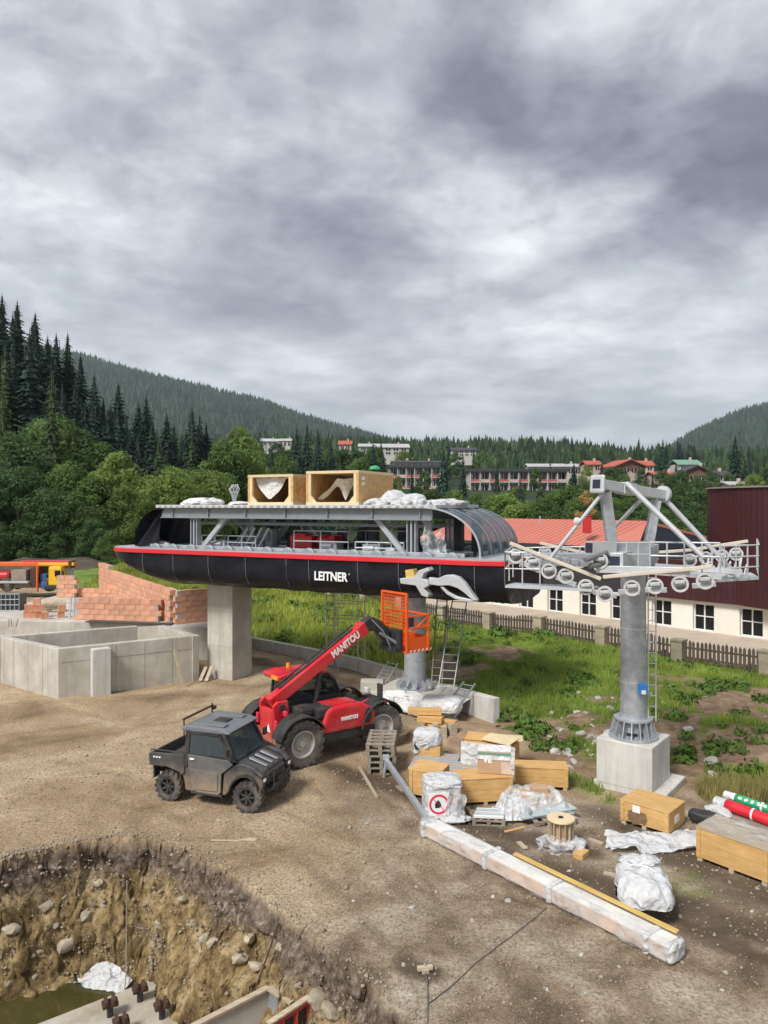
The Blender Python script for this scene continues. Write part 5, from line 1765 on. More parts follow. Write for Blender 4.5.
def brick_wall(a, b, z0, rows, label, tops=None):
    a = Vector((*a, z0)); b = Vector((*b, z0))
    d = (b - a); Ln = d.length; rz = math.atan2(d.y, d.x)
    o = thing('brick_wall', a, rz, label, 'brick wall', 'brick walls of the building under construction')
    n = int(Ln / BW)
    m = MB(); 
    for k in range(n):
        r = rows if tops is None else tops(k / n)
        for j in range(r):
            off = BW / 2 if j % 2 else 0
            x = k * BW + BW / 2 + off
            if x > Ln:
                continue
            brick_obj(o, (x, random.uniform(-.006, .006), (j + .5) * BH), (0, 0, random.uniform(-.012, .012)))
        m.box((k * BW + BW / 2 + .1, 0, r * BH / 2 - .01), (BW, BT - .03, r * BH - .03))
    m.build('mortar', 'mortar', o)
    return o
def xw(px, Y): return ((px - 384) / F * Y, Y)
brick_wall(xw(76, 33.9), xw(158, 33.2), 1.385, 4, 'low front brick wall on the slab edge, four courses high', lambda u: 4 if u < .98 else 3)
brick_wall(xw(174, 32.4), xw(215, 33.5), 1.385, 6, 'right brick wall next to the concrete column')
brick_wall(xw(101, 45), xw(172, 32.75), 1.385, 6, 'tall brick wall running back behind the low front wall', lambda u: 7 if u < .14 else 6)
brick_wall(xw(58, 42), xw(76, 41.8), 1.385, 5, 'short brick pier beside the yellow truck cab')
brick_wall(xw(77, 42.2), xw(118, 41.6), 1.385, 2, 'low rear brick wall behind the front one, two to three courses', lambda u: 3 if u > .7 else 2)
m = MB(); m.beam(Vector((*xw(88, 33.0), 1.42)), Vector((*xw(172, 32.2), 1.42)), .42, .05); tag(m.build('roofing_felt', 'membrane'), 'dark strip of roofing felt lying along the slab edge', 'felt')
# loose bricks
k = 0
for px, z, lab in ((27, 0, 'brick at the left foot of the loose pile'), (33, 0, 'brick in the middle of the loose pile foot'), (39, 0, 'brick at the right foot of the loose pile'), (28, 1, 'left brick on top of the loose pile'), (35, 1, 'middle brick on top of the loose pile'),
                   (41, 1, 'right brick on top of the loose pile'), (37, 2, 'single topmost brick of the loose pile'), (45, 0, 'brick lying just right of the loose pile'), (61, 0, 'brick lying alone near the grey posts'), (62, 1, 'brick stacked on the lone one near the grey posts')):
    X, Y = xw(px, 34.3 if k != 7 else 33.9)
    o = bpy.data.objects.new('brick', bmesh_data); COL.objects.link(o); o.location = (X, Y, 1.39 + (z + .5) * .29); o.rotation_euler = (PI / 2, 0, R(20) + random.uniform(-.2, .2)); o.scale = (.62, 1.1, 1.0)
    tag(o, lab, 'brick', 'loose bricks on the slab'); k += 1
m = MB(); m.cyl(at(44, 604, 36), at(66, 603.5, 36.4), .22, None, 14); m.box(at(55, 610, 36.2), (1.0, .3, .1))
tag(m.build('insulation_roll', 'pale_wood', None, smooth=True, auto=40), 'beige roll lying on the slab right of the brick pile', 'roll')
for px, lab in ((69, 'left of the two thin grey boards standing by the front wall'), (73, 'right of the two thin grey boards standing by the front wall')):
    m = MB(); m.beam(at(px, 620, 33.9), at(px + 2, 598, 34.0), .12, .03); tag(m.build('board', 'steel_pale'), lab, 'board')
for (px, dx), wh_ in zip(((9, 0), (16, 2), (12, -1)), ('leftmost', 'rightmost', 'middle')):
    m = MB(); m.tube([at(px, 627, 32.4), at(px + dx, 619, 32.4)], .014, 5); tag(m.build('rebar', 'rust'), wh_ + ' of three rusty starter bars at the far left slab edge', 'rebar', 'starter bars at the left')
o = thing('mesh_crate', (*xw(6, 36.9), 1.385), R(5), 'dark wire-mesh crate at the left edge of the slab', 'crate')
m = MB(); m.box((0, 0, .4), (1.6, 1.0, .72)); m.build('load', 'dark_metal', o)
m = MB()
for k in range(9):
    m.cyl((-.85 + k * .2125, -.56, 0), (-.85 + k * .2125, -.56, .85), .016, None, 5)
for z in (.03, .3, .57, .84):
    m.cyl((-.86, -.56, z), (.86, -.56, z), .016, None, 5)
m.build('mesh_side', 'steel_pale', o)

# ================================================================== lift tower
tw = thing('lift_tower', (5.86, 17.4, 0), 0, 'galvanised lift tower with sheave wheels on a concrete block', 'lift tower')
def W(px, py, Y): return at(px, py, Y)
TA = R(-27)
m = MB(); m.box((5.88, 17.45, .64), (1.30, 1.28, 1.04), Matrix.Rotation(R(-38), 3, 'Z')); m.build('foundation', 'concrete_white', tw, bevel=.025, world=True)
m = MB(); m.box((6.05, 17.5, -.05), (1.66, 1.55, .40), Matrix.Rotation(R(-38), 3, 'Z')); m.build('footing', 'concrete_white', tw, bevel=.02, world=True)
TX, TY = 5.86, 17.4
m = MB(); m.cyl((TX, TY, 1.310), (TX, TY, 5.15), .305, .285, 32); m.build('mast', 'galv', tw, smooth=True, auto=40, world=True)
m = MB(); m.cyl((TX, TY, 1.165), (TX, TY, 1.220), .56, None, 32); m.cyl((TX, TY, 1.580), (TX, TY, 1.620), .44, .44, 32)
for k in range(16):
    a = k * PI / 8
    c, s = math.cos(a), math.sin(a)
    m.add([(TX + .34 * c - .012 * s, TY + .34 * s + .012 * c, 1.220), (TX + .54 * c - .012 * s, TY + .54 * s + .012 * c, 1.220), (TX + .44 * c - .012 * s, TY + .44 * s + .012 * c, 1.580), (TX + .34 * c - .012 * s, TY + .34 * s + .012 * c, 1.580),
           (TX + .34 * c + .012 * s, TY + .34 * s - .012 * c, 1.220), (TX + .54 * c + .012 * s, TY + .54 * s - .012 * c, 1.220), (TX + .44 * c + .012 * s, TY + .44 * s - .012 * c, 1.580), (TX + .34 * c + .012 * s, TY + .34 * s - .012 * c, 1.580)],
          [(0, 1, 2, 3), (7, 6, 5, 4), (0, 4, 5, 1), (1, 5, 6, 2), (2, 6, 7, 3)])
    m.cyl((TX + .50 * math.cos(a + .2), TY + .50 * math.sin(a + .2), 1.220), (TX + .50 * math.cos(a + .2), TY + .50 * math.sin(a + .2), 1.290), .028, None, 6)
m.build('flange', 'galv', tw, world=True)
for z in (2.45, 3.7):
    m = MB(); m.cyl((TX, TY, z), (TX, TY, z + .03), .306, None, 32); m.build('weld_band', 'galv_light', tw, smooth=True, auto=40, world=True)
m = MB(); lx, ly = TX + .40, TY - .12
for dx in (-.09, .09):
    m.cyl((lx + dx, ly, 1.55), (lx + dx, ly, 5.1), .018, None, 6)
for k in range(14):
    m.cyl((lx - .09, ly, 1.65 + k * .25), (lx + .09, ly, 1.65 + k * .25), .011, None, 5)
for z in (2.2, 3.4, 4.6):
    m.beam((TX + .3, ly, z), (lx, ly, z), .04, .04)
m.build('ladder', 'galv_light', tw, world=True)
m = MB(); m.box((TX + .10, TY - .355, 2.36), (.2, .12, .26)); m.build('control_box', 'blue_box', tw, bevel=.015, world=True)
m = MB(); m.box((TX + .10, TY - .42, 2.30), (.10, .012, .09)); m.build('box_cover', 'white_frame', tw, world=True)
# crossarm and head
CN = Vector((.5, .866, 0)); CU = Vector((.866, -.5, 0))
hc = Vector((TX, TY, 0))
def hp(n, u, z): return hc + CN * n + CU * u + Vector((0, 0, z))
m = MB(); m.beam(hp(-2.0, 0, 5.38), hp(2.2, 0, 5.38), .40, .42); m.build('crossarm', 'galv_light', tw, bevel=.015, world=True)
m = MB(); m.beam(hp(-2.012, 0, 5.38), hp(-1.7, 0, 5.38), .26, .27); m.build('crossarm_hollow_shade', 'navy_gable_and_hollows', tw, world=True)  # solid dark block, stands in for the shade inside the hollow arm
m = MB(); m.beam(W(589, 548, 15.6), W(612, 548, 15.9), .26, .27); m.build('arm_stub', 'galv_light', tw, world=True)
m = MB(); m.beam(W(588.6, 547.5, 15.585), W(597, 547.8, 15.7), .2, .2); m.build('stub_hollow_shade', 'navy_gable_and_hollows', tw, world=True)  # dark block painting the unlit inside of the stub end
m = MB()
m.add([W(611, 541, 16.2), W(650, 541, 16.4), W(650, 566, 16.4), W(611, 566, 16.2), W(611, 541, 16.25), W(650, 541, 16.45), W(650, 566, 16.45), W(611, 566, 16.25)], [(0, 1, 2, 3), (7, 6, 5, 4), (0, 4, 5, 1), (1, 5, 6, 2), (2, 6, 7, 3), (3, 7, 4, 0)])
m.build('side_plate', 'galv', tw, world=True)
m = MB(); m.beam(W(596, 569, 15.7), W(690, 571, 15.1), .12, .15); m.build('walkway_beam', 'galv_light', tw, bevel=.01, world=True)
# head frame
P1, P2 = W(597, 484, 15.9), W(663, 495, 17.6)
m = MB(); m.beam(P1, P2, .21, .22); m.build('head_beam', 'galv_light', tw, bevel=.012, world=True)
d = (P2 - P1).normalized()
m = MB(); m.beam(P1 - d * .02, P1 + d * .06, .36, .40); m.build('head_plate', 'galv_light', tw, bevel=.06, world=True)
m = MB(); m.beam(P1 - d * .026, P1 - d * .01, .19, .19); m.build('head_hollow_shade', 'navy_gable_and_hollows', tw, world=True)  # dark inset in place of the shaded inside of the head beam
m = MB(); m.cyl(P2 - d * .05 + Vector((0, 0, .02)), P2 + d * .05 + Vector((0, 0, .02)), .20, None, 20); m.build('head_plate', 'galv_light', tw, world=True)
m = MB(); m.beam(P1 + (P2 - P1) * .42 - d * .25, P1 + (P2 - P1) * .42 + d * .25, .25, .26); m.build('head_sleeve', 'galv_light', tw, bevel=.01, world=True)
for a, b, w in ((W(605, 492, 16.1), W(612, 545, 16.2), .22), (W(656, 501, 17.4), W(648, 548, 17.2), .2)):
    m = MB(); m.beam(a, b, w, w * .9, (0, 1, 0)); m.build('head_post', 'galv', tw, bevel=.012, world=True)
for a, b, w in ((W(602, 494, 15.95), W(549, 560, 16.3), .045), (W(626, 483, 16.4), W(702, 556, 15.6), .06), (W(663, 497, 17.6), W(738, 577, 17.2), .06), (W(640, 501, 16.9), W(612, 530, 18.3), .045)):
    m = MB(); m.cyl(a, b, w, None, 10); m.build('stay', 'galv_light', tw, smooth=True, auto=40, world=True)
m = MB(); m.blob(W(577, 521, 16.1), (.07, .07, .08), 2, .2, 2, 2); m.build('stay_joint', 'white_cloth', tw, world=True)
# sheaves
sm = MB()
sm.lathe([(.165, -.055), (.20, -.065), (.225, -.06), (.23, -.03), (.205, 0), (.23, .03), (.225, .06), (.20, .065), (.165, .055), (.165, -.055)], (0, 0, 0), 'y', 28)
sm.cyl((0, -.08, 0), (0, .08, 0), .055, None, 10)
for k in range(5):
    a = k * 2 * PI / 5
    sm.beam((.05 * math.cos(a), 0, .05 * math.sin(a)), (.17 * math.cos(a), 0, .17 * math.sin(a)), .05, .04, (0, 1, 0))
src = sm.build('sheave', 'sheave_white', tw, smooth=True, auto=35)
src.scale = (.74, .85, .74)
hb = MB(); hb.cyl((0, -.025, 0), (0, .025, 0), .163, None, 24); hb.cyl((0, -.07, 0), (0, .07, 0), .045, None, 10)
hubs = hb.build('web', 'sheave_web', src)
firsts = True
near = [(516, 556), (533, 563), (549, 571), (566, 576), (586, 587), (605, 594), (632, 588), (655, 586), (680, 584), (705, 581)]
near.append((600, 561))
far_ = [(545, 552), (562, 556), (580, 562), (600, 566), (690, 560), (706, 558), (722, 556), (736, 554)]
def shv_Y(px): return 15.6 - .0068 * (px - 607)
rz = R(-20)
for lst, dy in ((near, 0), (far_, 4.0)):
    for px, py in lst:
        p = W(px, py, shv_Y(px) + dy) - Vector((TX, TY, 0))
        sc_ = 1.0
        if firsts:
            src.location = p; src.rotation_euler = (0, 0, rz); firsts = False
        else:
            w_ = inst(src, tw, p, (0, random.uniform(0, 6), rz), (.74, .85, .74)); inst(hubs, w_)
        m = MB(); q = W(px, py, shv_Y(px) + dy - .12); m.beam(q + Vector((-.10, .03, .03)), q + Vector((.09, -.03, .05)), .03, .07); m.build('sheave_arm', 'galv_light', tw, bevel=.01, world=True)
for dy, pts in ((0, [(510, 543), (601, 579), (603, 577), (690, 569), (712, 566)]), (4.0, [(540, 543), (604, 557), (606, 556), (690, 550), (748, 541)])):
    for i0, i1 in ((0, 1), (2, 3), (3, 4)):
        a, b = pts[i0], pts[i1]
        m = MB(); m.beam(W(a[0], a[1], shv_Y(a[0]) + dy - .06), W(b[0], b[1], shv_Y(b[0]) + dy - .06), .08, .075); m.build('sheave_beam', 'beige_rail', tw, bevel=.01, world=True)
for (a, b, c) in (((585, 560), (606, 552), 15.4), ((590, 566), (612, 562), 15.5)):
    m = MB(); m.cyl(W(*a, c), W(*b, c + .3), .055, .07, 14); m.build('damper', 'sheave_web', tw, smooth=True, auto=40, world=True)
for (a, b) in (((520, 562), (540, 571)), ((556, 577), (576, 585)), ((593, 592), (617, 596)), ((645, 590), (667, 590)), ((692, 586), (716, 584)), ((618, 592), (640, 592))):
    m = MB(); m.beam(W(*a, shv_Y(a[0]) - .02), W(*b, shv_Y(b[0]) - .02), .05, .11); m.build('rocker', 'galv', tw, bevel=.01, world=True)
# walkways with railings
def walk(pts, z_thick=.06, name='walkway'):
    m = MB(); n = len(pts)
    m.add([p for p in pts] + [p - Vector((0, 0, z_thick)) for p in pts], [tuple(range(n)), tuple(reversed(range(n, 2 * n)))] + [(k, (k + 1) % n, (k + 1) % n + n, k + n) for k in range(n)])
    return m.build(name, 'galv_light', tw, world=True)
a, b = W(505, 585, 16.2), W(592, 589, 15.6)
walk([a, b, b + Vector((.3, .5, 0)), a + Vector((.3, .5, 0))])
railing([W(505, 585, 16.2), W(540, 586, 16.0)], .72, 'galv_light', tw, r=.016, post=.38, world=True)
railing([W(505, 585, 16.2), W(513, 577, 17.2)], .72, 'galv_light', tw, r=.016, post=.5, world=True)
a, b = W(652, 572, 16.6), W(722, 577, 16.0)
walk([a, b, b + Vector((.4, .6, 0)), a + Vector((.4, .6, 0))])
railing([W(650, 572, 16.4), W(720, 574, 15.8)], .66, 'galv_light', tw, r=.02, post=.33, mids=(.55,), world=True)
a, b = W(712, 580, 17.0), W(759, 577, 17.6)
walk([a, b, b + Vector((.4, 1.2, 0)), a + Vector((.4, 1.2, 0))])
railing([W(712, 580, 16.9), W(759, 577, 17.5), W(757, 569, 18.9)], .76, 'galv_light', tw, r=.02, post=.42, mids=(.33, .66), world=True)
railing([W(722, 568, 19.6), W(757, 568, 19.3)], .6, 'galv_light', tw, r=.02, post=.4, world=True)
railing([W(520, 567, 19.4), W(592, 566, 19.0)], .5, 'galv_light', tw, r=.02, post=.3, world=True)
railing([W(615, 566, 15.9), W(650, 566, 15.9)], .5, 'galv_light', tw, r=.016, post=.28, world=True)
m = MB()
for k in range(9):
    p = W(700 + k * 5.5, 574 + 2 * math.sin(k), 16.9 + .1 * k)
    m.box(p, (.14, .18, .09)); m.beam(p, p + Vector((.12, .1, .3 + .1 * math.sin(k * 2))), .04, .04)
m.build('fittings', 'galv_light', tw, bevel=.01, world=True)
m = MB()
for k in range(6):
    p = W(538 + k * 9, 556 + 1.5 * k, 17.6)
    m.box(p, (.16, .2, .14))
m.box(W(570, 559, 18.2), (1.6, .5, .3)); m.box(W(632, 556, 17.9), (1.1, .4, .55))
m.build('fittings', 'galv', tw, bevel=.01, world=True)
m = MB(); m.beam(W(655, 566, 17.2), W(742, 572, 16.6), .1, .12); m.build('walkway_beam', 'galv_light', tw, world=True)
# ================================================================== cream building with salmon roof
cb = thing('cream_building', fp(-24, 37.9), 0, 'low cream building with a salmon red roof behind the picket fence', 'building')
WZ = 1.62
T_WIN = [-33.7, -31.4, -29.1, -26.9, -24.6, -22.55, -20.0, -17.7, -15.3, -12.9, -10.5, -8.1]
L0, L1 = -36.0, -6.0
def cw(name, t0, t1, n0, n1, z0, z1, mat, parent=cb, bevel=0.0):
    m = MB()
    q = [fp(t0, n0), fp(t1, n0), fp(t1, n1), fp(t0, n1)]
    m.xy([(p.x, p.y) for p in q], z0, z1)
    return m.build(name, mat, parent, world=True, bevel=bevel)
# wall built round its window openings
ed = [L0]
for t in T_WIN:
    ed += [t - .56, t + .56]
ed.append(L1)
for k in range(0, len(ed), 2):
    cw('wall', ed[k], ed[k + 1] - .0, 37.9, 38.3, -.35, WZ, 'plaster_cream')
for t in T_WIN:
    cw('wall', t - .557, t + .557, 37.9, 38.29, -.35, .06, 'plaster_cream')
    cw('wall', t - .557, t + .557, 37.9, 38.29, 1.47, WZ - .003, 'plaster_cream')
    w = cw('window', t - .555, t + .555, 38.12, 38.14, .06, 1.47, 'window_glass')
    m = MB()
    for (a, b, c, d) in ((t - .55, t - .49, .065, 1.465), (t + .49, t + .55, .065, 1.465), (t - .03, t + .03, .065, 1.465)):
        q = [fp(a, 38.05), fp(b, 38.05), fp(b, 38.115), fp(a, 38.115)]; m.xy([(p.x, p.y) for p in q], c, d)
    for (c, d) in ((.065, .125), (1.405, 1.465), (.78, .83)):
        q = [fp(t - .545, 38.06), fp(t + .545, 38.06), fp(t + .545, 38.11), fp(t - .545, 38.11)]; m.xy([(p.x, p.y) for p in q], c, d)
    m.build('frame', 'white_frame', w, world=True)
    cw('sill', t - .62, t + .62, 37.78, 38.04, .02, .058, 'white_frame', w)
cw('interior_wall', L0, L1, 39.6, 39.7, -.3, 4, 'dark_fascia_and_shade')
cw('upper_wall', L0, -21.2, 37.98, 38.3, WZ + .004, 4.2, 'dark_fascia_and_shade')  # coloured dark to paint the shade under the eaves
cw('plinth', L0, L1, 37.84, 37.897, -.35, -.12, 'concrete')
# salmon roof: near slope, far slope, dark gable end to the right
EZ, RZ_ = 4.25, 5.62
a0, a1, r0, r1, b0, b1 = fp(-38, 37.0, EZ), fp(-20.9, 37.0, EZ), fp(-38, 42.6, RZ_), fp(-23.4, 42.6, RZ_), fp(-38, 48.2, EZ), fp(-20.9, 48.2, EZ)
m = MB(); dz = Vector((0, 0, -.16))
m.add([a0, a1, r1, r0, a0 + dz, a1 + dz, r1 + dz, r0 + dz], [(0, 1, 2, 3), (7, 6, 5, 4), (0, 4, 5, 1), (1, 5, 6, 2), (2, 6, 7, 3), (3, 7, 4, 0)])
rf = m.build('roof', 'roof_salmon', cb, world=True)
m = MB(); m.add([r0, r1, b1, b0, r0 + dz, r1 + dz, b1 + dz, b0 + dz], [(0, 1, 2, 3), (7, 6, 5, 4), (0, 4, 5, 1), (1, 5, 6, 2), (2, 6, 7, 3), (3, 7, 4, 0)])
m.build('roof', 'roof_salmon', cb, world=True)
m = MB(); e = Vector((0, 0, -.17)); m.add([a1 + e, b1 + e, r1 + e, a1 + Vector((-.3, .3, -2.6)), b1 + Vector((-.3, .3, -2.6))], [(0, 1, 2), (0, 3, 4, 1), (0, 2, 1)])
m.build('gable', 'navy_gable_and_hollows', cb, world=True)
m = MB()
for k in range(34):   # standing seams of the sheet roof
    u = k / 33
    p = a0 + (fp(-23.4, 37.0, EZ) - a0) * u; q = r0 + (r1 - r0) * u
    m.beam(p + Vector((0, 0, .012)), q + Vector((0, 0, .012)), .035, .03)
m.build('roof_seams', 'roof_salmon', cb, world=True)
cw('eaves_board', -38, -20.95, 36.93, 36.99, EZ - .2, EZ + .0, 'dark_fascia_and_shade')
ch = at(587, 526, 43.5)
m = MB(); m.box((ch.x, ch.y, 5.45), (.42, .42, 1.0)); m.box((ch.x, ch.y, 5.97), (.52, .52, .06)); m.build('chimney', 'truck_red', cb, world=True, bevel=.02)
m = MB(); m.cyl(at(540, 524, 44), at(540, 516, 44), .05, None, 8); m.build('vent_pipe', 'steel_pale', cb, world=True)
# maroon drum building
mc = fp(-13.0, 43.2)
md = thing('maroon_building', mc, 0, 'maroon corrugated drum-shaped building at the right edge', 'building')
m = MB(); nn = 260
pr = []
for k in range(nn):
    a = 2 * PI * k / nn
    r = 6.3 + (.010 if k % 2 else -.006)
    pr.append((mc.x + r * math.cos(a), mc.y + r * math.sin(a)))
m.xy(pr, WZ + .01, 7.45); m.build('drum_wall', 'maroon', md, world=True)
m = MB(); m.cyl((mc.x, mc.y, 7.452), (mc.x, mc.y, 7.53), 6.42, None, 90); m.build('roof_rim', 'grey_wood', md, world=True)
m = MB()
for k in range(90):
    t = -21.15 + k * .16
    q = [fp(t, 37.62 - (.012 if k % 2 else 0)), fp(t + .156, 37.62 - (.012 if k % 2 else 0)), fp(t + .156, 38.0), fp(t, 38.0)]
    m.xy([(p.x, p.y) for p in q], WZ + .006, 3.7)
m.build('cladding', 'maroon', md, world=True)

# ------------------------------------------------------------------ picket fence
pf = thing('picket_fence', fp(-20, 28.4, .4), 0, 'long dark wooden picket fence with grey stone posts above the bank', 'fence')
pk = MB(); pk.add([(-.055, -.012, 0), (.055, -.012, 0), (.055, .012, 0), (-.055, .012, 0), (-.055, -.012, .66), (.055, -.012, .66), (.055, .012, .66), (-.055, .012, .66), (0, -.012, .74), (0, .012, .74)],
                  [(0, 3, 2, 1), (0, 1, 5, 8, 4), (2, 3, 7, 9, 6), (1, 2, 6, 5), (3, 0, 4, 7), (4, 8, 9, 7), (8, 5, 6, 9)])
pks = pk.build('picket', 'fence_wood', None)
pkd = pks.data; bpy.data.objects.remove(pks)
pp = MB(); pp.box((0, 0, .3), (.44, .42, 1.1)); pp.box((0, 0, .88), (.5, .48, .07)); pps = pp.build('post', 'stone', None, bevel=.03); ppd = pps.data; bpy.data.objects.remove(pps)
posts = [-40.5, -37.1, -33.7, -30.5, -27.3, -24.1, -21.0, -17.7, -14.25, -10.9, -7.5, -4.1]
frz = math.atan2(FT.y, FT.x)
base0 = Vector(pf.location)
for t in posts:
    p = fp(t, 28.4); o = bpy.data.objects.new('post', ppd); COL.objects.link(o); o.parent = pf
    o.location = Vector((p.x, p.y, hz(p.x, p.y))) - base0; o.rotation_euler = (0, 0, frz)
for a, b in zip(posts[:-1], posts[1:]):
    n = int((b - a - .5) / .165)
    for k in range(n + 1):
        t = a + .3 + (b - a - .6) * k / n
        p = fp(t, 28.36); o = bpy.data.objects.new('picket', pkd); COL.objects.link(o); o.parent = pf
        o.location = Vector((p.x, p.y, hz(p.x, p.y) + .06 + random.uniform(-.015, .015))) - base0; o.rotation_euler = (0, random.uniform(-.02, .02), frz)
        o.scale = (1, 1, 1.14)
    p, q = fp(a + .2, 28.4), fp(b - .2, 28.4)
    zp, zq = hz(p.x, p.y), hz(q.x, q.y)
    for dz_ in (.22, .6):
        m = MB(); m.beam((p.x, p.y, zp + dz_), (q.x, q.y, zq + dz_), .05, .07); m.build('rail', 'fence_wood', pf, world=True)

# ================================================================== far houses
def windows(parent, o, ux, w, h, cols, rows, z0, mat='window_glass', size=(.55, .6), frame=True):
    for j in range(rows):
        for i in range(cols):
            m = MB(); cx = (i + .5) * w / cols; cz = z0 + (j + .5) * h / rows
            m.box((cx - w / 2, o, cz), (w / cols * size[0], .12, h / rows * size[1]))
            wn = m.build('window', mat, parent)
            if frame:
                m = MB(); m.box((cx - w / 2, o - .03, cz), (w / cols * .06, .1, h / rows * size[1])); m.build('frame', 'white_frame', wn)


def house(px, py_base, py_eave, py_ridge, wpx, Y, wall, roof, label, depth=9, rz=0, cols=4, rows=2, gable_front=False, over=.6, name='house', wood=0.0):
    p = at(px, py_base, Y)
    w = wpx / F * Y; he = (py_base - py_eave) / F * Y; hr = (py_eave - py_ridge) / F * Y
    o = thing(name, p, R(rz), label, 'house', 'houses on the far valley side')
    m = MB(); m.box((0, depth / 2, he / 2 - 2), (w, depth, he + 4)); m.build('wall', wall, o)
    m = MB()
    if gable_front:
        m.prism([(-w / 2 - over, he - .1), (0, he + hr), (w / 2 + over, he - .1), (w / 2 + over, he - .4), (0, he + hr - .35), (-w / 2 - over, he - .4)], lambda a, b, d: (a, d, b), -over * 1.5, depth + over)
        g = MB(); g.prism([(-w / 2, he), (w / 2, he), (0, he + hr - .3)], lambda a, b, d: (a, d, b), .02, .3); g.build('gable', 'house_wood' if wood else wall, o)
    else:
        m.prism([(-over, he - .1), (depth / 2, he + hr), (depth + over, he - .1), (depth + over, he - .35), (depth / 2, he + hr - .3), (-over, he - .35)], lambda a, b, d: (d, a, b), -w / 2 - over, w / 2 + over)
    m.build('roof', roof, o)
    if wood:
        m = MB(); m.box((0, -.06, he * (1 - wood / 2)), (w - .1, .1, he * wood)); m.build('cladding', 'house_wood', o)
    windows(o, -.06 if not wood else -.14, 0, w * .92, he * .8, cols, rows, he * .12)
    m = MB(); m.box((w * .22, depth * .45, he + hr + .2), (.7, .7, 1.2)); m.build('chimney', 'house_pink', o)
    return o


# terraced hotel with red balconies
def hotel(px0, px1, py_roof, py_base, Y, nb, nf, label, tilt=0):
    a, b = at(px0, py_base, Y), at(px1, py_base, Y)
    w = (b - a).length; H = (py_base - py_roof) / F * Y
    o = thing('hotel', (a + b) / 2, R(tilt), label, 'hotel', 'wings of the hotel on the valley side')
    m = MB(); m.box((0, 6, H / 2 - 2), (w, 12, H + 4)); m.build('wall', 'house_white', o)
    m = MB(); m.box((0, 5.2, H + .35), (w + 1.6, 14.5, .7)); m.build('roof', 'roof_dark', o)
    m = MB(); m.box((0, -1.9, H - .05), (w + 1.6, .2, .5)); m.build('roof_edge', 'roof_dark', o)
    fh = H / nf
    for j in range(nf):
        m = MB(); m.box((0, -.75, j * fh + .12), (w, 1.5, .24)); m.build('floor_band', 'house_white', o)
        for i in range(nb):
            cx = -w / 2 + (i + .5) * w / nb
            m = MB(); m.box((cx, -.06, j * fh + fh * .55), (w / nb * .72, .12, fh * .58)); wn = m.build('window', 'window_glass', o)
            m = MB(); m.box((cx, -.14, j * fh + fh * .55), (w / nb * .05, .06, fh * .58)); m.box((cx - w / nb * .30, -.14, j * fh + fh * .5), (w / nb * .14, .06, fh * .45)); m.build('frame', 'white_frame', wn)
            m = MB(); m.box((cx, -1.5, j * fh + .72), (w / nb * .86, .09, .78)); m.build('balcony', 'balcony_red' if (i * 7 + j * 3) % 5 < 3 else 'house_pink', o)
    for i in range(nb + 1):
        m = MB(); m.box((-w / 2 + i * w / nb, -.8, H / 2), (.25, 1.7, H)); m.build('party_wall', 'house_white', o)
    return o


hotel(389, 440, 467, 500, 262, 6, 3, 'left wing of the terraced hotel with red balconies above the film heap')
hotel(470, 566, 471, 506, 255, 10, 3, 'long right wing of the terraced hotel with red balconies and dark flat roof')
house(418, 470, 462, 460, 52, 285, 'house_white', 'roof_dark', 'upper terrace block right behind the left hotel wing', 9, 0, 8, 1, name='house')
house(560, 476, 466, 463, 62, 285, 'house_white', 'roof_grey', 'pale flat block behind the right hotel wing', 9, 0, 8, 1)
house(270, 447, 441, 438, 16, 430, 'house_white', 'roof_grey', 'left of two pale houses above the first roof crate', 8, 10, 3, 1)
house(285, 448, 440.5, 438, 14, 425, 'house_white', 'roof_grey', 'right of two pale houses above the first roof crate', 8, -8, 3, 1)
house(345, 452, 444, 440, 12, 380, 'house_pink', 'roof_red', 'small pinkish house half hidden by spruces above the second crate', 8, 0, 2, 1)
house(366, 456, 446, 443, 14, 360, 'house_white', 'roof_grey', 'narrow white house left of the long pale roofed one', 8, 0, 2, 2)
house(392, 456, 447, 443, 34, 350, 'house_white', 'roof_grey', 'white house with long pale roof above the second crate', 9, 5, 4, 2)
house(464, 457, 450, 447, 24, 360, 'house_white', 'roof_dark', 'white house with dark flat roof above the hotel', 8, 0, 4, 2)
house(630, 474, 466, 459, 34, 250, 'house_pink', 'roof_red', 'wooden chalet with red roof above the lift tower head', 10, 12, 4, 1, True, wood=.6)
house(646, 472, 465, 460, 16, 262, 'house_white', 'roof_red', 'small annex with bright red roof beside the chalet', 8, 0, 2, 1)
house(594, 472, 464, 460, 14, 262, 'house_pink', 'roof_red', 'small pink house left of the red roofed chalet', 8, 0, 2, 1)
house(697, 482, 474, 465, 36, 215, 'house_white', 'roof_dark', 'dark-gabled wooden chalet left of the lone spruce', 10, -6, 4, 1, True, wood=.55)
house(720, 482, 475, 470, 22, 222, 'house_white', 'roof_dark', 'low white house between the dark chalet and the lone spruce', 8, 0, 3, 1)
house(690, 474, 464, 459, 22, 262, 'house_white', 'roof_green', 'house with pale green hipped roof behind the dark chalet', 9, 0, 3, 1)
house(667, 480, 474, 471, 26, 232, 'house_pink', 'roof_red', 'long low reddish house between the two chalets', 7, 0, 4, 1)
house(740, 492, 484, 481, 20, 190, 'house_white', 'roof_grey', 'small pale building above the maroon drum', 7, 0, 2, 1)

# earth bank at the wood's edge
m = MB()
m.grid(60, 6, lambda u, v: (-75 + 49 * u, 66.5 + 2.6 * v, hz(-75 + 49 * u, 66.5 + 2.6 * v) - .1 + .75 * math.sin(PI * min(1, v * .62)) * (1 + .25 * math.sin(u * 23) + .2 * math.sin(u * 61)) + .1 * math.sin(u * 90 + v * 9)))
tag(m.build('earth_bank', 'soil_dark', None, smooth=True), kind='structure')
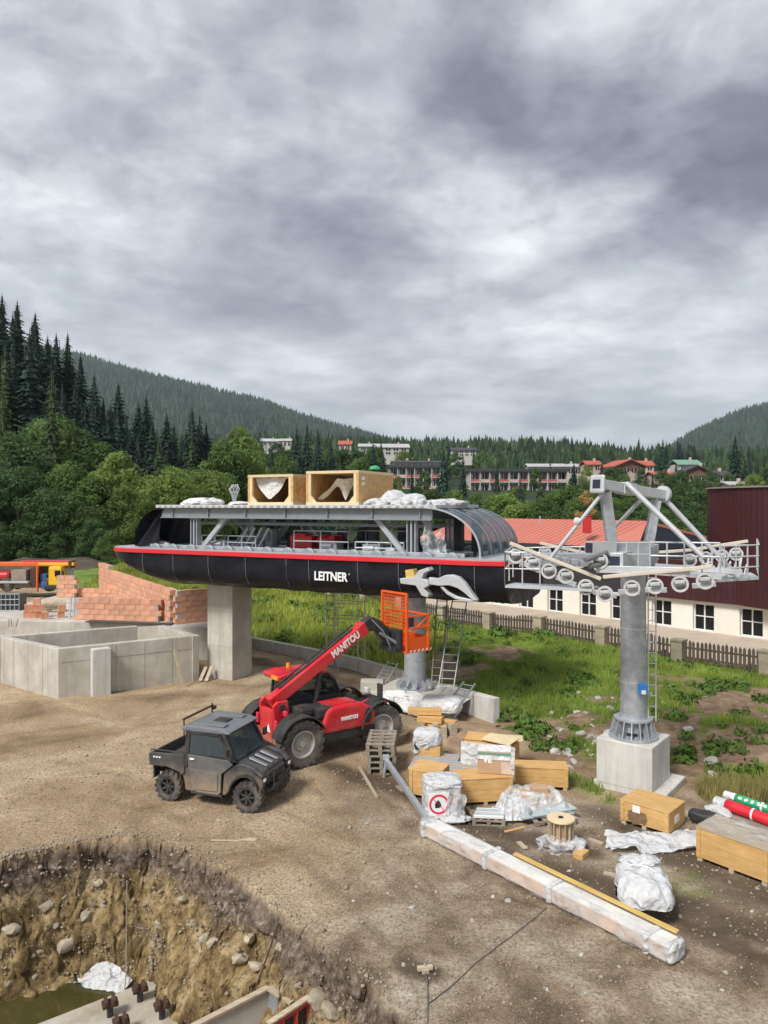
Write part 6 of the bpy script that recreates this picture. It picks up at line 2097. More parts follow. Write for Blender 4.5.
# ================================================================== wheels
def tyre_mb(r, w, lugs, lh, slant):
    m = MB()
    ri = r * .56
    m.lathe([(ri, -w * .42), (r * .70, -w * .5), (r * .90, -w * .49), (r - lh, -w * .42), (r - lh, w * .42), (r * .90, w * .49), (r * .70, w * .5), (ri, w * .42), (ri, -w * .42)], (0, 0, 0), 'y', 40)
    for k in range(lugs):
        for sd in (-1, 1):
            a = 2 * PI * (k + (.5 if sd > 0 else 0)) / lugs
            a2 = a + slant
            da = PI / lugs * .55
            y0, y1 = sd * w * .52, sd * w * .02
            P = []
            for (aa, y, rr) in ((a, y0, r - lh * 1.7), (a2, y1, r - lh - .004)):
                for s in (-da, da):
                    P.append((rr * math.cos(aa + s), y, rr * math.sin(aa + s)))
            for (aa, y, rr) in ((a, y0, r - lh * .25), (a2, y1, r)):
                for s in (-da * .8, da * .8):
                    P.append((rr * math.cos(aa + s), y, rr * math.sin(aa + s)))
            m.add(P, [(0, 1, 3, 2), (4, 6, 7, 5), (0, 4, 5, 1), (2, 3, 7, 6), (0, 2, 6, 4), (1, 5, 7, 3)])
    return m


def rim_mb(r, w, style):
    m = MB()
    ri = r * .565
    if style == 'disc':
        m.lathe([(ri, -w * .43), (ri * .93, -w * .44), (ri * .88, -w * .20), (ri * .60, -w * .14), (ri * .52, -w * .24), (.001, -w * .25)], (0, 0, 0), 'y', 32)
        for k in range(8):
            a = k * PI / 4
            m.cyl((ri * .40 * math.cos(a), -w * .30, ri * .40 * math.sin(a)), (ri * .40 * math.cos(a), -w * .2, ri * .40 * math.sin(a)), .028, None, 6)
        m.cyl((0, -w * .36, 0), (0, -w * .2, 0), ri * .22, None, 12)
    else:
        m.lathe([(ri, -w * .43), (ri * .9, -w * .44), (ri * .84, -w * .1), (.001, -w * .06)], (0, 0, 0), 'y', 28)
        for k in range(7):
            a = k * 2 * PI / 7
            m.beam((ri * .1 * math.cos(a), -w * .30, ri * .1 * math.sin(a)), (ri * .92 * math.cos(a), -w * .36, ri * .92 * math.sin(a)), ri * .2, .03, (0, 1, 0))
        m.cyl((0, -w * .42, 0), (0, -w * .1, 0), ri * .24, None, 12)
    return m


def wheels(parent, spots, r, w, lugs, lh, slant, rim_mat, style, steer=0):
    t0 = tyre_mb(r, w, lugs, lh, slant).build('wheel', 'tyre', parent, smooth=True, auto=35)
    r0 = rim_mb(r, w, style).build('rim', rim_mat, t0, smooth=True, auto=35)
    for i, (x, y, fr) in enumerate(spots):
        rot = (0, 0, (0 if y < 0 else PI) + (steer if fr else 0))
        if i == 0:
            t0.location = (x, y, r - .015); t0.rotation_euler = rot
        else:
            t = inst(t0, parent, (x, y, r - .015), rot); inst(r0, t)


# ================================================================== telehandler
TL = Vector((-1.66, 20.19, 0)); TRZ = R(37)
th = thing('telehandler', TL, TRZ, 'red telehandler with raised boom holding an orange work basket', 'telehandler')
wheels(th, [(-1.28, -.93, 0), (1.22, -.93, 1), (-1.28, .93, 0), (1.22, .93, 1)], .61, .42, 18, .045, .30, 'rim_grey', 'disc', R(-14))
m = MB(); m.box((0, 0, .80), (3.4, .86, .44)); m.box((0, 0, .60), (2.6, .6, .2)); m.box((1.75, 0, .85), (.25, .9, .5)); m.build('chassis', 'dark_metal', th, bevel=.03)
m = MB(); m.cyl((-1.35, -.75, .6), (-1.35, .75, .6), .13, None, 12); m.cyl((1.35, -.75, .6), (1.35, .75, .6), .13, None, 12); m.build('axles', 'dark_metal', th)
# engine bonnet on the near side
bon = [(-.72, .86), (-.55, 1.30), (-.42, 1.36), (.15, 1.38), (.55, 1.34), (.86, 1.20), (.98, 1.02), (.96, .74), (.62, .70), (-.66, .72)]
m = MB(); m.xz(bon, -1.10, -.34); b_ = m.build('bonnet', 'manitou_red', th, bevel=.07)
m = MB(); m.xz([(-.45, 1.39), (.2, 1.40), (.5, 1.37), (.5, 1.35), (-.45, 1.36)], -.9, -.4); m.build('bonnet_lid', 'manitou_red', b_, bevel=.02)
m = MB(); m.xz([(-.76, .48), (-.70, .72), (.62, .70), (.98, .72), (1.0, .56), (.80, .46)], -1.06, -.36); m.build('sill', 'black_plastic', th, bevel=.04)
m = MB()
pts = [(.72 + .11 * math.cos(a), 1.0 + .21 * math.sin(a)) for a in np.linspace(0, 2 * PI, 20, endpoint=False)]
m.xz(pts, -1.118, -1.07); m.build('grille', 'black_plastic', th, bevel=.01)
text('lettering', 'MANITOU', .13, 'letters_white', th, Matrix.Translation((.12, -1.112, 1.03)) @ Matrix.Rotation(R(90), 4, 'X'), .006, .006, .52)
m = MB(); m.xz([(-.45, 1.18), (.5, 1.22), (.5, 1.205), (-.45, 1.165)], -1.107, -1.09); m.build('crease', 'truck_red', th)
m = MB(); m.box((-.55, -.72, 1.25), (.5, .6, .28)); m.box((-.95, -.60, 1.30), (.5, .5, .2)); m.build('air_intake', 'black_plastic', th, bevel=.05)
# mudguards
def guard(cx, y0, y1, a0, a1, r, name='mudguard'):
    m = MB(); n = 12
    o_ = [(cx + r * math.cos(a0 + (a1 - a0) * k / n), .6 + r * math.sin(a0 + (a1 - a0) * k / n)) for k in range(n + 1)]
    i_ = [(cx + (r - .035) * math.cos(a0 + (a1 - a0) * k / n), .6 + (r - .035) * math.sin(a0 + (a1 - a0) * k / n)) for k in range(n + 1)]
    for k in range(n):
        m.xz([o_[k], o_[k + 1], i_[k + 1], i_[k]], y0, y1)
    return m.build(name, 'black_plastic', th)
for s in (-1, 1):
    y0, y1 = sorted((s * 1.17, s * .68))
    guard(-1.28, y0, y1, R(25), R(165), .70)
    guard(1.22, y0, y1, R(20), R(175), .72)
# rear frame that carries the boom pivot
fr = [(-1.70, .50), (-1.74, 1.46), (-1.62, 1.56), (-1.32, 1.56), (-1.26, 1.15), (-1.38, .62)]
for y in (-.40, .30):
    m = MB(); m.xz(fr, y, y + .10); m.build('boom_tower', 'manitou_red', th, bevel=.02)
m = MB(); m.box((-1.67, -.0, .92), (.14, .62, .84)); m.box((-1.60, 0, .62), (.22, 1.2, .3)); m.build('counterweight', 'manitou_red', th, bevel=.03)
m = MB(); m.cyl((-1.50, -.43, 1.40), (-1.50, .43, 1.40), .09, None, 14); m.build('pivot_pin', 'dark_metal', th)
for y in (-.50, .5):
    m = MB(); m.box((-1.72, y, 1.0), (.06, .12, .26)); m.build('rear_lamp', 'sign_red', th, bevel=.015)
m = MB(); m.box((-1.52, -.62, 1.30), (.08, .16, .13)); m.build('rear_lamp', 'sign_red', th, bevel=.02)
m = MB(); m.yz([(-.26, .78), (-.06, .78), (-.16, .98)], -1.765, -1.752); m.build('warning_triangle', 'sign_white', th)
# boom
Ba = Vector((-1.66, -.04, 1.46)); Bb = Vector((1.36, -.04, 3.16)); bd_ = (Bb - Ba).normalized()
m = MB(); m.beam(Ba, Bb, .28, .32, (0, 0, 1)); bo = m.build('boom', 'manitou_red', th, bevel=.03)
m = MB(); m.beam(Bb - bd_ * .02, Bb - bd_ * .20, .32, .37); m.build('boom_collar', 'manitou_red', bo, bevel=.02)
ang = math.atan2(bd_.z, bd_.x)
tm_ = Ba + bd_ * 2.62
text('lettering', 'MANITOU', .27, 'letters_white', bo, Matrix.Translation((tm_.x, -.187, tm_.z + .0)) @ Matrix.Rotation(-ang, 4, 'Y') @ Matrix.Rotation(R(90), 4, 'X'), .011, .005, 1.02)
m = MB(); m.beam(Ba + bd_ * .3 + Vector((0, 0, .205)), Bb - bd_ * .5 + Vector((0, 0, .205)), .08, .04); m.build('hose_guard', 'black_plastic', bo)
m = MB(); m.tube([Ba + bd_ * .2 + Vector((0, .1, .27)), Ba + bd_ * 1.5 + Vector((0, .11, .25)), Bb + bd_ * -.4 + Vector((0, .1, .26))], .025, 6); m.build('hose', 'black_plastic', bo)
m = MB(); m.cyl((-.3, -.04, 1.1), Ba + bd_ * 1.75 - Vector((0, 0, .2)), .08, .06, 12); m.build('lift_cylinder', 'dark_metal', th)
Bc = Bb + bd_ * .16
m = MB(); m.beam(Bb - bd_ * .1, Bc, .27, .34); m.build('inner_boom', 'black_plastic', bo, bevel=.02)
m = MB(); m.xz([(1.38, 3.38), (1.58, 3.42), (1.88, 3.28), (2.12, 3.06), (2.2, 2.74), (2.06, 2.66), (1.90, 2.90), (1.64, 3.02), (1.40, 3.02)], -.17, .09); m.build('boom_head', 'black_plastic', bo, bevel=.03)
m = MB(); m.box((2.32, -.04, 2.72), (.16, .9, .60)); m.box((2.26, -.04, 2.45), (.22, .8, .14)); m.build('carriage', 'dark_metal', th, bevel=.02)
m = MB()
for y in (-.35, .27):
    m.cyl((1.8, y * .4, 2.95), (2.28, y, 2.62), .045, None, 8)
m.tube([(1.5, -.2, 3.35), (1.8, -.32, 3.02), (2.0, -.36, 2.62), (2.1, -.3, 2.45)], .022, 6); m.tube([(1.5, .1, 3.35), (1.85, .22, 3.0), (2.08, .26, 2.6)], .022, 6)
m.build('linkage', 'steel_grey', th)
# orange basket
X0, X1, Y0, Y1, ZB = 2.44, 3.24, -.60, .56, 2.34
m = MB()
m.box(((X0 + X1) / 2, (Y0 + Y1) / 2, ZB + .03), (X1 - X0, Y1 - Y0, .06))
for (x, y, h) in ((X0, Y0, 1.72), (X0, Y1, 1.72), (X1, Y0, 1.08), (X1, Y1, 1.08)):
    m.box((x, y, ZB + h / 2), (.065, .065, h))
for z in (ZB + 1.05, ZB + .72):
    m.beam((X0, Y0, z), (X1, Y0, z), .05, .05); m.beam((X0, Y1, z), (X1, Y1, z), .05, .05); m.beam((X1, Y0, z), (X1, Y1, z), .05, .05)
m.beam((X0, Y0, ZB + 1.70), (X0, Y1, ZB + 1.70), .06, .06); m.beam((X0, Y0, ZB + .62), (X0, Y1, ZB + .62), .06, .06)
m.beam((X0 + .02, Y0, ZB + .45), (X1, Y0, ZB + 1.02), .04, .04)
wb = m.build('work_basket', 'orange_basket', th, bevel=.008)
m = MB()
for k in range(1, 13):
    y = Y0 + (Y1 - Y0) * k / 13
    m.cyl((X0, y, ZB + .62), (X0, y, ZB + 1.70), .010, None, 5)
for k in range(1, 11):
    z = ZB + .62 + 1.08 * k / 11
    m.cyl((X0, Y0, z), (X0, Y1, z), .010, None, 5)
m.build('mesh_panel', 'orange_basket', wb)
for (a, b) in (((X0, Y0), (X1, Y0)), ((X1, Y0), (X1, Y1)), ((X0, Y1), (X1, Y1))):
    m = MB(); m.beam((*a, ZB + .22), (*b, ZB + .22), .02, .42); m.build('kick_plate', 'orange_basket', wb)
m = MB()
for k in range(6):
    x = X0 + .1 + k * .15
    m.xz([(x, ZB + .02), (x + .05, ZB + .02), (x + .09, ZB + .08), (x + .04, ZB + .08)], Y0 - .014, Y0 - .011)
    y = Y0 + .12 + k * .2
    m.yz([(y, ZB + .02), (y + .05, ZB + .02), (y + .09, ZB + .08), (y + .04, ZB + .08)], X1 + .011, X1 + .014)
m.build('hazard_strip', 'letters_white', wb)
m = MB(); m.box((X0 + .3, Y0 + .3, ZB + .85), (.2, .3, .3)); m.build('control_panel', 'black_plastic', wb, bevel=.02)
# cab
cabp = [(-.92, .95), (-1.0, 1.5), (-.95, 1.88), (-.6, 1.98), (.28, 1.96), (.56, 1.70), (.74, 1.30), (.72, .95)]
m = MB(); m.xz([(-.92, .72), (-1.0, 1.30), (-.3, 1.30), (.72, 1.22), (.74, .72)], .28, 1.08); m.build('cab_body', 'black_plastic', th, bevel=.03)
def frame_loop(poly, y, w=.06):
    m = MB(); n = len(poly)
    for k in range(n):
        a, b = poly[k], poly[(k + 1) % n]
        m.beam((a[0], y, a[1]), (b[0], y, b[1]), w, w, (0, 1, 0))
    return m
for y in (.30, 1.05):
    frame_loop(cabp[1:-1] + [(.70, 1.28), (-.98, 1.32)], y).build('cab_frame', 'black_plastic', th)
m = MB()
for p in cabp[2:7]:
    m.beam((p[0], .3, p[1]), (p[0], 1.05, p[1]), .055, .055)
m.build('cab_frame', 'black_plastic', th)
for y in (.295, 1.06):
    m = MB(); m.xz([(-.97, 1.33), (-.94, 1.85), (-.6, 1.94), (.27, 1.92), (.53, 1.69), (.70, 1.32)], y - .006, y + .006); m.build('cab_window', 'glass_dark', th)
m = MB(); m.add([(.29, .34, 1.93), (.29, 1.02, 1.93), (.57, 1.02, 1.69), (.57, .34, 1.69), (.745, 1.02, 1.31), (.745, .34, 1.31)], [(0, 1, 2, 3), (3, 2, 4, 5)]); m.build('windscreen', 'glass_dark', th, solid=.012)
m = MB(); m.add([(-1.0, .34, 1.35), (-1.0, 1.02, 1.35), (-.965, 1.02, 1.86), (-.965, .34, 1.86)], [(0, 1, 2, 3)]); m.build('rear_window', 'glass_dark', th, solid=.012)
m = MB(); m.xz([(-1.22, 1.90), (-1.25, 2.04), (-.9, 2.10), (.1, 2.06), (.34, 2.0), (.30, 1.94), (-.5, 1.97)], .20, 1.14); m.build('cab_roof', 'manitou_red', th, bevel=.05)
m = MB(); m.box((-1.26, .42, 1.98), (.05, .34, .10)); m.build('roof_lamp', 'amber', th, bevel=.012)
m = MB(); m.cyl((-.55, .95, 2.07), (-.55, .95, 2.2), .06, .05, 12); m.build('beacon', 'amber', th, smooth=True, auto=40)
m = MB(); m.box((-.35, .65, 1.30), (.5, .5, .14)); m.box((-.58, .65, 1.55), (.14, .46, .5)); m.build('seat', 'utv_rib', th, bevel=.04)
m = MB(); m.tube([(.45, .65, 1.25), (.35, .65, 1.55)], .03, 6); m.lathe([(.16, -.015), (.18, 0), (.16, .015)], (.32, .65, 1.57), 'z', 18); m.build('steering_wheel', 'black_plastic', th)
m = MB(); m.tube([(1.0, -.9, 1.0), (1.15, -1.05, 1.25), (1.15, -1.05, 1.42)], .02, 6); m.box((1.15, -1.05, 1.58), (.06, .2, .36)); m.build('mirror', 'black_plastic', th, bevel=.02)
for y in (-.6, .6):
    m = MB(); m.box((1.9, y, 1.15), (.08, .2, .16)); m.build('headlight', 'lamp_lens', th, bevel=.02)
m = MB(); m.xz([(.9, .7), (1.0, 1.15), (1.25, 1.22), (1.8, 1.1), (1.85, .75)], -.5, -.34); m.build('front_frame', 'manitou_red', th, bevel=.03)

# ================================================================== side-by-side utility vehicle
UL = Vector((-3.69, 16.87, 0)); URZ = R(-18.8)
uv = thing('utility_vehicle', UL, URZ, 'dark grey side-by-side utility vehicle with cab and rear bed', 'utility vehicle')
wheels(uv, [(-1.0, -.64, 0), (1.08, -.64, 1), (-1.0, .64, 0), (1.08, .64, 1)], .36, .27, 16, .032, .22, 'rim_black', 'spoke', R(6))
m = MB(); m.box((0, 0, .42), (2.5, .9, .16)); m.box((-.95, 0, .55), (.9, .8, .25)); m.box((1.1, 0, .52), (.7, .7, .25)); m.build('chassis', 'black_plastic', uv, bevel=.02)
m = MB()
for x in (-1.0, 1.08):
    for s in (-1, 1):
        m.tube([(x - .15, s * .3, .48), (x, s * .55, .36)], .03, 6); m.tube([(x + .15, s * .3, .48), (x, s * .55, .36)], .03, 6); m.cyl((x, s * .45, .4), (x - .05, s * .35, .85), .05, None, 8)
m.build('suspension', 'dark_metal', uv)
# rear bed
bx0, bx1, by, bz0, bz1 = -1.58, -.56, .72, .80, 1.10
m = MB(); m.box(((bx0 + bx1) / 2, 0, bz0 + .02), (bx1 - bx0, 2 * by - .04, .05)); bed = m.build('cargo_bed', 'utv_grey', uv, bevel=.01)
for s in (-1, 1):
    m = MB(); m.xz([(bx0, bz0 - .02), (bx0 - .02, bz1 - .04), (bx0 + .06, bz1), (bx1, bz1 + .03), (bx1, bz0 - .10), (bx1 - .12, bz0 - .16), (bx0 + .9, bz0 - .10), (bx0 + .55, bz0 - .0)], s * by - .03, s * by + .03); m.build('bed_side', 'utv_grey', bed, bevel=.02)
m = MB(); m.box((bx0 - .005, 0, (bz0 + bz1) / 2 - .01), (.06, 2 * by - .08, bz1 - bz0 - .04)); m.build('tailgate', 'utv_grey', bed, bevel=.02)
m = MB(); m.box((bx1 - .03, 0, (bz0 + bz1) / 2 + .02), (.05, 2 * by - .08, bz1 - bz0 + .02)); m.build('bed_front', 'black_plastic', bed, bevel=.01)
for x_ in (-1.45, -1.36, -1.27):
    m = MB(); m.xz([(x_, .985), (x_ + .06, .985), (x_ + .075, 1.02), (x_ + .015, 1.02)], -by - .036, -by - .03); m.build('decal', 'letters_white', bed)
for s in (-1, 1):
    m = MB(); m.box((bx0 - .03, s * .6, 1.0), (.03, .12, .12)); m.build('rear_lamp', 'sign_red', uv, bevel=.01)
# rear fender and side
for s in (-1, 1):
    y0, y1 = sorted((s * .70, s * .58))
    m = MB(); m.xz([(-.56, .30), (-.60, .55), (-.72, .78), (-.55, .86), (-.42, .86), (-.30, .36), (-.20, .28)], y0, y1); m.build('side_panel', 'utv_grey', uv, bevel=.02)
    # front fender
    arch = [(1.08 + .47 * math.cos(a), .36 + .47 * math.sin(a)) for a in np.linspace(R(15), R(170), 12)]
    m = MB(); m.xz(arch + [(.50, .30), (.42, .30), (.46, .80), (.62, 1.02), (.95, 1.08), (1.35, 1.0), (1.62, .84), (1.66, .62)], y0, y1 + (.02 if s > 0 else 0)); m.build('front_fender', 'utv_grey', uv, bevel=.025)
    m = MB()
    for k in range(11):
        a, b = R(15) + R(155) * k / 11, R(15) + R(155) * (k + 1) / 11
        m.xz([(1.08 + .475 * math.cos(a), .36 + .475 * math.sin(a)), (1.08 + .475 * math.cos(b), .36 + .475 * math.sin(b)), (1.08 + .44 * math.cos(b), .36 + .44 * math.sin(b)), (1.08 + .44 * math.cos(a), .36 + .44 * math.sin(a))], min(s * .76, s * .40), max(s * .76, s * .40))
    m.build('wheel_arch', 'black_plastic', uv)
    # door
    d0, d1 = sorted((s * .74, s * .69))
    m = MB(); m.xz([(-.34, .34), (-.46, .86), (-.48, 1.16), (.50, 1.12), (.60, 1.02), (.42, .78), (.40, .36), (.34, .29), (-.22, .29)], d0, d1); dr = m.build('door', 'utv_door', uv, bevel=.02)
    m = MB(); m.xz([(-.30, .36), (-.40, .84), (.34, .80), (.33, .38)], s * .752 - .01, s * .752 + .01); m.build('door_panel', 'utv_door', dr, bevel=.02)
    m = MB(); m.xz([(-.47, 1.175), (-.43, 1.70), (.28, 1.70), (.52, 1.15)], s * .70 - .006, s * .70 + .006); m.build('door_window', 'glass_light', dr)
    m = frame_loop([(-.48, 1.16), (-.44, 1.73), (.30, 1.73), (.56, 1.13)], s * .70, .055); m.build('door_frame', 'black_plastic', dr)
    m = MB(); m.box((-.34, s * .757, 1.06), (.12, .03, .04)); m.build('handle', 'letters_white', dr, bevel=.008)
    m = MB(); m.beam((.62, s * .70, 1.08), (.36, s * .66, 1.78), .08, .07, (0, 1, 0)); m.build('pillar', 'black_plastic', uv, bevel=.015)
    m = MB(); m.beam((-.53, s * .69, .86), (-.50, s * .66, 1.78), .10, .09, (0, 1, 0)); m.build('pillar', 'black_plastic', uv, bevel=.015)
    m = MB(); m.xz([(1.40, .84), (1.68, .78), (1.69, .70), (1.44, .73)], s * .62 - .06, s * .62 + .06); m.build('headlight', 'lamp_lens', uv, bevel=.02)
    m = MB(); m.xz([(1.30, .90), (1.62, .80), (1.645, .80), (1.32, .93)], s * .62 - .1, s * .62 + .1); m.build('headlight_brow', 'black_plastic', uv)
# bonnet, grille, bumper
m = MB()
m.add([(.60, -.60, 1.08), (.60, .60, 1.08), (1.55, .50, .90), (1.55, -.50, .90), (.60, -.60, .8), (.60, .60, .8), (1.55, .50, .62), (1.55, -.50, .62)], [(0, 1, 2, 3), (7, 6, 5, 4), (0, 4, 5, 1), (1, 5, 6, 2), (2, 6, 7, 3), (3, 7, 4, 0)])
m.build('bonnet', 'utv_grey', uv, bevel=.05)
for y in (-.26, 0, .26):
    m = MB(); m.add([(.75, y - .07, 1.062), (.75, y + .07, 1.062), (1.5, y + .05, .925), (1.5, y - .05, .925), (.75, y - .05, 1.095), (.75, y + .05, 1.095), (1.5, y + .035, .95), (1.5, y - .035, .95)], [(0, 3, 2, 1), (4, 5, 6, 7), (0, 1, 5, 4), (1, 2, 6, 5), (2, 3, 7, 6), (3, 0, 4, 7)]); m.build('bonnet_rib', 'utv_rib', uv, bevel=.012)
m = MB(); m.box((1.58, 0, .70), (.12, .86, .26)); m.build('grille', 'black_plastic', uv, bevel=.03)
for k in range(3):
    m = MB(); m.box((1.645, 0, .62 + k * .08), (.02, .6, .025)); m.build('grille_bar', 'utv_grey', uv)
m = MB(); m.tube([(1.5, -.5, .42), (1.72, -.42, .45), (1.76, -.3, .52), (1.76, .3, .52), (1.72, .42, .45), (1.5, .5, .42)], .035, 8); m.tube([(1.72, -.25, .5), (1.70, -.25, .82), (1.70, .25, .82), (1.72, .25, .5)], .028, 8); m.box((1.64, 0, .46), (.12, .6, .16)); m.build('bumper', 'black_plastic', uv)
m = MB(); m.add([(.64, -.62, 1.10), (.64, .62, 1.10), (.36, .58, 1.74), (.36, -.58, 1.74)], [(0, 1, 2, 3)]); m.build('windscreen', 'glass_light', uv, solid=.01)
m = MB(); m.tube([(.655, -.3, 1.10), (.56, .05, 1.34)], .012, 5); m.build('wiper', 'black_plastic', uv)
m = MB(); m.add([(-.53, -.6, 1.15), (-.53, .6, 1.15), (-.51, .58, 1.72), (-.51, -.58, 1.72)], [(0, 1, 2, 3)]); m.build('rear_window', 'glass_dark', uv, solid=.01)
# roof with raised ribs
m = MB(); m.xz([(-.66, 1.74), (-.68, 1.83), (-.5, 1.89), (.30, 1.87), (.50, 1.80), (.50, 1.75)], -.69, .69); rf_ = m.build('roof', 'utv_roof', uv, bevel=.07)
for y in (-.42, .42):
    m = MB(); m.box((-.08, y, 1.895), (.8, .22, .035)); m.build('roof_rib', 'utv_roof', rf_, bevel=.015)
m = MB(); m.box((.02, 0, 1.895), (.34, .3, .03)); m.build('roof_hatch', 'black_plastic', rf_, bevel=.012)
m = MB(); m.box((.47, 0, 1.765), (.06, 1.2, .05)); m.build('visor', 'black_plastic', uv, bevel=.01)
# rail standing above the rear of the roof
m = MB(); m.tube([(-.66, -.60, 1.55), (-.66, -.60, 2.02)], .016, 6); m.tube([(-.66, .62, 1.6), (-.66, .62, 2.10)], .02, 6); m.build('rack_upright', 'black_plastic', uv)
m = MB(); m.beam((-.66, -.64, 2.02), (-.66, .66, 2.03), .045, .05); m.build('rack_bar', 'rust', uv, bevel=.006)
m = MB(); m.box((-.66, .70, 1.95), (.10, .12, .10)); m.build('lamp', 'black_plastic', uv, bevel=.02)
for s in (-.32, .32):
    m = MB(); m.box((-.22, s, .78), (.5, .46, .16)); m.box((-.42, s, 1.12), (.14, .44, .6)); m.build('seat', 'utv_rib', uv, bevel=.04)
m = MB(); m.box((.42, 0, 1.0), (.3, 1.2, .25)); m.lathe([(.15, -.012), (.17, 0), (.15, .012)], (.20, .32, 1.18), 'x', 18); m.build('dashboard', 'black_plastic', uv)

for s in (-1, 1):
    m = MB(); m.tube([(.50, s * .72, 1.28), (.56, s * .86, 1.32)], .014, 5); m.box((.56, s * .90, 1.36), (.05, .14, .20)); m.build('mirror', 'black_plastic', uv, bevel=.02)
    m = MB(); m.tube([(bx0 + .04, s * by, bz1 + .02), (bx0 + .06, s * by, bz1 + .06), (bx1 - .06, s * by, bz1 + .07), (bx1 - .02, s * by, bz1 + .02)], .016, 6); m.build('bed_rail', 'black_plastic', bed)
    m = MB(); m.box((.03, s * .70, .285), (.82, .12, .05)); m.build('step', 'black_plastic', uv, bevel=.015)
    m = MB(); m.box((-1.5, s * .55, .62), (.04, .22, .3)); m.build('mud_flap', 'black_plastic', uv)
    m = MB(); m.xz([(1.28, .93), (1.50, .84), (1.66, .84), (1.66, .60), (1.30, .66)], s * .62 - .07, s * .62 + .07); m.build('headlight_housing', 'black_plastic', uv, bevel=.02)
m = MB(); m.cyl((1.74, -.12, .60), (1.74, .12, .60), .05, None, 10); m.box((1.72, 0, .60), (.08, .34, .06)); m.build('winch', 'dark_metal', uv)
m = MB(); m.cyl((-1.55, -.2, .55), (-1.35, -.2, .55), .05, None, 10); m.box((-1.45, 0, .6), (.14, .9, .1)); m.build('exhaust', 'dark_metal', uv)
for ch_ in uv.children_recursive:
    if ch_.type == 'MESH' and ch_.name.split('.')[0] not in ('wheel', 'rim'):
        for v_ in ch_.data.vertices:
            c_ = v_.co
            if c_.z > 1.0 and .1 < c_.x < .9: c_.x = min(.1 + (c_.x - .1) * 1.24, .96)
            if c_.x > 1.0: c_.x = 1.0 + (c_.x - 1.0) * .72
            if c_.x < -1.2: c_.x = -1.2 + (c_.x + 1.2) * .85
            if c_.z > 1.2: c_.z = 1.2 + (c_.z - 1.2) * .87

uv.scale = (.95, .95, .95)

# ================================================================== crane truck
ck = thing('crane_truck', (-25.6, 53.0, 1.0), 0, 'crane truck with yellow cab and long orange boom behind the site', 'truck')
def T_(px, py, Y=53.0):
    return at(px, py, Y)
def tb(name, px0, px1, py0, py1, Y0, Y1, mat, parent=ck, bev=.03):
    m = MB(); a, b = at(px0, py1, Y0), at(px1, py0, Y0)
    m.box(((a.x + b.x) / 2, (Y0 + Y1) / 2, (a.z + b.z) / 2), (b.x - a.x, abs(Y1 - Y0), b.z - a.z)); return m.build(name, mat, parent, bevel=bev, world=True)
tb('cab', 48.5, 61, 568, 585, 52.4, 54.6, 'truck_yellow')
tb('cab_window', 54.5, 60, 570.5, 576.5, 52.36, 52.5, 'window_glass')
tb('cab_stripe', 56, 60, 577, 579, 52.37, 52.5, 'letters_black')
tb('cab_roof', 49, 61, 566.5, 568.5, 52.5, 54.5, 'truck_yellow')
tb('bumper', 44, 62, 585, 589, 52.4, 54.6, 'dark_metal')
tb('mirror', 61, 63, 571, 576, 52.0, 52.2, 'dark_metal')
tb('chassis', -30, 60, 583, 588, 52.7, 54.3, 'grey_wood')
tb('deck', -30, 28, 581.5, 583.5, 52.3, 54.6, 'steel_pale')
tb('engine_box', 11, 26, 570, 581, 52.6, 54.4, 'grey_wood')
tb('red_cover', -20, 9, 572, 580, 52.7, 54.4, 'truck_red', bev=.2)
tb('crane_base', 30, 38, 568, 586, 52.6, 54.3, 'rust')
tb('crane_post', 36, 37.5, 566, 592, 52.4, 52.6, 'truck_orange')
tb('operator_seat', 40, 46, 574, 582, 52.7, 54.0, 'truck_blue')
tb('tank', 41, 47, 582, 589, 52.5, 54.2, 'truck_blue')
tb('boom', -30, 73, 562.3, 566.2, 53.0, 53.6, 'truck_orange')
tb('boom_section', 20, 69, 560.8, 562.2, 53.05, 53.55, 'truck_red')
tb('boom_tip', 38, 74, 562.9, 565.6, 52.95, 52.99, 'truck_yellow')
tb('boom_head', 68, 71, 561, 568.5, 52.9, 53.7, 'rust')
tb('guard_frame', 62, 68, 568, 580, 53.2, 54.2, 'steel_pale')
for k, px in enumerate((7.5, 50, -14)):
    c = at(px, 590, 52.75)
    for dy in (0, 1.5):
        m = MB(); m.lathe([(.22, -.14), (.42, -.16), (.5, -.1), (.5, .1), (.42, .16), (.22, .14)], (c.x, c.y + dy, 1.0 + .48 - .55 + .5 - .5), 'y', 24)
        wh = m.build('wheel', 'tyre', ck, smooth=True, auto=40, world=True)
        m = MB(); m.cyl((c.x, c.y - .1 + dy, .93), (c.x, c.y + .1 + dy, .93), .24, None, 16); m.build('rim', 'rim_grey', wh, world=True)
# ================================================================== crates and building material in the yard
def z0(x, y): return hz(x, y)


def at_g(px, py):
    p = gnd(px, py); p.z = z0(p.x, p.y); return p


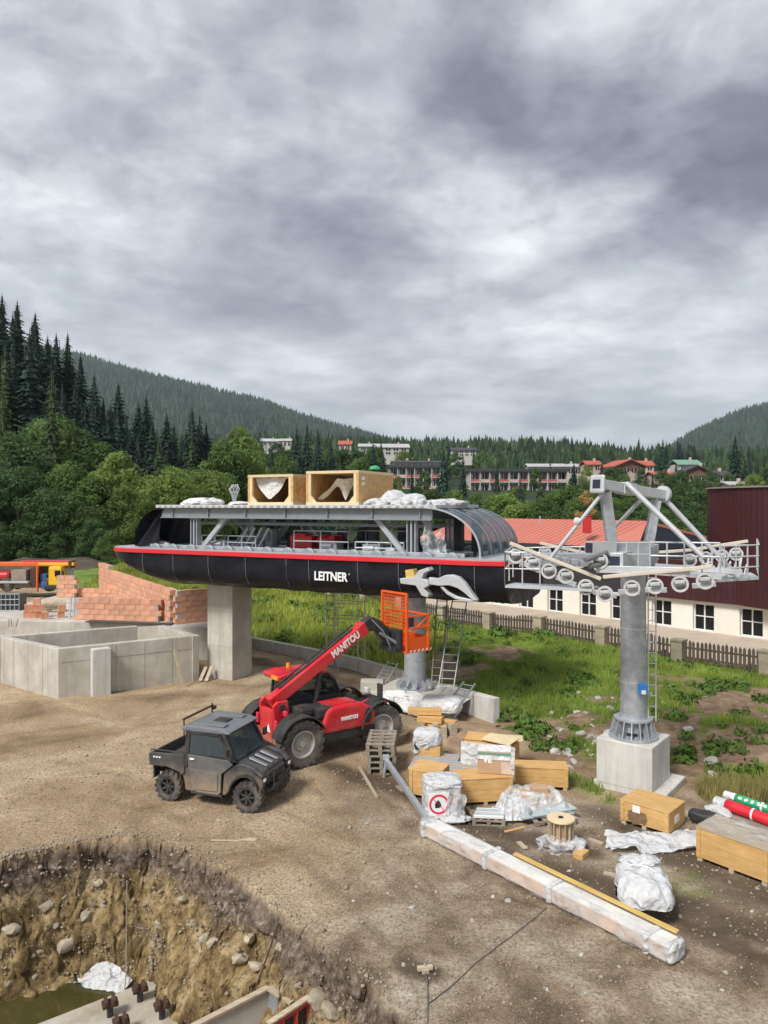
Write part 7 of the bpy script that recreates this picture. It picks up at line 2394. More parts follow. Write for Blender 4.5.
def crate(px, py, w, d, h, rz, label, lid=.02, mat='plywood', feet=True, top='plywood', marks=None, group='plywood crates in the yard', planks=2, sink=.005):
    """px, py: pixel of the middle of the bottom front edge"""
    p = at_g(px, py)
    o = thing('wooden_crate', p - Vector((0, 0, sink)), R(rz), label, 'crate', group)
    f = .08 if feet else 0.0
    t = .022
    for s in (-1, 1):
        m = MB(); m.box((s * (w / 2 - t / 2), d / 2, f + (h - f) / 2), (t, d - 2 * t - .002, h - f)); m.build('side_panel', mat, o, bevel=.004)
    for y in (t / 2, d - t / 2):
        for k in range(planks):
            zz = f + (h - f) / planks * (k + .5)
            m = MB(); m.box((0, y, zz), (w, t, (h - f) / planks - .005)); m.build('board', mat, o, bevel=.004)
    m = MB(); m.box((0, d / 2, h + lid / 2 + .001), (w + .02, d + .02, lid)); m.build('lid', top, o, bevel=.004)
    for s in (-1, 1):
        m = MB(); m.box((s * (w / 2 - .05), -.009, f + (h - f) / 2), (.07, .016, h - f)); m.build('batten', mat, o, bevel=.003)
    if feet:
        for x in (-w / 2 + .07, 0, w / 2 - .07):
            m = MB(); m.box((x, d / 2, f / 2), (.09, d, f)); m.build('skid', 'pale_wood', o, bevel=.004)
    return o


def pallet_mesh():
    parts = []
    for k in range(5):
        m = MB(); m.box((-.6 + .06 + k * .27, 0, .132), (.13, .8, .022)); parts.append(('top_board', m))
    for y in (-.35, 0, .35):
        m = MB(); m.box((0, y, .11), (1.2, .10, .02)); parts.append(('stringer', m))
        for x in (-.53, 0, .53):
            m = MB(); m.box((x, y, .06), (.14, .10, .078)); parts.append(('block', m))
        m = MB(); m.box((0, y, .011), (1.2, .10, .02)); parts.append(('bottom_board', m))
    return parts


PAL = None


def pallet(loc, rz, label, group, scale=(1, 1, 1), tilt=(0, 0)):
    global PAL
    o = thing('pallet', loc, rz, label, 'pallet', group)
    o.scale = scale; o.rotation_euler = (tilt[0], tilt[1], rz)
    if PAL is None:
        PAL = []
        for nm, m in pallet_mesh():
            PAL.append(m.build(nm, 'grey_wood', o))
    else:
        for s in PAL:
            inst(s, o)
    return o


def drape(cx, cy, w, d, h, seed, spread=.16, n=34):
    """a film sheet thrown over something w x d x h"""
    m = MB()
    def fn(u, v):
        x = (u - .5) * (w + 2 * spread) ; y = (v - .5) * (d + 2 * spread)
        ex = max(abs(x) - w / 2, 0) / spread; ey = max(abs(y) - d / 2, 0) / spread
        e = min(1.0, math.hypot(ex, ey))
        a = np.array([x * 3.2 + seed]); b = np.array([y * 3.2])
        f = 1 - 2.2 * abs(float(vnoise(a, b, None, seed)[0])); g = 1 - 2 * abs(float(vnoise(a * 2.3, b * 2.3, None, seed + 4)[0]))
        ang = math.atan2(y, x)
        fold = math.sin(ang * 11 + seed) * .5 + math.sin(ang * 23 + 2 * seed) * .3
        z = h * (1 - e ** 1.1) + (.05 * f + .035 * g) * (1 - e * .6)
        k = 1 + e * .10 * fold
        return (cx + x * k * (.86 + .14 * e), cy + y * k * (.86 + .14 * e), max(z, .012 + .012 * (1 + fold)))
    m.grid(n, n, fn)
    return m


# stack of pallets beside the telehandler
p = at_g(382, 775); n_ = 5
lab = ['lowest pallet of the stack beside the telehandler front wheel', 'second pallet from below in the stack by the telehandler', 'middle pallet of the stack by the telehandler', 'second pallet from the top in the stack by the telehandler', 'topmost pallet of the stack beside the telehandler']
for k in range(n_):
    pallet((p.x + random.uniform(-.02, .02), p.y + .62, p.z + k * .146), R(88 + random.uniform(-2, 2)), lab[k], 'pallets stacked by the telehandler', (1, .88, 1))

# plywood crates
crate(424, 800, .72, .7, .62, -24, 'tall plywood crate left of the prohibition sign box', planks=1)
big = crate(486, 806, 1.24, .62, .58, 8, 'large plywood crate under the printed carton', planks=2)
crate(542, 790, 1.20, .5, .50, -6, 'long plywood crate before the bank right of the carton', planks=2)
d_ = crate(644, 830, 1.02, .82, .47, -43, 'stained plywood crate on the white sheet below the tower', planks=2)
m = MB(); m.blob((-.14, -.001, .22), (.2, .004, .13), 8, .5, 3, 4); m.build('stain', 'stain', d_)
m = MB(); m.box((-.16, -.004, .38), (.16, .012, .14)); m.build('label_sheet', 'sign_white', d_)
m = MB(); m.box((.515, .40, .26), (.012, .2, .14)); m.build('label_sheet', 'sign_white', d_)
e_ = crate(731, 873, 1.3, .80, .62, -50, 'grey-topped plywood crate at the right edge of the yard', planks=2, top='pale_wood')
m = MB(); m.grid(14, 8, lambda u, v: (-.66 + 1.32 * u, -.02 + .84 * v, .655 + .012 * math.sin(u * 20) + .01 * math.sin(v * 13 + u * 5))); m.build('top_film', 'thin_film', e_, smooth=True)

# box with prohibition sign
p = at_g(444, 822)
o = thing('sign_box', p, R(6), 'white-wrapped box with round red prohibition sign on its front', 'box')
m = MB(); m.box((0, .33, .38), (.74, .62, .70)); m.build('carton', 'white_film', o, bevel=.03)
m = MB(); m.blob((.02, .34, .74), (.40, .34, .10), 31, .15, 2.5, 4, 4.0); m.build('wrap_top', 'white_film', o, smooth=True)
m = MB(); m.grid(18, 12, lambda u, v: (.02 + .42 * u + .03 * math.sin(v * 9), -.05 - .1 * v * math.sin(u * PI) - .03 * math.sin(u * 14), .58 - .57 * v)); m.build('wrap', 'clear_film', o, smooth=True)
m = MB(); m.blob((.05, -.06, .07), (.5, .16, .09), 33, .3, 2.2, 4, 2.0, 0, True); m.build('wrap_foot', 'white_film', o, smooth=True)
m = MB(); m.box((-.11, -.004, .37), (.44, .012, .50)); sg = m.build('sign_plate', 'sign_white', o)
m = MB(); m.lathe([(.165, -.012), (.205, -.012), (.205, -.018), (.165, -.018), (.165, -.012)], (-.11, 0, .38), 'y', 36); m.beam((-.23, -.015, .50), (.01, -.015, .26), .006, .035, (0, 1, 0)); m.build('red_ring', 'sign_red', sg)
m = MB(); m.xz([(-.19, .40), (-.13, .47), (-.10, .44), (-.07, .40), (-.06, .33), (-.13, .30), (-.19, .31)], -.0135, -.0115); m.build('pictogram', 'letters_black', sg)
m = MB(); m.box((.20, -.01, .47), (.2, .012, .16)); m.build('carton_patch', 'cardboard', o)

# printed carton on the large crate
p = at_g(493, 803); pz = p.z + .605
c_ = thing('carton', (p.x + .02, p.y + .02, pz), R(-10), 'film-wrapped printed carton standing on the large plywood crate', 'carton')
m = MB(); m.box((0, .3, .15), (.72, .5, .30)); m.build('lower_box', 'cardboard', c_, bevel=.01)
m = MB(); m.box((0.01, .3, .40), (.74, .52, .19)); m.build('upper_box', 'white_cloth', c_, bevel=.015)
m = MB(); m.box((0.01, .036, .45), (.745, .012, .05)); m.build('green_band', 'roof_green', c_)
m = MB(); m.box((0.01, .036, .49), (.745, .011, .025)); m.build('pink_band', 'house_pink', c_)
text('print', 'VE', .17, 'letters_white', c_, Matrix.Translation((-.14, .046, .30)) @ Matrix.Rotation(R(90), 4, 'X'), .008, .004)
m = MB(); m.box((.27, .044, .14), (.22, .012, .26)); m.build('tape', 'wrap_pale', c_)

# white wrapped box on a small crate, further back
p = at_g(427, 763)
o = thing('wrapped_crate', p, R(-12), 'small crate with white wrapped top near the planks', 'crate')
m = MB(); m.box((0, .3, .24), (.66, .52, .34)); m.build('crate_body', 'plywood', o, bevel=.008)
for k in (-.3, 0, .3):
    m = MB(); m.box((k * .9, .3, .035), (.09, .52, .07)); m.build('skid', 'pale_wood', o)
m = MB(); m.blob((-.03, .3, .58), (.37, .30, .22), 12, .12, 2, 4, 4.0); m.build('wrap', 'white_film', o, smooth=True)
m = MB(); m.grid(8, 8, lambda u, v: (-.36 + .4 * u, .02 - .03 * math.sin(u * 8), .6 - .42 * v * (1 - .5 * u))); m.build('wrap_flap', 'white_film', o, smooth=True)
m = MB(); m.xz([(-.34, .42), (-.22, .34), (-.20, .30), (-.30, .34), (-.32, .5), (-.28, .55)], -.02, -.012); m.build('strap', 'letters_black', o)

# flat slatted pallet of pale boards
p = at_g(438, 778)
o = thing('board_pallet', p, R(-14), 'wide low pallet of pale grey boards lying behind the crates', 'pallet')
for k in range(8):
    m = MB(); m.box((.12, .1 + k * .165, .15), (1.75, .11, .03)); m.build('board', 'steel_pale' if k % 3 else 'pale_wood', o, bevel=.004)
for x in (-.65, .1, .85):
    m = MB(); m.box((x, .68, .066), (.09, 1.35, .13)); m.build('bearer', 'grey_wood', o)

# film-draped open crate
p = at_g(487, 772)
o = thing('draped_crate', p, R(-22), 'open plywood crate draped with translucent film, loose boards on top', 'crate')
m = MB(); m.box((0, .45, .34), (1.25, .85, .62)); m.build('crate_body', 'plywood', o, bevel=.01)
m = MB(); m.grid(18, 14, lambda u, v: (-.66 - .16 * v ** 2, .0 + .9 * u, .67 - .66 * v + .01 * math.sin(u * 16))); m.build('film', 'white_film', o, smooth=True)
m = MB(); m.grid(18, 14, lambda u, v: (-.66 + 1.36 * u, -.005 - .08 * v * (1 + .4 * math.sin(u * 15)), .67 - .64 * v)); m.build('film', 'white_film', o, smooth=True)
for (x, y, zz, a, b, r, tl) in ((-.1, .5, .69, 1.1, .6, 6, .02), (.25, .30, .74, .8, .5, -16, .07), (.42, .55, .72, .7, .5, 12, -.03)):
    m = MB(); m.box((x, y, zz), (a, b, .02), Matrix.Rotation(R(r), 3, 'Z') @ Matrix.Rotation(tl, 3, 'X')); m.build('loose_board', 'osb_edge' if x > 0 else 'plywood', o)

# timber pile on the mound
p = at_g(442, 748)
mo = MB(); mo.blob((2.25, 21.1, -.12), (1.6, 1.2, .42), 9, .25, 1.8, 4, 2.0); tag(mo.build('earth_mound', 'soil_tan', None, smooth=True), kind='structure')
tlabs = ['long thick beam on top of the timber pile', 'upright timber stub at the pile front, left one', 'upright timber stub at the pile front, right one', 'short beam under the long one on the pile', 'lowest cross timber of the pile', 'short timber block right of the pile', 'offcut leaning on the right of the timber pile']
tp = [((1.15, 20.9, .78), (.95, .26, .16), -6), ((1.42, 20.5, .28), (.15, .15, .5), 10), ((1.66, 20.45, .26), (.15, .15, .46), 0), ((1.30, 20.75, .60), (.7, .3, .16), -18), ((1.45, 20.75, .42), (.5, .5, .14), 12), ((1.9, 20.6, .3), (.22, .2, .46), 24), ((1.80, 20.75, .56), (.5, .2, .05), -30)]
for (c, s, r), l in zip(tp, tlabs):
    m = MB(); m.box((0, 0, 0), s); o = m.build('timber', 'plywood' if s[0] > .3 else 'pale_wood', None, bevel=.01); o.location = c; o.rotation_euler = (0, 0, R(r)); tag(o, l, 'timber', 'timber pile behind the crates')

# crumpled wrap with sheets of metal on a pallet
p = at_g(553, 828)
pallet((p.x, p.y + .35, p.z), R(12), 'pallet under the grey sheet panels left of the cable drum', None, (.75, .8, .9))
o = thing('panel_stack', (p.x - .12, p.y + .45, p.z + .135), R(14), 'flat grey metal panels on the pallet behind the cable drum', 'panels')
for k, (dx, r) in enumerate(((0, 0), (.06, 4), (.3, 9))):
    m = MB(); m.box((dx, 0, .03 + k * .035), (1.15 - .25 * k, .62, .025), Matrix.Rotation(R(r), 3, 'Z')); m.build('panel', 'panel_grey', o, bevel=.004)
m = MB(); m.beam((-.4, -.26, .125), (-.2, .3, .125), .05, .04); m.beam((.45, -.24, .125), (.62, .28, .125), .05, .04); m.build('strut', 'galv', o)
o = thing('wrapped_parts', (p.x - .22, p.y + .75, p.z + .05), R(4), 'heap of parts loosely wrapped in clear film behind the grey panels', 'wrapped parts')
m = MB(); m.box((0, 0, .25), (.9, .5, .3)); m.box((.1, 0, .44), (.35, .25, .14)); m.build('parts', 'cardboard', o, bevel=.02)
drape(0, 0, 1.15, .72, .40, 52).build('film', 'clear_film', o, smooth=True)
m = MB(); drape(-.55, -.2, .42, .4, .34, 53).build('film', 'white_film', o, smooth=True)

# small pallet bundle
p = at_g(490, 826)
pallet((p.x, p.y + .25, p.z), R(-6), 'small pallet with white bundles before the large crate', None, (.56, .66, .85))
o = thing('bundle', (p.x, p.y + .25, p.z + .125), R(-6), 'white and green bundle of profiles on the small pallet', 'bundle')
for k in range(5):
    m = MB(); m.box((.02 * k, -.18 + k * .09, .035 + .02 * (k % 2)), (.62, .075, .05)); m.build('profile', 'white_frame' if k % 2 == 0 else 'panel_grey', o, bevel=.006)

random.seed(5)
for k, (px, py, ln) in enumerate(sorted(((400, 790, .35), (452, 790, .3), (470, 812, .4), (515, 830, .5), (530, 812, .3), (505, 790, .25), (596, 842, .3), (448, 768, .5), (395, 760, .4), (610, 875, .22), (470, 760, .45), (522, 846, .3)))):
    q = at_g(px, py); m = MB(); m.box((0, 0, .015), (ln, random.uniform(.05, .12), .025)); o = m.build('wood_scrap', random.choice(['pale_wood', 'plywood', 'grey_wood']), None, bevel=.003)
    o.location = q; o.rotation_euler = (0, 0, random.uniform(0, 3)); tag(o, 'small wood scrap on the ground among the crates, ' + ordinal(k + 1) + ' from left', 'scrap', 'wood scraps among the crates')

# cable drum standing in crumpled film
p = at_g(562, 846)
o = thing('cable_drum', (p.x, p.y + .1, p.z + .06), R(20), 'small wooden cable drum with slatted sides standing in crumpled film', 'cable drum')
for z in (.02, .42):
    m = MB(); m.cyl((0, 0, z), (0, 0, z + .035), .27, None, 28); m.build('flange', 'osb_edge', o, bevel=.006)
m = MB(); m.cyl((0, 0, .055), (0, 0, .42), .17, None, 20); m.build('core', 'cardboard', o)
for k in range(14):
    a = k * 2 * PI / 14
    m = MB(); m.beam((.225 * math.cos(a), .225 * math.sin(a), .06), (.225 * math.cos(a), .225 * math.sin(a), .415), .05, .015, (-math.sin(a), math.cos(a), 0)); m.build('slat', 'pale_wood', o)
m = MB(); m.cyl((0, 0, .455), (0, 0, .47), .05, None, 12); m.build('hole_shade', 'letters_black', o)  # black disc on the flange, paints the darkness inside the spindle opening
m = MB(); m.blob((0, -.03, .0), (.44, .33, .14), 61, .34, 1.6, 5, 2.2, -.06, True); f_ = m.build('film_heap', 'clear_film', None, smooth=True); f_.location = (p.x, p.y, p.z + .05); tag(f_, 'crumpled clear film around the foot of the cable drum', 'film')
m = MB(); m.box((0, 0, .05), (.3, .2, .1)); o = m.build('wood_block', 'plywood', None, bevel=.008); q = at_g(581, 856); o.location = q; o.rotation_euler = (0, 0, R(50)); tag(o, 'small yellow wood block under the film by the cable drum', 'block')

# white sheet under the stained crate
q = at_g(646, 846)
m = MB()
def wsh(u, v):
    n = float(fbm(np.array([u * 5.0]), np.array([v * 4.0]), None, 4, 29)[0])
    return (-.75 + 1.9 * u + .1 * n, -.42 + .75 * v + .25 * u + .1 * n, max(.012, .05 + .13 * n + .22 * max(0, u - .68)))
m.grid(34, 20, wsh); o = m.build('ground_sheet', 'white_film', None, smooth=True); o.location = q; o.rotation_euler = (0, 0, R(-6)); tag(o, 'white plastic sheet spread under the stained crate', 'sheet')
# white big bag
q = at_g(652, 926)
o = thing('white_bag', q + Vector((0, .42, 0)), R(-8), 'large crumpled white bulk bag lying right of the long wrapped beam', 'bag')
m = MB(); m.blob((0, 0, .30), (.41, .52, .38), 72, .15, 1.7, 5, 3.2, .005, True); m.build('sack', 'white_film', o, smooth=True)
m = MB(); m.blob((.02, .32, .68), (.30, .16, .07), 74, .35, 3, 4, 2.4, None, True); m.build('folded_mouth', 'white_film', o, smooth=True)
m = MB(); m.tube([(-.2, .1, .68), (-.1, .05, .74), (.1, .0, .72), (.2, -.08, .68)], .015, 5); m.build('strap', 'white_cloth', o)
# black bag
q = at_g(709, 831)
m = MB(); m.blob((0, 0, .13), (.34, .16, .17), 81, .18, 1.6, 4, 4.0, 0.0, True); o = m.build('black_bag', 'black_plastic', None, smooth=True); o.location = q + Vector((.05, .2, 0)); o.rotation_euler = (0, 0, R(-35)); tag(o, 'black bag between the two right-hand crates', 'bag')

# red and green rolls on the right
q0 = at_g(712, 818)
dv = Vector((.60, -.80, 0)).normalized()
def roll(name, a, ln, r, mat, label, endmat, txt=None):
    o = thing(name, a, math.atan2(dv.y, dv.x), label, 'roll', 'banner rolls at the right edge')
    m = MB(); m.tube([(x, .008 * math.sin(x * 5), r + .01 * math.sin(x * 4)) for x in np.linspace(.16, ln, 12)], [r * (1 + .05 * math.sin(k * 2)) for k in range(12)], 18); m.build('fabric', mat, o, smooth=True)
    m = MB(); m.cyl((-.06, 0, r), (.18, 0, r), r * 1.04, r * 1.1, 16); m.build('wrapped_end', endmat, o, smooth=True, auto=40)
    m = MB()
    for x in (.75, 1.5):
        m.lathe([(r * 1.04, -.02), (r * 1.09, -.02), (r * 1.09, .02), (r * 1.04, .02)], (x, 0, r), 'x', 18)
    m.build('strap', 'letters_white', o)
    if txt:
        for k in range(12):
            m = MB(); x = .3 + k * .13
            m.box((x, -r * .74, r * 1.70), (.07, .05, .008), Matrix.Rotation(R(45), 3, 'X') @ Matrix.Rotation(R(k * 40), 3, 'Z')); m.build('print', 'letters_white', o)
    return o
pb = at_g(715, 820)
o = thing('roll_crate', pb + Vector((.25, .25, 0)), math.atan2(dv.y, dv.x), 'low grey crate carrying the red and green rolls', 'crate')
m = MB(); m.box((.75, -.05, .10), (1.9, .62, .2)); m.build('crate_body', 'grey_wood', o, bevel=.02)
m = MB(); m.blob((.1, -.3, .16), (.3, .14, .14), 91, .3, 2, 3, 2.2, 0); m.build('wrap', 'white_film', o, smooth=True)
rb = Vector((pb.x + .12, pb.y + .12, pb.z + .20))
roll('fabric_roll', rb, 2.6, .115, 'roll_red', 'red fabric roll with white wrapped end at the right edge', 'white_film')
roll('fabric_roll', rb + Vector((.32, .25, .06)), 2.5, .095, 'roll_green', 'green roll with white print behind the red roll', 'white_cloth', True)

# long wrapped beam
A_ = at_g(418, 836); B_ = at_g(668, 968)
dd = (B_ - A_); dd.z = 0
o = thing('wrapped_beam', A_, math.atan2(dd.y, dd.x), 'very long pale film-wrapped beam lying diagonally across the foreground', 'beam')
Ln = dd.length
m = MB()
def wbm(u, v):
    a = v * 2 * PI
    c, s = math.cos(a), math.sin(a)
    k = 1 / max(abs(c), abs(s)) if True else 1
    k = min(k, 1.36)
    n = float(fbm(np.array([u * 22.0]), np.array([c * 1.5 + 3]), np.array([s * 1.5]), 3, 35)[0])
    hw = .212 * (1 + .05 * n) + .010 * math.sin(u * 60); hh = .14 * (1 + .05 * n)
    return (u * Ln, hw * c * k + .23, .145 + hh * s * k)
m.grid(90, 28, wbm)
for u in (0, 1):
    m.add([wbm(u, j / 28) for j in range(28)], [tuple(range(28))])
m.build('film_wrap', 'thin_film', o, smooth=True, auto=50)
m = MB(); m.box((Ln / 2, .23, .14), (Ln - .12, .36, .225)); m.build('load', 'wrap_pale', o, bevel=.012)
for y_ in (.12, .23, .34):
    m = MB(); m.box((Ln / 2, y_, .258), (Ln - .14, .10, .012)); m.build('top_board', 'sign_white', o)
for x in (Ln * .02, Ln * .33, Ln * .60, Ln * .93):
    m = MB(); m.box((x, .23, .147), (.10, .445, .30)); m.build('tape_band', 'white_film', o, bevel=.03)
m = MB(); m.blob((Ln - .02, .23, .14), (.06, .20, .135), 37, .12, 2, 4, 4.5, None, True); m.build('film_end', 'white_film', o, smooth=True)
yp = thing('plank', A_ + dd * .42 + Vector((0, 0, .335)), math.atan2(dd.y, dd.x), 'long yellow plank lying on top of the wrapped beam', 'plank')
m = MB(); m.box((Ln * .28, .36, .014), (Ln * .58, .085, .03)); m.build('board', 'yellow_plank', yp, bevel=.004)

# steel profile and stick on the ground
a, b = at_g(386, 778), at_g(428, 825)
m = MB(); m.beam(a + Vector((0, 0, .42)), b + Vector((0, 0, .09)), .10, .12); m.beam(a + Vector((-.05, .02, 0)), a + Vector((0, 0, .44)), .06, .06)
m.box(a + Vector((0, 0, .5)), (.16, .1, .12)); m.blob(b + Vector((.05, -.02, .08)), (.2, .13, .1), 41, .3, 2, 3)
tag(m.build('steel_profile', 'galv', None, bevel=.008), 'long galvanised steel profile propped up left of the crates', 'steel profile')
a, b = at_g(359, 768), at_g(377, 799)
m = MB(); m.beam(a + Vector((0, 0, .03)), b + Vector((0, 0, .03)), .06, .05); tag(m.build('lath', 'pale_wood'), 'pale thin lath lying on the ground below the pallet stack', 'lath')
q = at_g(226, 841)
m = MB(); m.tube([q + Vector((-.3, .02, .02)), q + Vector((.2, 0, .02)), q + Vector((.42, .03, .03))], .018, 5); m.blob(q + Vector((.5, .02, .03)), (.12, .06, .03), 3, .3, 2, 2); tag(m.build('stick', 'pale_wood'), 'thin stick lying near the pit edge', 'stick')
q = at_g(240, 840)

# steel ladders and racks by the pillar
def lattice(name, a, b, w, n, mat, label, cat, side, r=.022):
    a = Vector(a); b = Vector(b); side = Vector(side).normalized() * w / 2
    o = thing(name, a, 0, label, cat)
    m = MB(); m.cyl(a - side, b - side, r, None, 6); m.build('rail', mat, o, world=True)
    m = MB(); m.cyl(a + side, b + side, r, None, 6); m.build('rail', mat, o, world=True)
    for k in range(n):
        p = a + (b - a) * ((k + .5) / n)
        m = MB(); m.cyl(p - side, p + side, r * .7, None, 5); m.build('rung', mat, o, world=True)
    return o
lattice('ladder', (1.95, 24.0, .3), (2.65, 25.8, 3.35), .5, 13, 'steel_pale', 'long steel ladder leaning up against the right end of the station', 'ladder', (.9, -.2, 0))
lattice('ladder', (1.72, 24.5, .3), (2.05, 26.0, 3.35), .35, 13, 'grey_wood', 'thinner dark ladder leaning behind the long steel one', 'ladder', (.9, -.2, 0))
lattice('steel_rack', (2.05, 22.55, .42), (2.7, 23.4, .98), .42, 5, 'steel_grey', 'short grey steel rack leaning on the wall end', 'rack', (.8, -.6, 0), .03)
lattice('steel_rack', (-.15, 26.6, .2), (.35, 26.9, .9), .5, 6, 'steel_pale', 'low grey grid leaning on the low wall left of the pillar', 'rack', (.7, -.7, 0), .02)
# scaffold frame under the station
sc0 = Vector((-2.3, 29.6, 0))
o = thing('scaffold', sc0, R(-20), 'thin steel scaffold standing under the station behind the boom', 'scaffold')
for x in (0, 1.35):
    for y in (0, .75):
        m = MB(); m.cyl((x, y, 0), (x, y, 3.35), .024, None, 6); m.build('standard', 'galv', o)
for k in range(11):
    for y in (0, .75):
        m = MB(); m.cyl((0, y, .3 + k * .3), (.5 if k % 2 else 1.35, y, .3 + k * .3), .017, None, 5); m.build('rung', 'galv', o)
m = MB(); m.cyl((.5, 0, 0), (.5, 0, 3.3), .02, None, 6); m.cyl((0, 0, .4), (1.35, 0, 1.9), .018, None, 5); m.build('brace', 'galv', o)
# boxes and lengths on the ground between telehandler and pillar
for (px, py, s, r, mat, lab, cat) in ((400, 708, (1.5, .08, .07), -30, 'white_frame', 'white profile lying on the ground right of the telehandler', 'profile'), (372, 690, (.8, .6, .35), 0, 'concrete', 'low concrete block behind the telehandler front wheel', 'block'), (398, 700, (1.6, .07, .06), -38, 'galv', 'second profile lying beside the white one', 'profile'),
                                      (478, 713, (.5, .3, .2), 20, 'pale_wood', 'small wood box at the end of the low wall', 'box')):
    q = at_g(px, py); m = MB(); m.box((0, 0, s[2] / 2), s); o = m.build('block' if cat == 'block' else cat, mat, None, bevel=.012); o.location = q; o.rotation_euler = (0, 0, R(r)); tag(o, lab, cat)
# orange marker pipe behind the basket
o = thing('marker_post', (-.15 + .3, 33.2, hz(.15, 33.2)), 0, 'short orange marker post on the slope left of the basket', 'post')
m = MB(); m.cyl((0, 0, -.1), (0, 0, 1.15), .10, .10, 14); m.build('tube', 'orange_basket', o, smooth=True, auto=40)
m = MB(); m.cyl((0, 0, 1.15), (0, 0, 1.2), .12, .12, 14); m.build('cap', 'orange_basket', o)

# ================================================================== in the pit
m = MB(); m.xy([(-8.2, 11.5), (-3.2, 11.5), (-3.4, 13.9), (-4.2, 14.5), (-8.2, 14.4)], -2.36, -2.33); tag(m.build('water', 'water'), kind='structure')
fs = thing('pit_foundation', (-4.3, 12.6, -2.4), 0, 'concrete foundation slab with anchor bolts at the pit bottom', 'foundation')
c0 = Vector((-4.25, 13.72, 0)); da = Vector((-.80, -.60, 0)); db = Vector((.60, -.80, 0))
q = [c0, c0 + db * 2.4, c0 + db * 2.4 + da * 3.2, c0 + da * 3.2]
m = MB(); m.xy([(p.x, p.y) for p in q], -2.6, -2.16); m.build('slab', 'concrete_slab', fs, bevel=.03, world=True)
for px, py in ((110, 1004), (140, 989), (162, 1006), (121, 1022)):
    Y = F * (EYE + 2.02) / (py + 4 - HOR); x = (px - 384) / F * Y
    m = MB(); m.cyl((x, Y, -2.16), (x, Y, -1.98), .055, None, 10); an = m.build('anchor_bolt', 'dark_metal', fs, world=True)
    m = MB()
    m.box((x, Y, -1.94), (.26, .20, .06), Matrix.Rotation(R(28), 3, 'Z')); m.box((x - .05, Y - .05, -1.88), (.06, .2, .08), Matrix.Rotation(R(28), 3, 'Z')); m.box((x + .06, Y + .02, -1.88), (.06, .2, .08), Matrix.Rotation(R(28), 3, 'Z'))
    m.build('anchor_plate', 'rust', an, world=True, bevel=.01)
q = at(104, 980, F * (EYE + 2.3) / (980 - HOR))
m = MB()
def wtr(u, v):
    n = float(fbm(np.array([u * 4.0]), np.array([v * 3.0]), None, 4, 39)[0])
    return (-.52 + 1.05 * u + .1 * n, -.26 + .55 * v * (1 - .5 * u) + .05 * n, .03 + .12 * n + .22 * math.sin(PI * u) * v)
m.grid(22, 16, wtr); o = m.build('plastic_sheet', 'white_film', None, smooth=True); o.location = (q.x, q.y, -2.32); o.rotation_euler = (0, 0, R(-10)); tag(o, 'white plastic sheet lying in the pit water', 'sheet')
m = MB(); m.tube([at(127, 880, 14.55), at(126.5, 930, 14.2), at(126, 975, 13.7), at(122, 1018, 12.9)], .012, 5); tag(m.build('cable', 'grey_wood'), 'thin cable hanging down the back face of the pit', 'cable')
m = MB(); m.tube([at(278, 924, 11.95), at(266, 960, 11.75), at(254, 992, 11.6)], .016, 6); tag(m.build('rusty_bar', 'rust'), 'rusty steel bar leaning on the right pit face', 'bar')
# formwork panels
fw = thing('formwork', at(268, 990, 11.45) * Vector((1, 1, 0)) + Vector((0, 0, -2.0)), 0, 'grey formwork panel box standing at the foot of the right pit face', 'formwork')
def fpanel(a, b, h, mat, name='panel'):
    m = MB(); a = Vector(a); b = Vector(b); n = (b - a).cross(Vector((0, 0, 1))).normalized() * .06
    H = Vector((0, 0, -h)); m.add([a, b, b + n, a + n, a + H, b + H, b + n + H, a + n + H], [(0, 1, 2, 3), (7, 6, 5, 4), (0, 4, 5, 1), (1, 5, 6, 2), (2, 6, 7, 3), (3, 7, 4, 0)])
    return m.build(name, mat, fw, world=True)
pA, pB, pC = at(268, 989, 11.45), at(192, 1028, 10.8), at(292, 1004, 11.15)
fpanel(pA, pB, 1.3, 'concrete'); fpanel(pC, pA, 1.3, 'galv')
m = MB(); m.beam(pA + Vector((0, 0, .02)), pB + Vector((0, 0, .02)), .10, .035); m.beam(pA + Vector((0, 0, .02)), pC + Vector((0, 0, .02)), .09, .035); m.build('top_rail', 'pale_wood', fw, world=True)
rA, rB = at(309, 1000, 10.9), at(268, 1027, 10.45)
fr_ = thing('formwork', (rA.x, rA.y, -1.9), 0, 'red-framed formwork panel at the bottom of the picture', 'formwork')
m = MB(); m.beam(rA, rB, .08, .06)
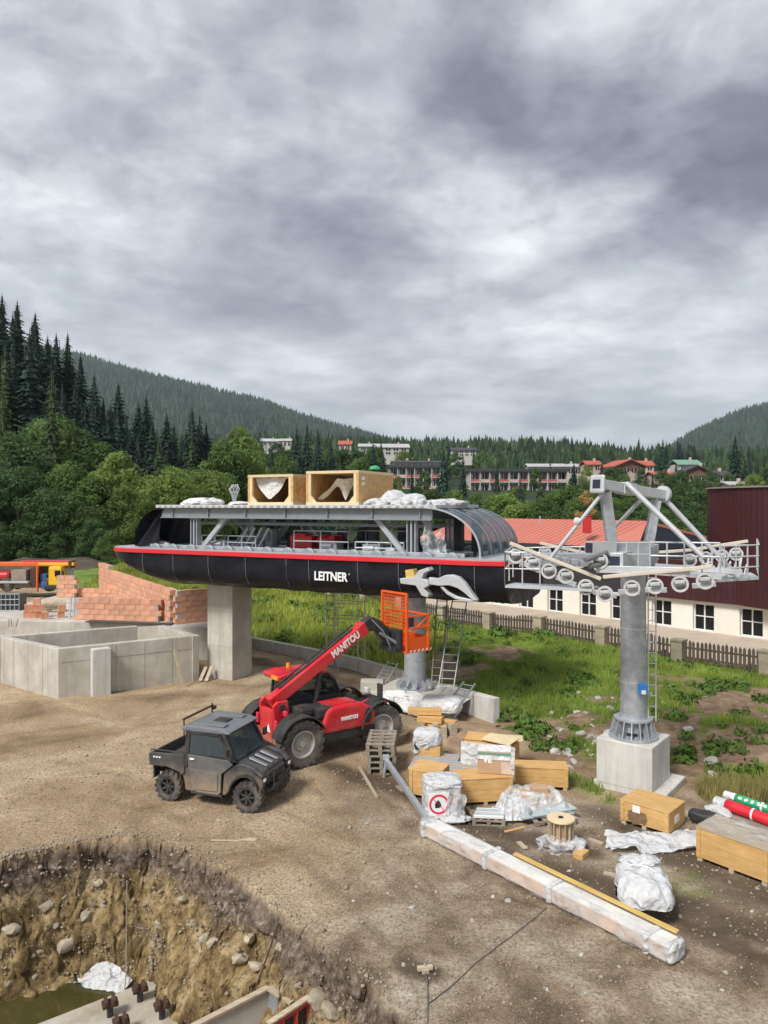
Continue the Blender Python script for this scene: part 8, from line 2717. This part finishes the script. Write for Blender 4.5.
for k in range(4):
    p = rA + (rB - rA) * (k / 3); m.beam(p, p - Vector((0, 0, 1.2)), .07, .06, (0, 1, 0))
m.build('frame', 'form_red', fr_, world=True)
m = MB(); n = Vector((.03, .05, 0)); m.add([rA + n, rB + n, rB + n - Vector((0, 0, 1.2)), rA + n - Vector((0, 0, 1.2))], [(0, 1, 2, 3)]); m.build('board', 'dark_metal', fr_, world=True, solid=.02)
m = MB(); m.beam(rA + Vector((0, 0, .045)), rB + Vector((0, 0, .045)), .09, .03); m.build('top_rail', 'pale_wood', fr_, world=True)

# marker line and peg in the foreground
q = at_g(425, 972)
o = thing('survey_peg', q, R(10), 'small wood peg block on a dark patch in the foreground', 'peg')
m = MB(); m.box((0, 0, .06), (.22, .07, .05)); m.box((0, 0, .02), (.1, .1, .08)); m.cyl((.0, 0, -.05), (.0, 0, .12), .015, None, 6); m.build('block', 'pale_wood', o, bevel=.004)
a, b = at_g(546, 908), at_g(428, 1004)
m = MB(); m.tube([(a + (b - a) * t) + Vector((.02 * math.sin(t * 9), 0, z0(*((a + (b - a) * t).to_2d())) + .012 - (a + (b - a) * t).z)) for t in np.linspace(0, 1, 40)], .009, 5); m.tube([q + Vector((0, 0, .02)), q + Vector((.02, -.25, .02)), b + Vector((0, 0, .01)), b + Vector((-.03, -.4, .012))], .009, 5)
tag(m.build('cable', 'wire'), 'thin dark cable running across the foreground gravel', 'cable')
# ================================================================== air
def haze():
    mb = MB()
    mb.box((0, 4350, 420), (12400, 9720, 860 + 20))
    me_o = mb.build('haze', None)
    m = bpy.data.materials.new('haze')
    m.use_nodes = True
    nt = m.node_tree
    nt.nodes.clear()
    out = nt.nodes.new('ShaderNodeOutputMaterial')
    v = nt.nodes.new('ShaderNodeVolumePrincipled')
    v.inputs['Color'].default_value = (0.72, 0.84, 0.97, 1)
    v.inputs['Density'].default_value = 0.00010
    v.inputs['Anisotropy'].default_value = 0.2
    nt.links.new(v.outputs[0], out.inputs['Volume'])
    me_o.data.materials.append(m)
    tag(me_o, 'thin pale haze lying over the valley', 'haze', kind='stuff')


haze()
